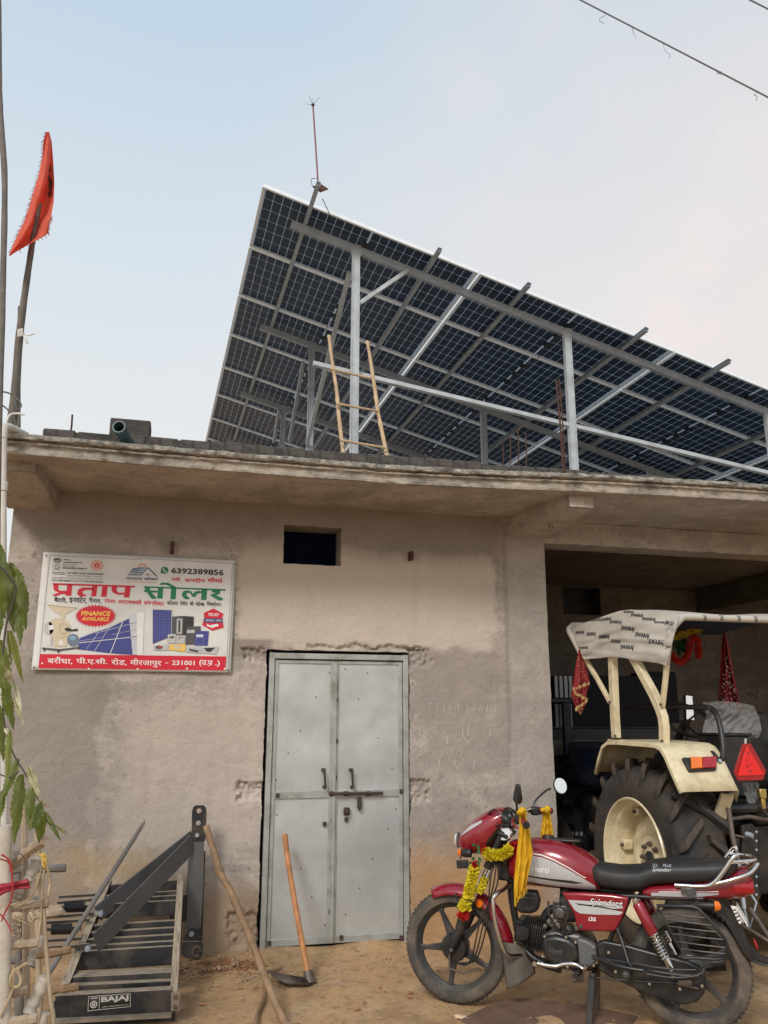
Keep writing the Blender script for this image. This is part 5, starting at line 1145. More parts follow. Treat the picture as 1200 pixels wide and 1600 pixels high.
MB().tube(fb(hp_, 6), [.0215, .0205, .0195]+[.019]*28, 12, jit=.02).build('hoe_handle', 'handle', hoe)
MB().tube([at(481, 1518, Y=5.60), at(485, 1538, Y=5.56)], [.030, .036], 10).build('hoe_socket', 'iron', hoe)
q = [at(478, 1528, Y=5.56), at(484, 1539, Y=5.52), at(446, 1536, Y=5.50), at(424, 1524, Y=5.54), at(422, 1517, Y=5.68), at(450, 1524, Y=5.66)]
q = [Vector((v.x, v.y, max(v.z, .018))) for v in q]; MB().add(q, [(0, 1, 2, 3, 4, 5)]).build('hoe_blade', 'iron', hoe, solid=.006)
random.seed(21)
for i, (ps_, r, lab) in enumerate(((((398, 1612), (402, 1585), (412, 1560), (414, 1530)), .011, 'thin forked twig lying upright near the long stick'), (((378, 1533), (400, 1527), (418, 1518), (440, 1512)), .008, 'thin twig lying flat in front of the door sill'), (((395, 1545), (404, 1542), (412, 1543)), .009, 'short pale twig end beside the long stick'))):
    f = fb([at(x, y, Z=.02) for x, y in ps_], 4); tag(MB().tube(f, r, 7, jit=.15).build('twig', 'stick'), lab, 'twig')
b = MB(); p = at(733, 1592, Z=.012); b.box(p, (.16, .03, .014), Euler((0, .05, -.75))); tag(b.build('wood_chip', mat('fresh_wood', (.62, .46, .32), .8, 0, .15, 20), bevel=.003), 'pale broken wood chip lying in front of the motorcycle', 'wood chip')
a = at(757, 1566, Z=.02); tag(MB().prism([(-.35, -.02), (-.09, .16), (.03, .20), (.14, .18), (.42, .02), (.62, -.18), (.4, -.4), (-.2, -.35)], a+Vector((.13, -.20, -.006)), (1, 0, 0), (0, .98, .06), .012).build('board', 'plank', bevel=.003), 'old maroon board lying on the earth under the motorcycle', 'board')
random.seed(33); b = MB()
for k in range(90):
    x, y = random.uniform(-.3, 3.0), random.uniform(4.5, 6.25); an = random.uniform(0, PI); l = random.uniform(.008, .028); w_ = l*random.uniform(.3, .8); z = gz(x, y)+.008; c_, s_ = math.cos(an), math.sin(an)
    b.add([(x-l*c_, y-l*s_, z), (x+w_*s_, y-w_*c_, z+.006), (x+l*c_, y+l*s_, z+.002), (x-w_*s_, y+w_*c_, z+.007)], [(0, 1, 2, 3)])
tag(b.build('leaf_litter', 'handle', kind='stuff', smooth=0))
random.seed(31); b = MB()
for k in range(3000):
    x, y = random.uniform(-1.6, 4.2), random.uniform(4.2, 6.35)
    if random.random() < .45: x, y = .33+random.gauss(0, .22), 6.0+random.gauss(0, .14)
    if y > 6.36 and x < 2.98: continue
    r = random.uniform(.002, .0055)*(2.4 if random.random() < .06 else 1)
    b.ell((x, y, gz(x, y)+r*.3+(.04 if (x-.33)**2+(y-6.05)**2 < .05 else .0)), (r*random.uniform(.7, 1.5), r, r*.7), 6, 4, .25)
tag(b.build('pebbles', 'pebble', kind='stuff', smooth=0))
b = MB()
for k in range(700):
    x, y = .36+random.gauss(0, .17), 6.02+random.gauss(0, .11); r = random.uniform(.003, .010)
    if y > 6.3: continue
    b.ell((x, y, gz(x, y)+.055*math.exp(-((x-.36)**2)/.06-((y-6.05)**2)/.02)), (r*1.3, r, r*.8), 6, 4, .3)
tag(b.build('rubble', 'rubble', kind='stuff', smooth=0))
b = MB()
for k in range(420):
    x, y = random.uniform(-.4, 3.2), random.uniform(4.6, 6.3)
    if k < 170: x, y = .70+random.gauss(0, .15), 5.75+random.gauss(0, .14)
    an = random.uniform(0, PI); l = random.uniform(.015, .06); b.tube([(x, y, gz(x, y)+.004), (x+l*math.cos(an), y+l*math.sin(an), gz(x, y)+.010)], .0016, 4)
tag(b.build('straw_litter', 'rope', kind='stuff'))
# ================================================================== TRACTOR
TX0, TX1, TCY, TCZ = 3.11, 3.47, 5.43, .665
trc = empty('tractor', (3.9, 5.43, 0), label='cream tractor with printed cloth canopy backed into the garage bay', cat='tractor')
tinv = wmat(trc).inverted()
def tyre_prof():
    w = (TX1-TX0)/2
    return [(.385, -w+.045), (.40, -w+.015), (.47, -w-.004), (.545, -w-.002), (.585, -w+.02), (.602, -w+.06), (.612, -.06), (.614, 0), (.612, .06), (.602, w-.06), (.585, w-.02), (.545, w+.002), (.47, w+.004), (.40, w-.015), (.385, w-.045)]
ty = MB().lathe(tyre_prof(), (0, 0, 0), (1, 0, 0), 72); tyre = ty.build('rear_tyre', 'rubberd', trc, local=True); tyre.location = tinv @ Vector(((TX0+TX1)/2, TCY, TCZ))
def lug(sgn):
    mb = MB(); n = 9; w = (TX1-TX0)/2; rows = []
    for k in range(n+1):
        t = k/n
        if t < .28: s = t/.28; x = w+.004-.006*s; r_in = .50+.09*s; r_out = .515+.135*s
        else: s = (t-.28)/.72; x = w-.004-(w-.012)*s; r_in = .58+.02*s; r_out = .655+.008*s
        th = .0+.02*t+.30*max(0, t-.25); hw = .030+.004*math.sin(t*PI)
        for dth, rr in ((-hw, r_in), (-hw*.72, r_out), (hw*.72, r_out), (hw, r_in)):
            a = th+dth/.62; rows.append(Vector((sgn*x, rr*math.sin(a), rr*math.cos(a))))
    fs = [(i*4+j, (i+1)*4+j, (i+1)*4+j+1, i*4+j+1) for i in range(n) for j in range(3)]+[(0, 1, 2, 3), (n*4+3, n*4+2, n*4+1, n*4)]
    mb.add(rows, fs); return mb
NL = 19
for sgn in (-1, 1):
    base_ = lug(sgn).build('tyre_lug', 'lug', tyre, local=True, smooth=30, bevel=.006) if 'lug' in M else None
    if base_ is None:
        M['lug'] = mat('worn_lug_rubber', (.030, .027, .026), .75, 0, .3, 9, .2, 70, dirt=(.155, .105, .07), dirtamt=.85, dscale=5)
        base_ = lug(sgn).build('tyre_lug', 'lug', tyre, local=True, smooth=30, bevel=.006)
    for k in range(NL):
        o = base_ if k == 0 else copy_at(base_, (0, 0, 0), parent=tyre)
        o.rotation_euler = (2*PI*(k+(.5 if sgn > 0 else 0))/NL, 0, 0)
# rim: outer side faces -X
w = (TX1-TX0)/2
rm = MB().lathe([(.398, -w+.010), (.402, -w+.004), (.396, -w-.006), (.386, -w-.002), (.378, -w+.02), (.370, -w+.055), (.352, -w+.062), (.345, -w+.075), (.338, -w+.12), (.332, -w+.20), (.345, w-.05), (.372, w-.03), (.40, w-.01)], (0, 0, 0), (1, 0, 0), 64)
rim = rm.build('rear_rim', 'cream', trc, local=True); rim.location = tyre.location
dp = MB().lathe([(.333, .04), (.30, .035), (.285, .02), (.262, .0), (.235, -.02), (.19, -.035), (.165, -.028), (.15, -.014), (.075, -.010), (.072, -.03), (.0, -.032)], (-.02, 0, 0), (1, 0, 0), 64)
ds = dp.build('rim_disc', 'cream', rim, local=True)
MB().lathe([(0, -.075), (.036, -.073), (.050, -.06), (.052, -.02)], (0, 0, 0), (1, 0, 0), 24).build('hub', 'blackm', rim, local=True)
for k in range(8):
    a = 2*PI*k/8; c_ = Vector((-.048, .095*math.sin(a), .095*math.cos(a))); MB().lathe([(0, -.022), (.013, -.020), (.014, -.002), (.020, 0), (.020, .006)], c_, (1, 0, 0), 6).build('wheel_nut', 'iron', rim, local=True)
for k in range(6):
    a = 2*PI*(k+.35)/6; c_ = Vector((-.04, .315*math.sin(a), .315*math.cos(a))); b = MB().box(c_, (.07, .07, .05), Euler((-a, 0, 0))); b.build('rim_lug_bracket', 'cream', rim, local=True, bevel=.01)
    MB().lathe([(0, -.055), (.013, -.053), (.014, -.03)], c_, (1, 0, 0), 6).build('bracket_bolt', 'iron', rim, local=True)
# right-hand wheel mirrors it
off = 1.30
for o in (tyre, rim):
    c = o.copy(); COL.objects.link(c); c.parent = trc; c.location = o.location+Vector((off, 0, 0)); c.rotation_euler = (0, 0, PI if o is rim else 0)
    for ch in list(o.children):
        if o is tyre and ch.name.startswith('tyre_lug') is False: continue
        d = ch.copy(); COL.objects.link(d); d.parent = c
# fenders
def fender(xo, xi, name='fender'):
    mb = MB(); path = [(5.88, 1.205), (5.80, 1.33), (5.74, 1.405), (5.66, 1.438), (5.50, 1.445), (5.20, 1.442), (5.00, 1.436), (4.945, 1.418), (4.90, 1.375), (4.83, 1.27), (4.755, 1.155)]
    # one skin with a rolled outer lip
    sg = 1 if xi > xo else -1
    prof = [(xo+.02*sg, -.036), (xo, -.030), (xo+.002*sg, -.010), (xo+.022*sg, 0), (xo+.05*sg, 0.002), (xi-.06*sg, .004), (xi-.02*sg, .0), (xi, -.015), (xi, -.35)]
    n = len(prof); vs = []
    pc = (5.35, .9)
    for (y, z) in path:
        d = Vector((0, y-pc[0], z-pc[1])).normalized()
        for px, k in prof:
            if k < -.3: vs.append(Vector((px, y+d.y*-.05, z-.07)))
            else: vs.append(Vector((px, y+d.y*k, z+d.z*k)))
    mb.add(vs, [(i*n+j, (i+1)*n+j, (i+1)*n+j+1, i*n+j+1) for i in range(len(path)-1) for j in range(n-1)])
    return mb.build(name, 'cream', trc, smooth=35, solid=.004)
fnd = fender(3.085, 3.50); fender(4.82, 4.40)
MB().bar((3.47, 4.84, 1.13), (3.42, 5.02, .78), .02, .09, up=(1, 0, 0)).build('fender_stay', 'cream', trc)
# tail lamp on the sloping rear face
def rearpt(px, py, d=0):
    # plane of the fender's rear slope through (4.90,1.375)-(4.755,1.155)
    n = Vector((0, -.22, .145)).normalized(); dr_ = at(px, py, Y=4.8)-CAM; o = Vector((3.3, 4.83, 1.268)); t = (o-CAM).dot(n)/dr_.dot(n); return CAM+dr_*t+n*d
def rbox(name, L_, m, d0, d1, par_=trc):
    n = len(L_); vs = [rearpt(x, y, d0) for x, y in L_]+[rearpt(x, y, d1) for x, y in L_]
    return MB().add(vs, [tuple(range(n-1, -1, -1)), tuple(range(n, 2*n))]+[(i, (i+1) % n, n+(i+1) % n, n+i) for i in range(n)]).build(name, m, par_, bevel=.004)
tl = rbox('tail_lamp', [(1064, 1187), (1115, 1188), (1116, 1206), (1075, 1208)], 'black', 0, .03)
rbox('amber_lens', [(1075, 1188), (1092.5, 1188), (1093, 1205), (1076, 1206)], 'amber', .030, .045, tl); rbox('red_lens', [(1093.2, 1188), (1114.5, 1187), (1115.5, 1204), (1093.7, 1205)], 'redlens', .030, .045, tl)
rbox('paper_sticker', [(1120, 1201), (1134, 1202), (1136, 1210), (1121, 1210)], 'white', .001, .003); rbox('sticker_print', [(1123, 1203), (1128, 1203), (1129, 1208), (1124, 1208)], 'galvd', .0035, .004)
# roll posts on a base strip
XC = 3.20
def cp(px, py, dx=0): return at(px, py, X=XC+dx)
MB().bar(cp(954, 1157), cp(1048, 1168), .05, .022, up=(0, 0, 1)).build('post_base_strip', 'cream', trc, bevel=.002)
def fbar(pts_, w, t, name, m='cream'):
    f = [cp(*p) for p in pts_]; mb = MB(); vs = []
    for i, p in enumerate(f):
        d = ((f[min(i+1, len(f)-1)]-f[max(i-1, 0)])).normalized(); s_ = Vector((1, 0, 0)).cross(d).normalized()
        for a, b_ in ((-1, -1), (1, -1), (1, 1), (-1, 1)): vs.append(p+s_*w/2*a+Vector((t/2*b_, 0, 0)))
    n = len(f); fs = [(i*4+j, i*4+(j+1) % 4, (i+1)*4+(j+1) % 4, (i+1)*4+j) for i in range(n-1) for j in range(4)]+[(0, 1, 2, 3), (n*4-1, n*4-2, n*4-3, n*4-4)]
    mb.add(vs, fs); return mb.build(name, m, trc, bevel=.006, smooth=35)
fbar([(963, 1153), (961, 1120), (959, 1070), (957, 1020)], .065, .05, 'roll_post')
fbar([(1038, 1160), (1038, 1136), (1036, 1121), (1031, 1106), (1021, 1084), (1008, 1060), (996, 1038), (988, 1024)], .062, .05, 'roll_post')
fbar([(1035, 1104), (1040, 1060), (1042, 1038)], .034, .03, 'canopy_strut'); fbar([(954, 1098), (933, 1060), (915, 1030), (911, 1024)], .034, .03, 'canopy_strut')
for (x, y) in ((1033, 1101), (953, 1097), (962, 1150), (1035, 1158), (972, 1156)): MB().lathe([(0, -.012), (.010, -.010), (.010, .002)], cp(x, y, -.028), (1, 0, 0), 8).build('bolt', 'iron', trc)
# same frame on the far side (outside the picture)
for (a, b_) in (((4.7, 5.70, 1.44), (4.7, 5.68, 2.28)), ((4.7, 5.05, 1.44), (4.7, 5.40, 2.28))): MB().bar(a, b_, .05, .06, up=(0, 1, 0)).build('roll_post', 'cream', trc)
# canopy: side curtain, roof skin, lining, rails
topc = [(890, 982), (905, 976), (925, 969), (948, 961), (968, 954.5), (985, 952.5), (1005, 953.5), (1028, 955.5), (1062, 960)]
hemc = [(912, 1030), (925, 1029), (940, 1028), (955, 1026), (975, 1028), (995, 1032), (1012, 1034), (1028, 1036), (1041, 1040)]
def curt(u, v):
    a = pl_at(topc, u); b_ = pl_at(hemc, u); x = a[0]*(1-v)+b_[0]*v; y = a[1]*(1-v)+b_[1]*v
    if u < .02: x = 890+(912-890)*v**.9
    fold = .008*math.sin((v*6+u*1.5+1.2*noise.noise(Vector((u*3, v*2, 1))))*PI)+.010*noise.noise(Vector((u*6, v*9, 2)))
    return at(x, y, X=XC-.045+.09*(1-v)**2-fold*(.5+.5*v))
cur = MB().grid(curt, 60, 30).build('canopy_side_curtain', 'canvas', trc, recalc=False, smooth=180)
def tfit(body, quad, fnp, mb, bold=.01, shear=.25):
    def fn(x, y):
        x0 = quad[3][0]*(1-x)+quad[2][0]*x; y0 = quad[3][1]*(1-x)+quad[2][1]*x; x1 = quad[0][0]*(1-x)+quad[1][0]*x; y1 = quad[0][1]*(1-x)+quad[1][1]*x
        return fnp(x0*(1-y)+x1*y, y0*(1-y)+y1*y)
    text_on(mb, body, fn, 0, 1, 0, 1, bold, shear, 2)
def curp(px, py):
    # locate on the curtain by its two curves
    lo, hi = 0., 1.
    for it in range(22):
        u = (lo+hi)/2; a = pl_at(topc, u); b_ = pl_at(hemc, u); f_ = max(0, min(1, (py-a[1])/(b_[1]-a[1]))); x = a[0]*(1-f_)+b_[0]*f_
        if x < px: lo = u
        else: hi = u
    q = curt(u, f_); return q+(CAM-q).normalized()*.004
b = MB()
for (x, y, w_, h_, sl) in ((985, 959, 19, 5, .04), (1003, 965, 20, 5, .05), (1022, 971, 21, 3, .04), (970, 978, 20, 7, .12), (992, 988, 21, 8, .12), (1013, 999, 23, 8, .08), (899, 987, 13, 5, -.12), (916, 989, 14, 6, -.1), (935, 993, 16, 7, -.1), (954, 999, 14, 6, .06), (969, 1008, 20, 7, .05), (923, 967.5, 15, 5, -.16), (939, 967, 15, 5, -.2), (952, 970, 18, 5, .0), (904, 1011.5, 14, 4, -.12), (974, 955, 15, 2.6, 0)):
    tfit('SWARAJ', [(x, y-.8), (x+w_*1.08, y-.8+sl*w_), (x+w_*1.08, y+h_+.8+sl*w_), (x, y+h_+.8)], curp, b, .055)
b.build('curtain_print', 'ink', cur, recalc=False, smooth=0, kind='stuff')
# roof skin (white above, blue lining below)
edge = [at(*p, X=XC+.08) for p in topc]; XR = 4.72
def roof(u, v, dz=0):
    p = lerp(edge[min(7, int(u*8))], edge[min(7, int(u*8))+1], u*8-min(7, int(u*8))); x = p.x+v*(XR-p.x)
    return Vector((x, p.y, p.z-.006+dz-.04*math.sin(v*PI)*0+.012*math.sin(v*PI*3)*math.sin(u*PI)))
MB().grid(lambda u, v: roof(u, v, .0), 24, 20).build('canopy_roof', 'canvas', trc, recalc=False, smooth=180); MB().grid(lambda u, v: roof(u, v, -.012), 24, 60).build('canopy_lining', 'canvasb', trc, recalc=False, smooth=180)
# rear rail with lettered cloth sleeve, curved at the corner
rr_ = [cp(1041, 1037), cp(1044, 1010), cp(1047, 992), cp(1050, 985, .01), cp(1056, 975, .03), cp(1064, 967, .07)]
yR = at(1068, 964, X=XC+.10).y; zR = at(1068, 964, X=XC+.10).z
rr_ += [Vector((XC+.12, yR-.002, zR)), Vector((XC+.5, yR, zR)), Vector((XR, yR, zR))]
f = fb(rr_, 5); MB().tube(f, .0235, 12).build('rear_rail_sleeve', 'canvas', trc)
fr_ = [at(889, 983, X=XC+.03), at(895, 977, X=XC+.08)]; fy, fz = fr_[1].y, fr_[1].z
MB().tube(fb([at(912, 1030, X=XC), at(898, 1003, X=XC), at(889, 985, X=XC), at(893, 979, X=XC+.05), Vector((XC+.14, fy, fz+.005)), Vector((XC+.7, fy, fz)), Vector((XR, fy, fz))], 5), .022, 12).build('front_rail_sleeve', 'canvas', trc)
b = MB()
for px in (1067, 1096, 1122, 1149, 1175, 1198):
    c_ = at(px+2, 963.5, Y=yR)
    vs, fs = text_verts('SW', .03, .0, 2); ax_ = min(v[0] for v in vs); bx_ = max(v[0] for v in vs)
    # letters turned to run round the tube
    b.add([Vector((c_.x-.012+.028*(v[1]/.72), yR-math.cos(-1.0+2.0*(v[0]-ax_)/(bx_-ax_))*.0242, zR+math.sin(1.0-2.0*(v[0]-ax_)/(bx_-ax_))*.0242)) for v in vs], fs)
c_ = cp(1043, 1012); tfit('SWAR', [(1040, 969), (1054, 971), (1052, 979), (1038, 977)], lambda x, y: at(x, y, X=XC-.03), b, .03); tfit('SW', [(1040, 1008), (1049, 1009), (1048, 1015), (1039, 1014)], lambda x, y: at(x, y, X=XC-.03), b, .03)
b.build('sleeve_print', 'ink', trc, recalc=False, smooth=0)
# body: transmission, seat, tank, steering wheel, grab rail, bonnet
def tb(name, a, b_, m, bev=.02, par_=trc): return MB().box2(a, b_).build(name, m, par_, bevel=bev, seg=3)
tb('transmission_housing', (3.72, 4.98, .50), (4.14, 6.2, .92), 'blackm'); tb('rear_axle', (3.45, 5.30, .56), (4.45, 5.56, .78), 'blackm', .04); tb('hydraulic_cover', (3.74, 4.95, .92), (4.10, 5.5, 1.06), 'blackm', .03)
tb('engine_block', (3.74, 6.2, .55), (4.10, 7.4, .95), 'blackm'); tb('bonnet', (3.66, 6.25, .98), (4.20, 7.6, 1.38), 'dblue', .06); tb('platform', (3.55, 5.65, .80), (4.36, 6.3, .83), 'blackm', .004)
for i, x in enumerate((3.40, 4.44)):
    o = MB().lathe([(.22, -.07), (.33, -.08), (.37, -.05), (.375, 0), (.37, .05), (.33, .08), (.22, .07)], (x, 7.3, .375), (1, 0, 0), 36).build('front_tyre', 'rubberd', trc); MB().lathe([(.22, -.06), (.2, -.02), (.06, -.03), (0, -.03)], (x, 7.3, .375), (1, 0, 0), 24).build('front_rim', 'cream', trc)
MB().bar((3.4, 7.3, .375), (4.44, 7.3, .375), .06, .06).build('front_axle', 'blackm', trc)
sb = at(1113, 1150, Y=5.15); bx0 = at(1130, 1150, Y=5.22); bx1 = at(1183, 1245, Y=5.22)
tb('tool_box', (bx0.x, 5.22, bx1.z), (bx1.x, 5.52, bx0.z), 'black', .012)
MB().box2((bx0.x-.006, 5.21, bx0.z), (bx1.x+.006, 5.53, bx0.z+.018)).build('tool_box_lid', 'black', trc, bevel=.005)
# seat wrapped in plastic film
s0 = at(1105, 1160, Y=5.75); s1 = at(1185, 1108, Y=5.75)
sm_ = MB().box2((s0.x+.03, 5.62, 1.05), (s1.x-.03, 6.0, 1.17)).box2((s0.x+.04, 5.58, 1.10), (s1.x-.04, 5.70, s1.z-.02)); sm_.build('driver_seat', 'seat', trc, bevel=.05, seg=4)
fL = [(1098, 1097), (1104, 1115), (1098, 1140), (1097, 1165)]; fR = [(1178, 1103), (1186, 1120), (1190, 1140), (1186, 1152)]
def film(u, v):
    a = pl_at(fL, v); b_ = pl_at(fR, v); x = a[0]*(1-u)+b_[0]*u; y = a[1]*(1-u)+b_[1]*u-4*math.sin(u*PI)*(1-v)
    return at(x, y, Y=5.52+.25*(1-v)*0-.06*math.sin(u*PI)+.05*noise.noise(Vector((u*4+v*2, v*3, 1)))+.02*noise.noise(Vector((u*12+v*6, v*7, 2))))
MB().grid(film, 50, 40).build('seat_film', 'film', trc, recalc=False, smooth=20)
fL2 = [(1158, 1222), (1163, 1240), (1170, 1258), (1178, 1264)]; fR2 = [(1186, 1222), (1186, 1238), (1184, 1252), (1181, 1264)]
def film2(u, v): a = pl_at(fL2, v); b_ = pl_at(fR2, v); return at(a[0]*(1-u)+b_[0]*u, a[1]*(1-u)+b_[1]*u, Y=4.98+.03*noise.noise(Vector((u*7, v*5, 4))))
MB().grid(film2, 16, 24).build('hanging_film', 'film', trc, recalc=False, smooth=20)
# slow-moving triangle
sq = [(1160, 1162), (1173, 1162), (1197, 1204), (1192, 1219), (1153, 1220), (1146, 1206)]
def smvp(x, y, d=0): return at(x, y, Y=4.90-d)
def splate(name, L_, m, d0, d1, par_):
    n = len(L_); vs = [smvp(x, y, d0) for x, y in L_]+[smvp(x, y, d1) for x, y in L_]
    return MB().add(vs, [tuple(range(n-1, -1, -1)), tuple(range(n, 2*n))]+[(i, (i+1) % n, n+(i+1) % n, n+i) for i in range(n)]).build(name, m, par_, bevel=.002)
tri = splate('warning_triangle', sq, mat('dark_red_reflector_rim', (.35, .010, .012), .3, 0, .05, 20, coat=.4), 0, .02, trc); splate('reflector_face', [(1166.5, 1165), (1194, 1211), (1152, 1212.5)], 'smv', .020, .027, tri)
splate('stem', [(1163.5, 1154), (1166.5, 1154), (1166.5, 1163), (1163.5, 1163)], 'pvc', .0, .01, tri)
for x, y in ((1169, 1176.5), (1172, 1204.5)): MB().lathe([(0, -.006), (.006, -.005), (.006, .0)], smvp(x, y, .027), (0, 1, 0), 8).build('screw', 'iron', tri)
MB().tube([smvp(1167, 1182, .029), smvp(1167.5, 1199, .029), smvp(1175, 1193, .029)], .0015, 4).build('scratch_mark', 'black', tri)
# grab rail (black bent tube over the left fender)
g = [at(975, 1106, X=3.52), at(1000, 1104, X=3.52), at(1060, 1105, X=3.53), at(1100, 1105, Y=5.10), at(1112, 1108, Y=5.04), at(1121, 1120, Y=4.98), at(1127, 1145, Y=4.93), at(1130, 1170, Y=4.90), at(1128, 1185, Y=4.88), at(1120, 1190, Y=4.87)]
MB().tube(fb(g, 5), .0185, 10).build('grab_rail', 'black', trc)
rbox('rail_bracket', [(1109, 1174), (1114, 1175), (1128, 1192), (1124, 1195), (1118, 1190)], 'blackm', .0, .016); MB().lathe([(0, -.012), (.013, -.01), (.013, .003)], rearpt(1123, 1191, .01), (0, .8, -.55), 10).build('rail_bolt', 'chrome', trc)
# steering wheel, column, mirror
sc_ = at(1072, 1124, Y=5.95); ax_s = Vector((0, -.62, .78))
x_, y_, z_ = frame_z(ax_s); MB().tube([sc_+(x_*math.cos(a*PI/16)+y_*math.sin(a*PI/16))*.205 for a in range(33)], .014, 8, caps=False).build('steering_wheel', 'black', trc)
for k in range(3): a = k*2*PI/3+.5; MB().tube([sc_-z_*.04, sc_+(x_*math.cos(a)+y_*math.sin(a))*.2], .008, 6).build('wheel_spoke', 'black', trc)
MB().tube([sc_-z_*.03, sc_-z_*.5], .03, 10).build('steering_column', 'black', trc)
c_ = at(1077, 1106, Y=6.3); mr_ = MB().box(c_, (.115, .03, .215), Euler((0, .08, .15))).build('rear_view_mirror', 'black', trc, bevel=.02, seg=3)
MB().box(c_+Vector((-.003, -.0175, 0)), (.095, .003, .195), Euler((0, .08, .25))).build('mirror_glass', 'mirror', mr_)
MB().tube([c_+Vector((0, .01, -.1)), c_+Vector((-.03, .05, -.3)), Vector((c_.x-.05, 6.4, 1.2))], .009, 6).build('mirror_arm', 'black', trc)
# linkage behind the axle
random.seed(14)
def rod(pts_, r, m='blackm', name='linkage_rod'): MB().tube([at(*p) if len(p) == 2 else at(p[0], p[1], Y=p[2]) for p in pts_], r, 8).build(name, m, trc)
rod([(1138, 1262, 4.86), (1145, 1310, 4.82), (1155, 1350, 4.78)], .016, 'iron', 'lift_rod'); rod([(1155, 1350, 4.78), (1163, 1420, 4.74)], .012, 'galvd', 'lift_rod'); rod([(1050+0, 1240, 4.98), (1140, 1290, 4.85)], .022, 'rubberd', 'lift_arm')
rod([(1172, 1420, 4.72), (1200, 1462, 4.6), (1230, 1490, 4.5)], .014, 'iron', 'lower_link'); rod([(1150, 1440, 4.7), (1200, 1470, 4.55), (1240, 1500, 4.5)], .012, 'iron', 'lower_link'); rod([(1163, 1420, 4.74), (1172, 1450, 4.7), (1182, 1410, 4.72), (1172, 1395, 4.74)], .007, 'galvd', 'check_chain')
pq_ = [(1160, 1290), (1176, 1287), (1184, 1300), (1187, 1400), (1160, 1404)]; n = len(pq_); d_ = Vector((0, .03, 0)); p_ = [at(x, y, Y=4.88) for x, y in pq_]
hpz = MB().add(p_+[v+d_ for v in p_], [tuple(range(n-1, -1, -1)), tuple(range(n, 2*n))]+[(i, (i+1) % n, n+(i+1) % n, n+i) for i in range(n)]).build('hitch_plate', 'blackm', trc, bevel=.004)
for y in range(1300, 1400, 14): MB().lathe([(.0, -.003), (.008, -.002), (.009, .001)], at(1182, y, Y=4.877), (0, 1, 0), 8).build('hole', 'galvd', hpz)
rod([(1128, 1300, 4.90), (1160, 1308, 4.86), (1178, 1312, 4.80)], .007, 'iron', 'pin'); rod([(1166, 1303, 4.83), (1176, 1306, 4.79)], .016, 'galvd', 'pin_head')
q0 = at(1190, 1240, Y=4.86); MB().box(q0, (.05, .04, .06)).box(q0+Vector((0, 0, -.06)), (.03, .03, .07)).build('brass_coupling', mat('brass', (.55, .42, .14), .35, .9, .1, 20), trc, bevel=.006)
rod([(1185, 1258, 4.86), (1200, 1275, 4.84), (1230, 1300, 4.8)], .010, 'blackm', 'hose'); rod([(1100, 1262, 5.0), (1150, 1264, 4.95), (1200, 1262, 4.92)], .030, 'blackm', 'cross_shaft'); rod([(1140, 1280, 4.95), (1170, 1276, 4.93), (1215, 1284, 4.9)], .014, 'iron', 'hydraulic_pipe')
for k in range(14):
    x = random.uniform(1125, 1230); y = random.uniform(1265, 1440); c_ = at(x, y, Y=random.uniform(4.96, 5.0)); b = MB(); s_ = random.uniform(.02, .055)
    (b.lathe([(0, -.02), (s_*.8, -.018), (s_*.8, .03)], c_, (0, 1, 0), 10) if k % 2 else b.box(c_, (s_*2, .04, s_*1.4))); b.build('housing_boss', 'blackm' if k % 3 else 'iron', trc, bevel=.004)
# garlands and cloths tied on the canopy frame
def petals(name, pts_, r, m, n, label, cat, par_=None, pr=.012, seed=0, fl_=None):
    random.seed(seed); b = MB(); f = fb(pts_, 6); L_ = len(f)
    for k in range(n):
        t = random.random()*(L_-1); i = int(t); c_ = lerp(f[i], f[min(i+1, L_-1)], t-i); d = Vector([random.gauss(0, 1) for _ in range(3)]).normalized()
        s_ = Vector([random.gauss(0, 1) for _ in range(3)]).cross(d).normalized(); u_ = d.cross(s_); w_ = pr*random.uniform(.7, 1.3); p = c_+d*r*random.uniform(.35, 1.0)
        b.add([p-s_*w_, p+u_*w_*.5+d*w_*.3, p+s_*w_, p-u_*w_*.6+d*w_*.5], [(0, 1, 2, 3)])
    o = b.build(name, m, par_, recalc=False, smooth=0); 
    if label: tag(o, label, cat)
    return o
gl = empty('garland', at(1070, 980, Y=6.35), label='yellow and red flower garland hanging at the front of the tractor canopy', cat='garland')
petals('yellow_flowers', [at(x, y, Y=6.3) for x, y in ((1050, 996), (1064, 990), (1078, 986), (1092, 984))], .035, 'petal2', 500, None, None, gl, .016, 1) if 'petal2' in M else None
M['petal2'] = mat('ochre_flowers', (.55, .40, .04), .8, 0, .2, 60)
petals('yellow_flowers', [at(x, y, Y=6.3) for x, y in ((1050, 996), (1064, 991), (1078, 987), (1092, 985))], .035, 'petal2', 500, None, None, gl, .014, 1)
petals('red_flowers', [at(x, y, Y=6.28) for x, y in ((1049, 1022), (1058, 1033), (1068, 1033), (1076, 1020), (1080, 1000), (1088, 998), (1091, 1012), (1091, 1028))], .032, 'petalr', 1100, None, None, gl, .014, 2)
petals('green_leaves', [at(x, y, Y=6.34) for x, y in ((1054, 1004), (1064, 1012), (1070, 1004), (1062, 1020))], .045, 'leafg', 260, None, None, gl, .016, 3)
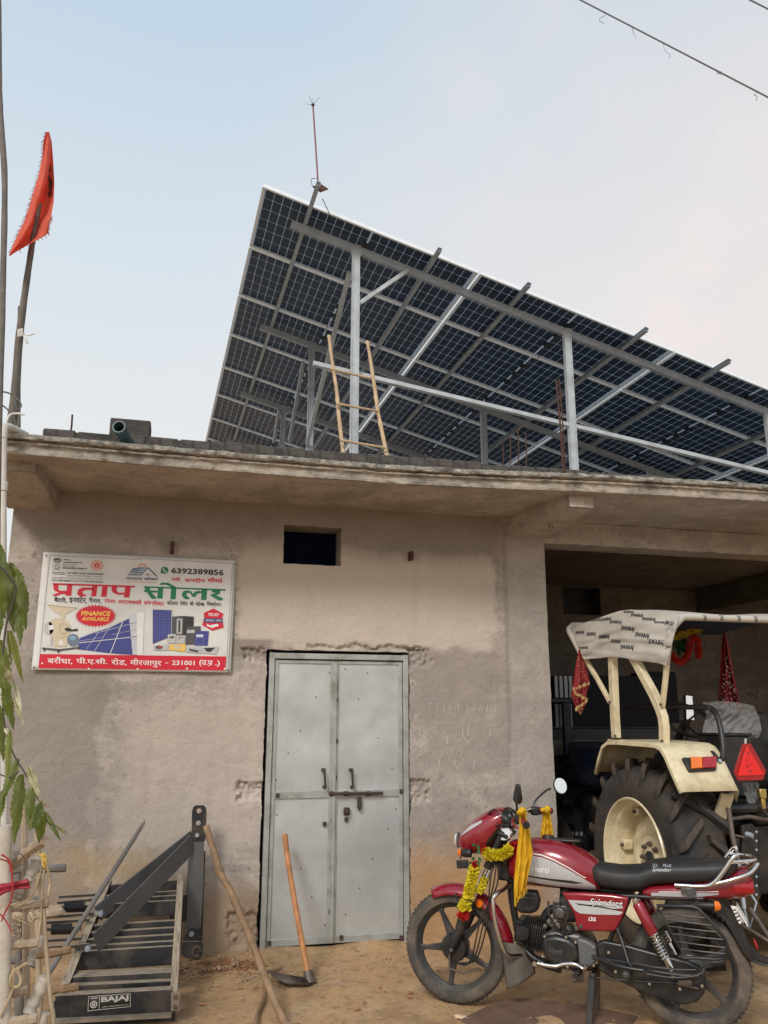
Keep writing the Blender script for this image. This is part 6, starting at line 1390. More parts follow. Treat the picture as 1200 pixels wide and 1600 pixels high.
# maroon cloth on the front canopy strut
Lc = [(905, 1012), (900, 1035), (896, 1060), (892, 1085), (898, 1103), (905, 1116)]; Rc = [(909, 1012), (914, 1035), (922, 1066), (917, 1085), (916, 1100), (908, 1117)]
def cyf(u, v): return at(905, 1030, X=XC).y-.10
mc = empty('cloth', at(907, 1012, Y=cyf(0, 0)), label='maroon tinsel cloth with gold trim hanging from the front canopy strut', cat='cloth')
cl_ = sheet(Lc, Rc, cyf(0, 0), 20, 40, .022, 2, 3); cl_.build('cloth_sheet', 'redcloth', mc, recalc=False, smooth=180)
b = MB(); random.seed(6); CYv = cyf(0, 0)-.03
for (p0_, p1_) in (((895, 1075), (922, 1065)), ((898, 1108), (918, 1092)), ((897, 1080), (917, 1092))):
    for k in range(60):
        t = random.random(); x = p0_[0]*(1-t)+p1_[0]*t; y = p0_[1]*(1-t)+p1_[1]*t; q_ = at(x, y+random.uniform(-1.5, 3), Y=CYv); b.tube([q_, q_+Vector((random.uniform(-.004, .004), 0, -.012))], .0022, 4)
for k in range(90):
    v = random.random(); a = pl_at(Lc, v); b_ = pl_at(Rc, v); t = random.uniform(.15, .85); q_ = at(a[0]*(1-t)+b_[0]*t, a[1], Y=CYv); b.box(q_, (.0045, .003, .0045))
b.build('gold_trim', 'gold', mc)
Lc = [(1130, 987), (1127, 1010), (1125, 1050), (1123, 1080), (1122, 1102)]; Rc = [(1133, 987), (1139, 1010), (1146, 1050), (1152, 1080), (1156, 1102)]
m2_ = empty('cloth', at(1138, 987, Y=6.42), label='long maroon speckled cloth hanging inside below the canopy above the seat', cat='cloth')
sheet(Lc, Rc, 6.42, 20, 30, .03, 2, 9).build('cloth_sheet', 'redcloth', m2_, recalc=False, smooth=180)
b = MB()
for k in range(60): v = random.uniform(.35, 1); a = pl_at(Lc, v); c2 = pl_at(Rc, v); t = random.uniform(.1, .9); b.box(at(a[0]*(1-t)+c2[0]*t, a[1], Y=6.37), (.007, .003, .007))
b.build('sequins', 'sack', m2_)
# ---------------- dark machine behind the tractor
mac = empty('farm_machine', (3.9, 8.0, 0), label='dark blue slatted farm machine standing in the shade behind the tractor', cat='machine')
def mb2(name, x0, y0, x1, y1, Y, t, m, bev=.006):
    a = at(x0, y1, Y=Y); c_ = at(x1, y0, Y=Y); return MB().box2((a.x, Y, a.z), (c_.x, Y+t, c_.z)).build(name, m, mac, bevel=bev)
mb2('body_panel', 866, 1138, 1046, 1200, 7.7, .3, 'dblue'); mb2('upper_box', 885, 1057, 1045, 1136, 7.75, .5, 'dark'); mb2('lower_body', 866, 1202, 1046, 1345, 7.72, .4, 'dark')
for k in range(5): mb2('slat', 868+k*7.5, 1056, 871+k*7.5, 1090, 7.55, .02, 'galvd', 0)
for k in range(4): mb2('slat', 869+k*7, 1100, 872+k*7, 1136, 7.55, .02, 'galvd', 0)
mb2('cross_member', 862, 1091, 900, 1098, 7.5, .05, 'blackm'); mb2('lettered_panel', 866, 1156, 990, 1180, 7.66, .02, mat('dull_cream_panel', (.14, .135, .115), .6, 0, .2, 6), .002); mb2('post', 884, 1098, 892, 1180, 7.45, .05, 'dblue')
b = MB()
for tx, x0, x1 in (('T', 898, 904), ('O', 921, 928)):
    tfit(tx, [(x0, 1162), (x1, 1162), (x1, 1175), (x0, 1175)], lambda x, y: at(x, y, Y=7.655), b, .04, 0)
b.build('panel_letters', 'black', mac, recalc=False)
for k in range(6):
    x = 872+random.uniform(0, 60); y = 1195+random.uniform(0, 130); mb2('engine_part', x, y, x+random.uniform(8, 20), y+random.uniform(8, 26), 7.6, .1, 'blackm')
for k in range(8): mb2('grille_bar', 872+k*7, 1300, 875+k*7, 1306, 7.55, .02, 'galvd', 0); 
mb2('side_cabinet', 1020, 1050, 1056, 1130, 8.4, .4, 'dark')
b = MB(); tfit('-792', [(1160, 1082), (1184, 1083), (1184, 1091), (1160, 1090)], lambda x, y: at(x, y, Y=BY-.006), b, .0, 0); b.build('painted_number', 'black', bld, recalc=False)
# wire basket near the right border
wb_ = empty('wire_crate', at(1195, 1170, Y=6.0), label='rusty wire crate behind the seat at the right border', cat='crate')
b = MB()
for y in (1140, 1158, 1175): b.tube([at(1186, y, Y=5.9), at(1230, y+2, Y=5.9)], .004, 5)
for x in (1190, 1201, 1212): b.tube([at(x, 1138, Y=5.9), at(x, 1176, Y=5.9)], .004, 5)
b.tube([at(1186, 1140, Y=5.9), at(1186, 1140, Y=6.4)], .004, 5); b.tube([at(1230, 1142, Y=5.9), at(1230, 1142, Y=6.4), at(1186, 1140, Y=6.4)], .004, 5)
b.build('crate_wires', 'rust', wb_); MB().box(at(1205, 1182, Y=6.0)+Vector((0, .1, 0)), (.28, .4, .03)).build('crate_base', 'rust', wb_)
MB().box2((3.55, 6.0, 1.0), (4.35, 6.35, 1.04)).build('dash_panel', 'black', trc)
# ================================================================== MOTORCYCLE (local: x forward, y left, z up)
bike = empty('motorcycle', (2.251, 4.6685, 0), math.atan2(.57037, -.82139), label='maroon commuter motorcycle on its centre stand with garland and yellow cloths', cat='motorcycle')
def bb(mb, name, m, par_=bike, **k): return mb.build(name, m, par_, local=True, **k)
V3 = Vector
FXw, RXw, WZ = .665, -.625, .305
# wheels
def bwheel(x, wt, wr):
    c = V3((x, 0, WZ)); ro = .305; prof = []
    for k in range(13):
        a = PI*k/12; prof.append((ro-wt*.95+wt*.95*math.sin(a)**.8, -wt*math.cos(a)))
    prof = [(.232, -wr), (.240, -wt*.9)]+prof+[(.240, wt*.9), (.232, wr)]
    t = bb(MB().lathe(prof, c, (0, 1, 0), 72), 'front_tyre' if x > 0 else 'rear_tyre', 'rubber')
    # tread blocks
    b = MB()
    for k in range(64):
        for s, o in ((-1, 0), (1, .5)):
            a = 2*PI*(k+o)/64; r = ro+.0005; p = c+V3((r*math.sin(a), s*wt*.42, r*math.cos(a))); b.box(p, (.013, wt*.45, .0016), Euler((0, a, s*.5)))
    bb(b, 'tread', 'rubber', t, kind='stuff', smooth=0)
    rp_ = [(.243, -wr-.004), (.246, -wr-.001), (.240, -wr+.006), (.226, -wr+.008), (.220, -wr+.016), (.219, 0), (.220, wr-.016), (.226, wr-.008), (.240, wr-.006), (.246, wr+.001), (.243, wr+.004)]
    rp_ += [(.236, wr-.004), (.212, wr-.016), (.206, 0), (.212, -wr+.016), (.236, -wr+.004)]
    r = bb(MB().lathe(rp_, c, (0, 1, 0), 72, closed=True), 'front_rim' if x > 0 else 'rear_rim', 'wheel')
    b = MB()
    for k in range(5):
        a = 2*PI*k/5+(.45 if x > 0 else .2); 
        for dy in (0,):
            u1 = V3((math.sin(a), 0, math.cos(a))); s_ = V3((math.cos(a), 0, -math.sin(a)))
            pr = []
            for rr, hw, ty_ in ((.05, .026, .020), (.12, .017, .014), (.19, .012, .010), (.214, .020, .014)):
                for sx, sy in ((-1, -1), (1, -1), (1, 1), (-1, 1)): pr.append(c+u1*rr+s_*hw*sx+V3((0, ty_*sy, 0)))
            b.add(pr, [(i*4+j, i*4+(j+1) % 4, (i+1)*4+(j+1) % 4, (i+1)*4+j) for i in range(3) for j in range(4)])
    bb(b, 'spokes', 'wheel', r, bevel=.004)
    bb(MB().lathe([(0, -.05), (.05, -.048), (.075, -.03), (.078, .03), (.05, .048), (0, .05)], c, (0, 1, 0), 32), 'hub', 'wheel' if x < 0 else 'alloy', r, bevel=.003)
    bb(MB().tube([c-V3((0, .11, 0)), c+V3((0, .11, 0))], .010, 10), 'axle', 'iron', r)
bwheel(FXw, .044, .026); bwheel(RXw, .048, .028)
# brake drum plate, lever, cables at the front
bb(MB().lathe([(.0, .062), (.07, .060), (.078, .045), (.078, .02)], (FXw, 0, WZ), (0, 1, 0), 28), 'brake_plate', 'blackm')
bb(MB().tube([(FXw+.02, .07, WZ-.02), (FXw+.02, .085, WZ-.10), (FXw-.06, .085, WZ-.125), (FXw-.15, .08, WZ-.09)], .006, 6), 'brake_lever', 'iron')
# front forks
S1, S2 = V3((FXw+.005, 0, WZ)), V3((.345, 0, .96)); fd = (S2-S1).normalized()
for s in (-1, 1):
    y = V3((0, .088*s, 0))
    bb(MB().tube([S1+y-fd*.02, S1+y+fd*.03, S1+y+fd*.06, S1+y+fd*.30], [.019, .024, .024, .023], 14), 'fork_slider', 'blackm'); bb(MB().tube([S1+y+fd*.30, S1+y+fd*.52], .0155, 12), 'fork_tube', 'chrome'); bb(MB().tube([S1+y+fd*.50, S2+y], .022, 12), 'fork_shroud', 'black')
bb(MB().box(S2+V3((0, 0, -.02)), (.07, .23, .025), Euler((0, -.42, 0))).box(lerp(S1, S2, .76), (.07, .23, .03), Euler((0, -.42, 0))), 'triple_clamp', 'blackm', bevel=.006)
# front mudguard: arc around the wheel
def guard(cx, a0, a1, r, hw, dip, name, m, n=30, nu=10, taper=.8):
    def fn(u, v):
        a = a0+(a1-a0)*u; s = (v-.5)*2; w = hw*(taper+(1-taper)*math.sin(min(1, u*1.15+.1)*PI)**.5); rr = r-dip*abs(s)**2.6
        return V3((cx+rr*math.sin(a), s*w, WZ+rr*math.cos(a)))
    return bb(MB().grid(fn, n, nu), name, m, solid=.003, recalc=False, smooth=60)
guard(FXw-.005, .46, -1.70, .338, .068, .055, 'front_mudguard', 'red')
for s in (-1, 1): bb(MB().tube([(FXw-.02, .07*s, .60), (FXw-.05, .085*s, .50), (FXw-.02, .082*s, .40)], .006, 6), 'mudguard_stay', 'blackm')
bb(MB().lathe([(0, .014), (.020, .012), (.024, .0)], (.50, .068, .555), (.2, 1, 0), 20), 'side_reflector', 'amber')
# headlamp cowl
cw_ = [(.628, .865, .900, .040, 2.2), (.612, .835, .935, .085, 2.4), (.575, .815, .975, .118, 2.6), (.52, .815, 1.020, .136, 2.7), (.46, .835, 1.055, .140, 2.8), (.41, .870, 1.078, .136, 2.8), (.365, .935, 1.084, .126, 2.8), (.345, .975, 1.080, .118, 2.8)]
bb(MB().loft(cw_, 28), 'headlamp_cowl', 'red', smooth=50)
bb(MB().loft([(.346, .955, 1.072, .110, 2.6), (.32, .95, 1.06, .10, 2.4), (.30, .96, 1.03, .085, 2.3)], 24), 'instrument_cluster', 'black')
for s in (-1, 1): bb(MB().lathe([(0, -.012), (.030, -.011), (.034, 0), (.034, .02)], (.305, .042*s, 1.035), (.85, 0, -.5), 20), 'dial', 'black')
bb(MB().loft([(.640, .84, .93, .05, 2.4), (.655, .85, .92, .04, 2.2)], 20), 'headlamp_lens', mat('clear_lens', (.7, .72, .75), .08, .3, 0, 8))
# decal streaks on the cowl
def cowl_y(x, z, secs, off=.0015):
    secs = sorted(secs, key=lambda q: q[0])
    for a, b_ in zip(secs, secs[1:]):
        if a[0] <= x <= b_[0]:
            t = (x-a[0])/(b_[0]-a[0]); q = [a[i]*(1-t)+b_[i]*t for i in range(5)]; break
    else: q = secs[0] if x < secs[0][0] else secs[-1]
    k = max(0., 1-abs((z-(q[1]+q[2])/2)/((q[2]-q[1])/2))**q[4]); return q[3]*k**(1/q[4])+off
def patch(name, m, lo, hi, x0, x1, secs, par_=bike, n=24, k=4, side=1, off=.0016):
    def fn(u, v): x = x0+(x1-x0)*u; z = lo(x)*(1-v)+hi(x)*v; return V3((x, side*cowl_y(x, z, secs, off), z))
    return bb(MB().grid(fn, n, k), name, m, par_, recalc=False, smooth=180)
def pw(pts_):
    pts_ = sorted(pts_)
    def f(x):
        if x <= pts_[0][0]: return pts_[0][1]
        for a, b_ in zip(pts_, pts_[1:]):
            if x <= b_[0]: t = (x-a[0])/(b_[0]-a[0]); t = t*t*(3-2*t) if False else t; return a[1]*(1-t)+b_[1]*t
        return pts_[-1][1]
    return f
patch('cowl_decal', 'silver', pw([(.46, 1.005), (.60, .92)]), pw([(.46, 1.02), (.53, .985), (.60, .925)]), .46, .60, cw_, n=16)
patch('cowl_vent', 'black', pw([(.36, .945), (.42, .885), (.46, .855)]), pw([(.36, .99), (.42, .92), (.46, .86)]), .36, .455, cw_)
# tank
tk = [(.335, .70, .885, .055, 2.3), (.30, .685, .905, .100, 2.4), (.24, .672, .918, .128, 2.5), (.15, .665, .925, .146, 2.6), (.05, .662, .918, .150, 2.6), (-.04, .660, .895, .144, 2.5), (-.11, .658, .860, .128, 2.4), (-.165, .658, .825, .104, 2.3), (-.185, .66, .80, .08, 2.2)]
tank = bb(MB().loft(tk, 36), 'fuel_tank', 'red', smooth=60)
bb(MB().lathe([(0, .014), (.032, .012), (.036, 0), (.036, -.01)], (.10, 0, .925), (0, 0, 1), 24), 'fuel_cap', 'black', tank); bb(MB().box((.03, 0, .915), (.22, .07, .016)), 'tank_top_strip', 'black', tank, bevel=.006)
for s in (-1, 1):
    patch('tank_decal', 'silver', pw([(.24, .700), (.1, .690), (-.05, .680), (-.17, .672)]), pw([(.235, .835), (.18, .842), (.12, .838), (.05, .818), (-.04, .776), (-.11, .735), (-.165, .70)]), .215, -.165, tk, tank, side=s, n=40, k=8)
    patch('tank_pinstripe', 'white', pw([(.235, .842), (.18, .850), (.12, .846), (.05, .826), (-.04, .784), (-.11, .741)]), pw([(.235, .848), (.18, .857), (.12, .853), (.05, .833), (-.04, .790), (-.11, .746)]), .235, -.12, tk, tank, side=s, n=40, k=2)
    patch('tank_black_stripe', 'blackm', pw([(.20, .728), (.06, .716), (-.06, .708), (-.10, .712)]), pw([(.20, .735), (.08, .728), (-.04, .724), (-.095, .714)]), .20, -.10, tk, tank, side=s, n=30, k=2, off=.003)  # thin black decal line on the tank side
b = MB(); text_on(b, 'Hero', lambda x, y: V3((x, cowl_y(x, y, tk, .0035), y)), .176, .076, .757, .793, .02)
bb(b, 'tank_lettering', 'white', tank, recalc=False, smooth=0)
patch('tank_lower_moulding', 'black', lambda x: .660, lambda x: .672, .24, -.17, tk, tank, n=20, k=2, off=.004)
# side panels
def slab(pl, y, t, name, m, par_=bike, bevel=.008, **k):
    mb = MB(); n = len(pl); s = 1
    mb.add([V3((x, y-t/2, z)) for x, z in pl]+[V3((x, y+t/2, z)) for x, z in pl], [tuple(range(n-1, -1, -1)), tuple(range(n, 2*n))]+[(i, (i+1) % n, n+(i+1) % n, n+i) for i in range(n)])
    return bb(mb, name, m, par_, bevel=bevel, seg=3, **k)
sp_ = [(.016, .660), (-.10, .666), (-.25, .668), (-.345, .660), (-.335, .62), (-.300, .545), (-.262, .486), (-.20, .478), (-.075, .474), (-.058, .49), (-.048, .55), (-.010, .62)]
for s in (-1, 1):
    side = slab(sp_, .118*s, .045, 'side_panel', 'red', bevel=.014)
    yy = .1425*s
    slab([(-.02, .625), (-.18, .628), (-.305, .618), (-.312, .605), (-.26, .598), (-.31, .585), (-.29, .570), (-.16, .562), (-.08, .562), (-.055, .575)], yy, .002, 'side_decal', 'silver', side, 0)
    slab([(-.055, .612), (-.20, .606), (-.30, .592), (-.30, .588), (-.19, .600), (-.075, .604)], yy+.0015*s, .001, 'side_decal_line', 'blackm', side, 0)
b = MB(); text_on(b, 'Splendor+', lambda x, y: V3((x, .1465, y)), -.135, -.312, .602, .642, .008, .45); bb(b, 'side_lettering', 'white', side, recalc=False, smooth=0)
b = MB(); text_on(b, 'Splendor+', lambda x, y: V3((x, .1458, y-.002)), -.134, -.313, .602, .642, .035, .45); bb(b, 'side_lettering_outline', 'blackm', side, recalc=False, smooth=0)
b = MB(); text_on(b, 'i3S', lambda x, y: V3((x, .1435, y)), -.125, -.165, .528, .548, .02, .1); bb(b, 'badge', 'white', side, recalc=False, smooth=0)
bb(MB().lathe([(0, .004), (.009, .003), (.011, 0)], (-.082, .142, .497), (0, 1, 0), 12), 'side_screw', 'alloy', side)
# seat
stl = [(-.135, .775, .812, .075, 2.4), (-.15, .705, .812, .105, 2.8), (-.20, .682, .805, .122, 3), (-.30, .680, .797, .132, 3), (-.40, .684, .806, .136, 3), (-.47, .718, .834, .138, 3), (-.54, .728, .846, .138, 3), (-.66, .738, .852, .134, 3), (-.78, .752, .860, .124, 3), (-.865, .776, .866, .108, 2.8), (-.90, .815, .858, .085, 2.4)]
seat = bb(MB().loft(stl, 32), 'seat', 'seat', smooth=60)
b = MB(); text_on(b, 'Splendor', lambda x, y: V3((x, cowl_y(x, y, stl, .003), y)), -.475, -.572, .795, .818, -.004, .45); text_on(b, 'NEW', lambda x, y: V3((x, cowl_y(x, y, stl, .003), y)), -.475, -.505, .818, .831, 0, .2); text_on(b, 'PLUS', lambda x, y: V3((x, cowl_y(x, y, stl, .003), y)), -.53, -.575, .824, .835, .01, .3)
bb(b, 'seat_lettering', 'silver', seat, recalc=False, smooth=0)
b = MB(); b.tube([V3((q[0], cowl_y(q[0], q[1]+(q[2]-q[1])*.40, stl, -.001), q[1]+(q[2]-q[1])*.40)) for q in stl[1:-1]], .0022, 5); bb(b, 'seat_piping', 'black', seat)
# tail fairing, lamp
tf = [(-.415, .662, .700, .095, 2.6), (-.45, .650, .722, .118, 3), (-.60, .654, .740, .122, 3), (-.75, .662, .765, .116, 3), (-.85, .668, .800, .102, 3), (-.925, .678, .832, .085, 2.8), (-.955, .690, .832, .075, 2.6)]
tail = bb(MB().loft(tf, 28), 'tail_fairing', 'red', smooth=50)
patch('tail_decal', 'silver', pw([(-.46, .672), (-.68, .680), (-.80, .700)]), pw([(-.46, .688), (-.68, .702), (-.80, .706)]), -.46, -.80, tf, tail, n=20, k=2); patch('tail_pinstripe', 'white', pw([(-.50, .693), (-.80, .713)]), pw([(-.50, .697), (-.80, .717)]), -.50, -.80, tf, tail, n=20, k=2)
bb(MB().loft([(-.875, .688, .782, .098, 2.8), (-.93, .690, .786, .090, 2.8), (-.975, .698, .772, .070, 2.6)], 22), 'tail_lamp', 'redlens')
# grab rail
for s in (-1, 1):
    g = [(-.585, .135*s, .737), (-.70, .140*s, .739), (-.765, .143*s, .752), (-.82, .143*s, .805), (-.885, .140*s, .890), (-.91, .12*s, .905)]
    bb(MB().tube(fb(g, 6), .0115, 12), 'grab_rail', 'chrome'); g = [(-.77, .143*s, .752), (-.88, .135*s, .785), (-.96, .11*s, .815), (-1.0, .07*s, .852), (-1.01, 0, .855)]
    bb(MB().tube(fb(g, 6), .0105, 12), 'grab_rail', 'chrome'); bb(MB().box((-.652, .142*s, .712), (.075, .006, .030)).box((-.66, .1425*s, .692), (.030, .006, .03)), 'rail_bracket', 'alloy', bevel=.004)
bb(MB().tube(fb([(-.87, .14, .868), (-.96, .10, .872), (-1.0, 0, .873), (-.96, -.10, .872), (-.87, -.14, .868)], 6), .0105, 12), 'grab_rail', 'chrome')
# rear mudguard, plate, indicators, reflector
def rmg(u, v):
    pt = pl_at([(-.72, .645), (-.78, .640), (-.84, .600), (-.885, .520), (-.915, .450), (-.955, .405), (-1.01, .388), (-1.06, .386)], u); s = (v-.5)*2; w = (.085-.02*u)
    return V3((pt[0]-.006+.035*abs(s)**3, s*w, pt[1]-.02*abs(s)**3))
bb(MB().grid(rmg, 30, 12), 'rear_mudguard', 'black', solid=.004, recalc=False, smooth=60)
def splat(u, v): pt = pl_at([(-.80, .64), (-.84, .60), (-.87, .54), (-.885, .50), (-.90, .44), (-.945, .39)], u); return pt
slab([(-.755, .655), (-.80, .655), (-.85, .62), (-.90, .535), (-.925, .465), (-.97, .415), (-1.03, .395), (-1.05, .380), (-.985, .384), (-.92, .404), (-.885, .44), (-.86, .50), (-.82, .57), (-.775, .62)], .068, .006, 'mudguard_flank', 'black', bevel=.002)
npl = MB(); c_ = V3((-.882, .055, .607)); Rn = Euler((0, .50, .35)); npl.box(c_, (.006, .10, .10), Rn)
npo = bb(MB().box((-.905, .03, .60), (.005, .19, .095), Euler((0, .48, 0))), 'number_plate', 'white', bevel=.002)
slab([(-.852, .648), (-.880, .645), (-.914, .572), (-.886, .562)], .090, .004, 'side_plate', 'white', bevel=.001)
b = MB()
for k in range(4):
    t = .16+.21*k; a = V3((-.860-.030*t-.004, .0925, .640-.075*t)); b.box(a, (.016, .001, .006), Euler((0, .35, 0)))
    if k % 2: b.box(a+V3((-.012, 0, -.010)), (.010, .001, .004), Euler((0, .35, 0)))
bb(b, 'plate_print', 'blackm', npo)
for s in (-1, 1):
    i_ = bb(MB().loft([(-.77, .630, .672, .018, 2.2), (-.71, .636, .666, .016, 2.1), (-.68, .645, .655, .006, 2)], 14), 'indicator_body', 'black'); i_.location = (0, .155*s, 0)
    l_ = bb(MB().loft([(-.775, .626, .678, .020, 2.3), (-.796, .632, .676, .018, 2.3), (-.805, .643, .662, .010, 2.2)], 14), 'indicator_lens', 'amber', i_)
    bb(MB().tube([(-.745, .06*s, .65), (-.745, .15*s, .65)], .008, 8), 'indicator_stem', 'black')
bb(MB().box((-.958, .0, .455), (.012, .07, .04), Euler((0, .3, 0))), 'rear_reflector', 'redlens', bevel=.003)
for s in (-1, 1):
    i_ = bb(MB().loft([(.52, .815, .862, .020, 2.3), (.56, .815, .862, .022, 2.3), (.58, .825, .85, .014, 2.2)], 14), 'indicator_body', 'black'); i_.location = (0, .16*s, 0)
    bb(MB().loft([(.578, .818, .860, .021, 2.3), (.596, .824, .855, .016, 2.2)], 14), 'indicator_lens', 'amber', i_); bb(MB().tube([(.53, .10*s, .835), (.54, .15*s, .84)], .007, 8), 'indicator_stem', 'black')
bb(MB().box((.575, .15, .775), (.07, .02, .045), Euler((0, .1, 0))), 'front_bracket_plate', 'black', bevel=.005)
# handlebar
for s in (-1, 1):
    g = [(.30, 0, .985), (.295, .06*s, .985), (.275, .12*s, 1.035), (.245, .19*s, 1.055), (.20, .25*s, 1.048), (.155, .36*s, 1.035)]
    bb(MB().tube(fb(g, 6), .011, 12), 'handlebar', 'chrome')
    a, b_ = V3((.196, .255*s, 1.047)), V3((.150, .375*s, 1.033)); bb(MB().tube([a, a*.98+b_*.02, lerp(a, b_, .94), b_], [.020, .017, .017, .020], 14), 'grip', 'gripred'); bb(MB().tube([b_, b_+(b_-a)*.10], .019, 12), 'bar_end', 'black')
    bb(MB().box((.215, .225*s, 1.045), (.05, .055, .05), Euler((0, 0, -.38*s))), 'switch_block', 'black', bevel=.01)
    bb(MB().tube(fb([(.245, .20*s, 1.045), (.255, .25*s, 1.035), (.225, .32*s, 1.020), (.20, .37*s, 1.014)], 5), [.008]*4+[.006]*12, 8), 'lever', 'gripred' if s > 0 else 'blackm')
    if s > 0: st_ = [(.225, .23, 1.06), (.226, .245, 1.10), (.222, .262, 1.150)]; mc_ = V3((.216, .285, 1.182)); ndir = V3((-.55, -.42, .12))
    else: st_ = [(.225, -.23, 1.06), (.215, -.25, 1.10), (.16, -.30, 1.155), (.13, -.325, 1.170)]; mc_ = V3((.075, -.345, 1.186)); ndir = V3((-.66, .62, .22))
    bb(MB().tube(fb(st_, 5), .0065, 8), 'mirror_stem', 'black')
    if s > 0:
        # teardrop shell seen from behind its back
        x_, y_, z_ = frame_z(ndir, (0, 0, 1)); sh_ = [(-.052, .055), (-.030, .062), (.010, .020), (.050, -.030), (.030, -.048), (-.020, -.052), (-.050, -.020)]
        mo = bb(MB().prism([(a_*1.0, b2_*1.0) for a_, b2_ in sh_], mc_, x_, y_, .022), 'mirror_shell', 'black', bevel=.009, seg=3)
        bb(MB().prism([(a_*.9, b2_*.9) for a_, b2_ in sh_], mc_+z_*.0125, x_, y_, .001), 'mirror_glass', 'mirror', mo)
    else:
        mo = bb(MB().lathe([(0, -.020), (.035, -.016), (.049, -.004), (.051, .004), (.049, .007)], mc_, ndir, 28), 'mirror_shell', 'black'); bb(MB().lathe([(0, .0085), (.046, .0085), (.047, .005)], mc_, ndir, 28), 'mirror_glass', 'mirror', mo)
for k, (a, c_) in enumerate((((.30, .17, 1.03), (.42, .02, .90)), ((.31, -.15, 1.04), (.40, .0, .88)), ((.29, .15, 1.0), (.38, .05, .84)))): bb(MB().tube(fb([a, V3(a)+V3((.08, -.02, .05-.03*k)), V3(c_)+V3((.05, .02, .09)), c_], 6), .0055, 6), 'control_cable', 'black')
for k in range(3): bb(MB().tube(fb([(.40-.02*k, .05+.02*k, .86), (.43-.02*k, .10, .66), (.45+.02*k, .10, .47), (.52+.02*k, .095, .27-.01*k), (.62+.02*k, .09, .235)], 7), .0045, 6), 'control_cable', 'black')
bb(MB().box((.36, 0, .74), (.08, .10, .12)).box((.345, .05, .80), (.05, .05, .08)), 'horn_and_wiring', 'black', bevel=.02)
bb(MB().lathe([(0, .03), (.04, .028), (.046, .01), (.03, -.02), (0, -.02)], (.335, .075, .945), (.1, 1, .2), 18), 'ignition_housing', 'chrome')
# frame tubes
def tubes(name, pts_, r, m='blackm'): return bb(MB().tube(fb(pts_, 6), r, 12), name, m)
tubes('head_tube', [(.36, 0, .92), (.385, 0, .86), (.41, 0, .78)], .03)
tubes('down_tube', [(.355, 0, .80), (.335, 0, .70), (.315, 0, .52), (.292, 0, .38), (.23, .03, .305), (.15, .05, .268), (.05, .06, .25)], .020)
tubes('top_tube', [(.36, 0, .80), (.15, 0, .70), (-.10, 0, .665), (-.35, 0, .66)], .022)
for s in (-1, 1):
    tubes('seat_rail', [(-.20, .09*s, .655), (-.45, .10*s, .662), (-.72, .10*s, .672)], .012); tubes('frame_strut', [(-.345, .085*s, .655), (-.30, .088*s, .56), (-.235, .09*s, .45), (-.17, .09*s, .30)], .012)
    # swingarm
    bb(MB().bar((-.16, .09*s, .30), (RXw-.03, .09*s, .300), .03, .045), 'swingarm', 'blackm', bevel=.005)
    # shock
    a, b_ = V3((-.382, .155*s, .652)), V3((-.545, .155*s, .315)); d = b_-a
    bb(MB().tube([a+d*.03, a+d*.06, a+d*.44, a+d*.47], [.022, .030, .030, .026], 16), 'shock_cover', 'red'); bb(MB().tube([a+d*.45, b_-d*.06], .013, 10), 'shock_rod', 'chrome'); bb(MB().tube([b_-d*.20, b_-d*.03], [.019, .017], 12), 'shock_body', 'chrome')
    ps_ = []; x_, y_, z_ = frame_z(d)
    for k in range(8*12): f_ = k/(8*12-1); an = 2*PI*k/12; ps_.append(a+d*(.46+.34*f_)+(x_*math.cos(an)+y_*math.sin(an))*.0255)
    bb(MB().tube(ps_, .0048, 6), 'shock_spring', 'chrome'); 
    for q_ in (a, b_): bb(MB().lathe([(0, .016), (.013, .015), (.018, .008), (.018, -.02)], q_+V3((0, .012*s, 0)), (0, s, 0), 16), 'shock_eye', 'chrome')
# crash guard
for s in (1, -1):
    tubes('crash_guard', [(.325, .03*s, .665), (.345, .10*s, .650), (.372, .185*s, .635), (.388, .20*s, .600), (.380, .205*s, .50), (.350, .19*s, .38), (.325, .15*s, .320), (.27, .05*s, .300)], .0115, 'chrome')
# mud flap below the guard
def mf(u, v): return V3((.385-.17*u*(1-.15*v)-.03*v, .06*math.sin(u*PI)+.02-.08*(u-.5), .365-.245*v+.055*u*(1-v)*0+.10*u*v*.75))
bb(MB().grid(mf, 14, 14), 'mud_flap', mat('dusty_rubber_flap', (.11, .095, .08), .85, 0, .2, 12, .1, 60, dirt=DUST, dirtamt=.5), solid=.004, recalc=False)
# engine
ec = [(.135, .430), (.09, .450), (.02, .452), (-.06, .445), (-.115, .425), (-.135, .38), (-.135, .31), (-.10, .270), (-.02, .255), (.07, .262), (.125, .30), (.15, .36)]
bb(MB().add([], []), 'x', 'alloy') if False else None
slab(ec, -.005, .20, 'crankcase', 'alloy', bevel=.02)
cvr = slab([(.128, .425), (.06, .440), (-.01, .430), (-.055, .40), (-.06, .33), (-.02, .288), (.07, .280), (.125, .32), (.14, .38)], .115, .055, 'alternator_cover', 'blackm', bevel=.022)
b = MB(); text_on(b, 'Hero', lambda x, y: V3((x, .1445, y)), .095, .025, .345, .378, .02); bb(b, 'cover_lettering', 'silver' if False else 'alloy', cvr, recalc=False, smooth=0)
slab([(-.055, .435), (-.10, .430), (-.155, .405), (-.158, .33), (-.12, .292), (-.06, .295)], .105, .055, 'sprocket_cover', mat('grey_sprocket_cover', (.10, .105, .11), .5, .1, .15, 12, dirt=DUST, dirtamt=.3), bevel=.014)
rg = []
for x, z in ((.118, .43), (.0, .437), (-.05, .415), (.13, .33), (.0, .29), (.08, .287), (-.145, .40), (-.14, .31)): bb(MB().lathe([(0, .010), (.007, .009), (.0075, 0)], (x, .142, z), (0, 1, 0), 6), 'engine_bolt', 'chrome')
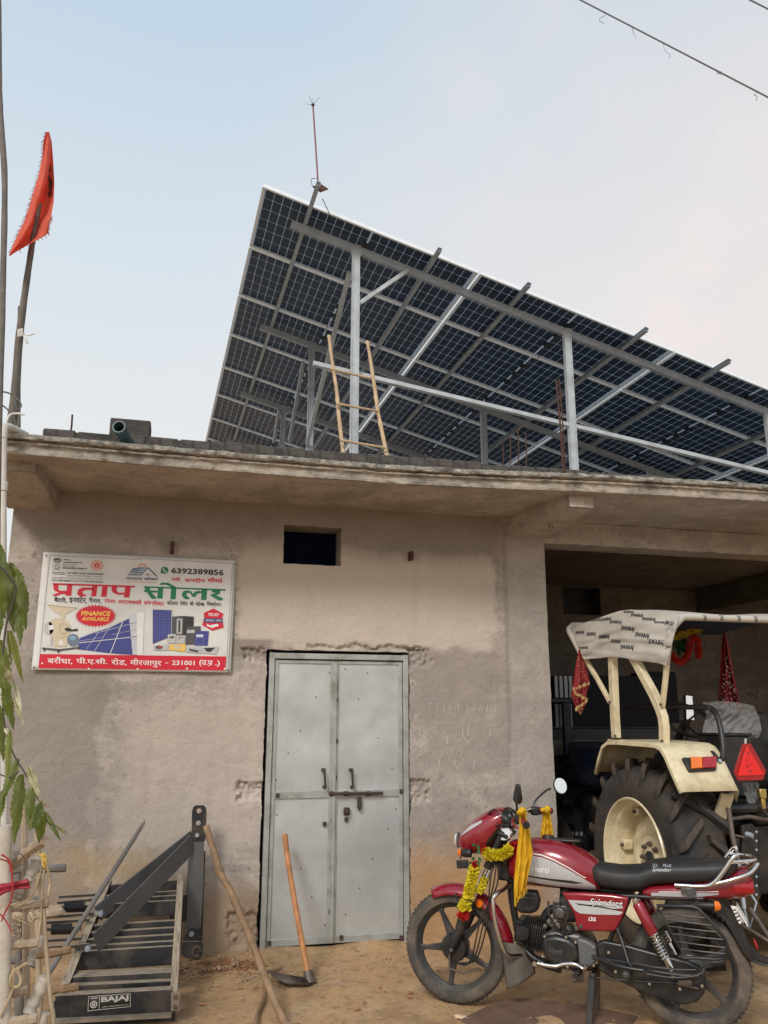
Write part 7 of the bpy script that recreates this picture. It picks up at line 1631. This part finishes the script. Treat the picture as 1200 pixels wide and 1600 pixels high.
# cylinder and head: fins stacked forward
b = MB(); ca = V3((.125, 0, .40)); cdn = V3((.985, 0, .17)).normalized()
for k in range(11):
    p = ca+cdn*(.008+k*.0125); s_ = .15+.015*math.sin(k*.5); b.box(p, (.0045, .165, s_), Euler((0, -.17, 0)))
bb(b, 'cylinder_fins', 'blackm', bevel=.001); bb(MB().bar(ca, ca+cdn*.15, .12, .12), 'cylinder', 'blackm', bevel=.02)
b = MB(); hc = ca+cdn*.15
for k in range(7): b.box(hc+V3((.0, .088, -.05+k*.017)), (.05, .018, .005), Euler((0, -.17, 0)))
bb(b, 'head_fins', 'blackm', bevel=.001)
bb(MB().box(hc, (.055, .17, .125), Euler((0, -.17, 0))), 'cylinder_head', 'blackm', bevel=.018); bb(MB().lathe([(0, .012), (.038, .010), (.045, 0), (.045, -.02)], hc+V3((-.02, .092, .0)), (0, 1, 0), 24), 'head_cover', 'blackm')
bb(MB().tube(fb([(.15, .02, .47), (.12, .03, .53), (.06, .03, .56), (.0, .02, .57)], 5), .022, 12), 'intake', 'black'); bb(MB().box((.035, .05, .545), (.09, .07, .08)).lathe([(0, .02), (.03, .018), (.034, 0)], (.035, .09, .545), (0, 1, 0), 16), 'carburettor', 'alloy', bevel=.01)
bb(MB().loft([(-.14, .50, .64, .07, 4), (.0, .49, .65, .085, 4), (.04, .50, .64, .08, 3)], 20), 'air_box', 'black')
cov = slab([(.285, .648), (.16, .650), (.145, .60), (.160, .545), (.20, .530), (.265, .528), (.292, .56)], .075, .07, 'intake_cover', 'black', bevel=.016)
b = MB()
b.box((.215, .1115, .615), (.085, .001, .004)); text_on(b, 'XT', lambda x, y: V3((x, .1118, y)), .235, .185, .550, .566, .03, .3); bb(b, 'cover_print', 'alloy', cov, recalc=False, smooth=0)
for k in range(3): bb(MB().tube(fb([(.10-.03*k, .09, .60), (.09-.04*k, .105, .52), (.05-.04*k, .10, .46), (.02, .10, .44)], 6), .006, 6), 'hose', 'black')
for x, z, r in ((.10, .49, .018), (.055, .475, .022), (-.01, .468, .02), (-.05, .47, .016), (.125, .465, .014)): bb(MB().lathe([(0, .03), (r*.8, .028), (r, .015), (r, -.03)], (x, .06, z), (0, 1, .1), 14), 'engine_boss', 'alloy')
# exhaust on the far side
tubes('exhaust_pipe', [(.25, -.03, .36), (.27, -.08, .30), (.20, -.12, .24), (.0, -.14, .22), (-.25, -.15, .235)], .019, 'iron'); tubes('silencer', [(-.25, -.155, .24), (-.50, -.165, .27), (-.80, -.17, .31)], .042, 'blackm')
# lower parts: pegs, gear lever, stand, chain case, rods
tubes('gear_lever', [(.165, .17, .300), (.12, .165, .292), (.06, .155, .290), (.02, .15, .302), (-.04, .15, .308), (-.085, .15, .290), (-.105, .16, .312)], .0105, 'chrome'); bb(MB().tube([(.168, .15, .300), (.168, .205, .303)], .012, 10), 'gear_pedal', 'chrome')
tubes('gear_linkage', [(-.02, .14, .262), (-.06, .14, .245), (-.03, .14, .225)], .008, 'iron'); bb(MB().box((-.045, .10, .235), (.06, .03, .05)), 'stand_bracket', 'iron', bevel=.004)
for s in (-1, 1): bb(MB().tube([(-.06, .10*s, .265), (-.05, .21*s, .265)], .014, 10), 'rider_footrest', 'black')
cc = [(-.155, .415), (-.20, .432), (-.32, .420), (-.50, .388), (-.62, .370), (-.68, .345), (-.700, .290), (-.690, .225), (-.650, .180), (-.590, .160), (-.50, .168), (-.38, .198), (-.24, .245), (-.16, .280)]
chc = slab(cc, .100, .045, 'chain_case', 'blackm', bevel=.012)
slab([(-.17, .348), (-.40, .335), (-.60, .315), (-.60, .300), (-.40, .318), (-.17, .330)], .126, .008, 'chain_case_rib', 'black', chc, .003)
for x, z in ((-.22, .375), (-.25, .285), (-.50, .33), (-.57, .235), (-.68, .26), (-.42, .245)): bb(MB().lathe([(0, .007), (.008, .006), (.0085, 0)], (x, .123, z), (0, 1, 0), 8), 'case_bolt', 'chrome', chc)
bb(MB().box((-.60, .135, .270), (.065, .018, .022), Euler((0, .12, 0))).tube([(-.56, .14, .262), (-.66, .14, .250)], .005, 6), 'chain_adjuster', 'iron')
tubes('rear_set_bar', [(-.135, .13, .350), (-.25, .19, .335), (-.33, .205, .328), (-.40, .205, .325)], .012); tubes('frame_stay', [(-.270, .12, .50), (-.295, .14, .44), (-.325, .185, .355), (-.345, .20, .335)], .010)
bb(MB().tube([(-.325, .20, .312), (-.318, .275, .315)], [.020, .022], 14), 'pillion_footrest', 'black'); bb(MB().lathe([(0, .004), (.015, .002)], (-.318, .277, .315), (0, 1, 0), 14), 'footrest_cap', 'alloy')
tubes('saree_step', [(-.40, .20, .335), (-.45, .225, .332), (-.60, .23, .328), (-.68, .22, .340), (-.70, .20, .365), (-.735, .18, .372)], .0075); tubes('saree_step', [(-.44, .20, .345), (-.56, .205, .345), (-.66, .20, .352)], .006); tubes('saree_step', [(-.42, .25, .322), (-.55, .252, .318), (-.67, .235, .335)], .006)
# leg guard rack of rods
g = [(-.490, .20, .642), (-.58, .215, .648), (-.675, .22, .652), (-.72, .222, .620), (-.80, .225, .530), (-.818, .225, .480), (-.800, .222, .430), (-.76, .22, .415), (-.68, .215, .412), (-.605, .21, .405)]
tubes('side_rack_frame', g, .0085)
ends = [((-.50, .612), (-.735, .605)), ((-.515, .582), (-.762, .572)), ((-.53, .550), (-.785, .543)), ((-.548, .515), (-.808, .510)), ((-.568, .480), (-.816, .474)), ((-.585, .448), (-.812, .445))]
for (a, c_) in ends: bb(MB().tube(fb([(a[0], .21, a[1]), ((a[0]+c_[0])/2, .226, (a[1]+c_[1])/2), (c_[0], .223, c_[1])], 4), .0038, 6), 'rack_rod', 'blackm')
tubes('rack_upright', [(-.495, .21, .64), (-.55, .222, .53), (-.61, .212, .41)], .005)
# centre stand
for s, x0 in ((1, -.10), (-1, -.11)): bb(MB().bar((x0-.02, .075*s, .255), (x0+.005, .135*s, .0), .034, .016, up=(0, 1, 0)), 'centre_stand', 'iron' if s < 0 else 'blackm', bevel=.003)
bb(MB().bar((-.12, -.09, .23), (-.12, .09, .23), .022, .022), 'stand_cross_tube', 'blackm'); tubes('brake_rod', [(-.15, .12, .245), (-.35, .125, .25), (-.56, .13, .262)], .005)
# ---------------- cloths tied on the handlebar, garland
BM = wmat(bike)
def W3(x, y, z): return BM @ V3((x, y, z))
def bcloth(label, top, Lp, Rp, Y, seed, yo):
    r = empty('cloth', top, label=label, cat='cloth')
    # outlines in image pixels on a plane of constant Y
    sheet(Lp, Rp, Y, 22, 50, .016, 3, seed, edge=5).build('cloth_sheet', 'yellow', r, recalc=False, smooth=180, solid=.002)
    b = MB(); random.seed(seed)
    for k in range(26):
        t = k/25; a = Lp[-1]; c_ = Rp[-1]; x = a[0]*(1-t)+c_[0]*t; y = a[1]*(1-t)+c_[1]*t; p = at(x, y, Y=Y); b.tube([p, at(x+random.uniform(-2, 2), y+random.uniform(4, 10), Y=Y)], .0018, 4)
    b.build('fringe', 'yellow', r)
    b = MB(); 
    for k in range(7): b.ell(at((Lp[0][0]+Rp[0][0])/2+random.uniform(-5, 5), Lp[0][1]+random.uniform(-3, 4), Y=Y-.005*k), (.020, .014, .013), 10, 6, .2)
    b.build('knot', 'yellow', r, smooth=60)
    return r
tA = W3(.205, .235, 1.05); tB = W3(.195, -.20, 1.06)
bcloth('long yellow cloth with ragged hem tied to the near handlebar', tA, [(810, 1267), (812, 1285), (810, 1310), (807, 1340), (804, 1370), (803, 1392), (804, 1408)], [(819, 1268), (825, 1285), (829, 1305), (831, 1325), (833, 1332), (829, 1350), (822, 1385)], tA.y-.06, 5, 0)
bcloth('shorter yellow cloth tied to the far handlebar beside the round mirror', tB, [(848, 1264), (848, 1280), (846, 1295), (843, 1312)], [(858, 1264), (861, 1280), (864, 1298), (865, 1313)], tB.y-.02, 9, 0)
gr = empty('garland', W3(.50, .12, .80), label='yellow flower garland with red ends hung over the motorcycle front fork', cat='garland')
def gpt(x, y, o=.11): 
    n = (BM.to_3x3() @ V3((0, 1, 0))); d = at(x, y, Y=4)-CAM; q_ = W3(0, o, 0); t = (q_-CAM).dot(n)/d.dot(n); return CAM+d*t
def pleats(pts_, r, n, seed, m='petal'):
    random.seed(seed); b = MB(); f = fb([gpt(*p) for p in pts_], 8); L_ = len(f)
    for k in range(n):
        t = k/(n-1)*(L_-1.001); i = int(t); c_ = lerp(f[i], f[i+1], t-i); d = (f[i+1]-f[i]).normalized(); x_, y_, _ = frame_z(d); rr = r*random.uniform(.75, 1.1); tl_ = random.uniform(-.35, .35); m_ = 14; vs = [c_]
        for j in range(m_): a = 2*PI*j/m_; vs.append(c_+(x_*math.cos(a)+y_*math.sin(a))*rr*(1+.22*math.sin(j*2.7+k))+d*rr*(tl_*math.cos(a+k)+.28*math.sin(a*4+k*1.3)))
        b.add(vs, [(0, 1+j, 1+(j+1) % m_) for j in range(m_)])
    return b.build('petals', m, gr, recalc=False, smooth=50)
pleats([(758, 1328, .13), (764, 1337, .14), (772, 1335, .14), (783, 1336, .14), (792, 1330, .13), (797, 1326, .12)], .030, 46, 1)
pleats([(742, 1355, .15), (738, 1370, .15), (735, 1385, .15), (731, 1400, .15)], .032, 44, 2); pleats([(757, 1372, .12), (753, 1385, .12), (748, 1394, .12)], .024, 20, 7); pleats([(729, 1408, .15), (725, 1415, .15), (726, 1421, .15)], .034, 20, 3)
pleats([(720, 1424, .15), (724, 1428, .15), (729, 1427, .15)], .034, 18, 4, 'petalr'); pleats([(753, 1325, .13), (756, 1330, .13)], .024, 8, 5, 'petalr'); pleats([(800, 1320, .11), (803, 1322, .11)], .022, 8, 6, 'petalr'); pleats([(740, 1350, .15), (745, 1353, .15)], .024, 9, 8, 'petalr')
b = MB(); random.seed(17)
for (x, y) in ((744, 1322), (748, 1319), (740, 1346), (746, 1344), (752, 1347), (736, 1350), (728, 1404), (749, 1326), (732, 1352)):
    c_ = gpt(x, y, .16); d = V3([random.gauss(0, 1) for _ in range(3)]).normalized(); s_ = d.cross(V3((0, 1, .3))).normalized(); l = .035
    b.add([c_, c_+d*l*.5+s_*l*.35, c_+d*l, c_+d*l*.5-s_*l*.35], [(0, 1, 2, 3)])
b.build('garland_leaves', 'leafg', gr, recalc=False, smooth=0)
bb(MB().tube([(.60, .12, .80), (.56, .13, .84)], .004, 5), 'tie', 'black')
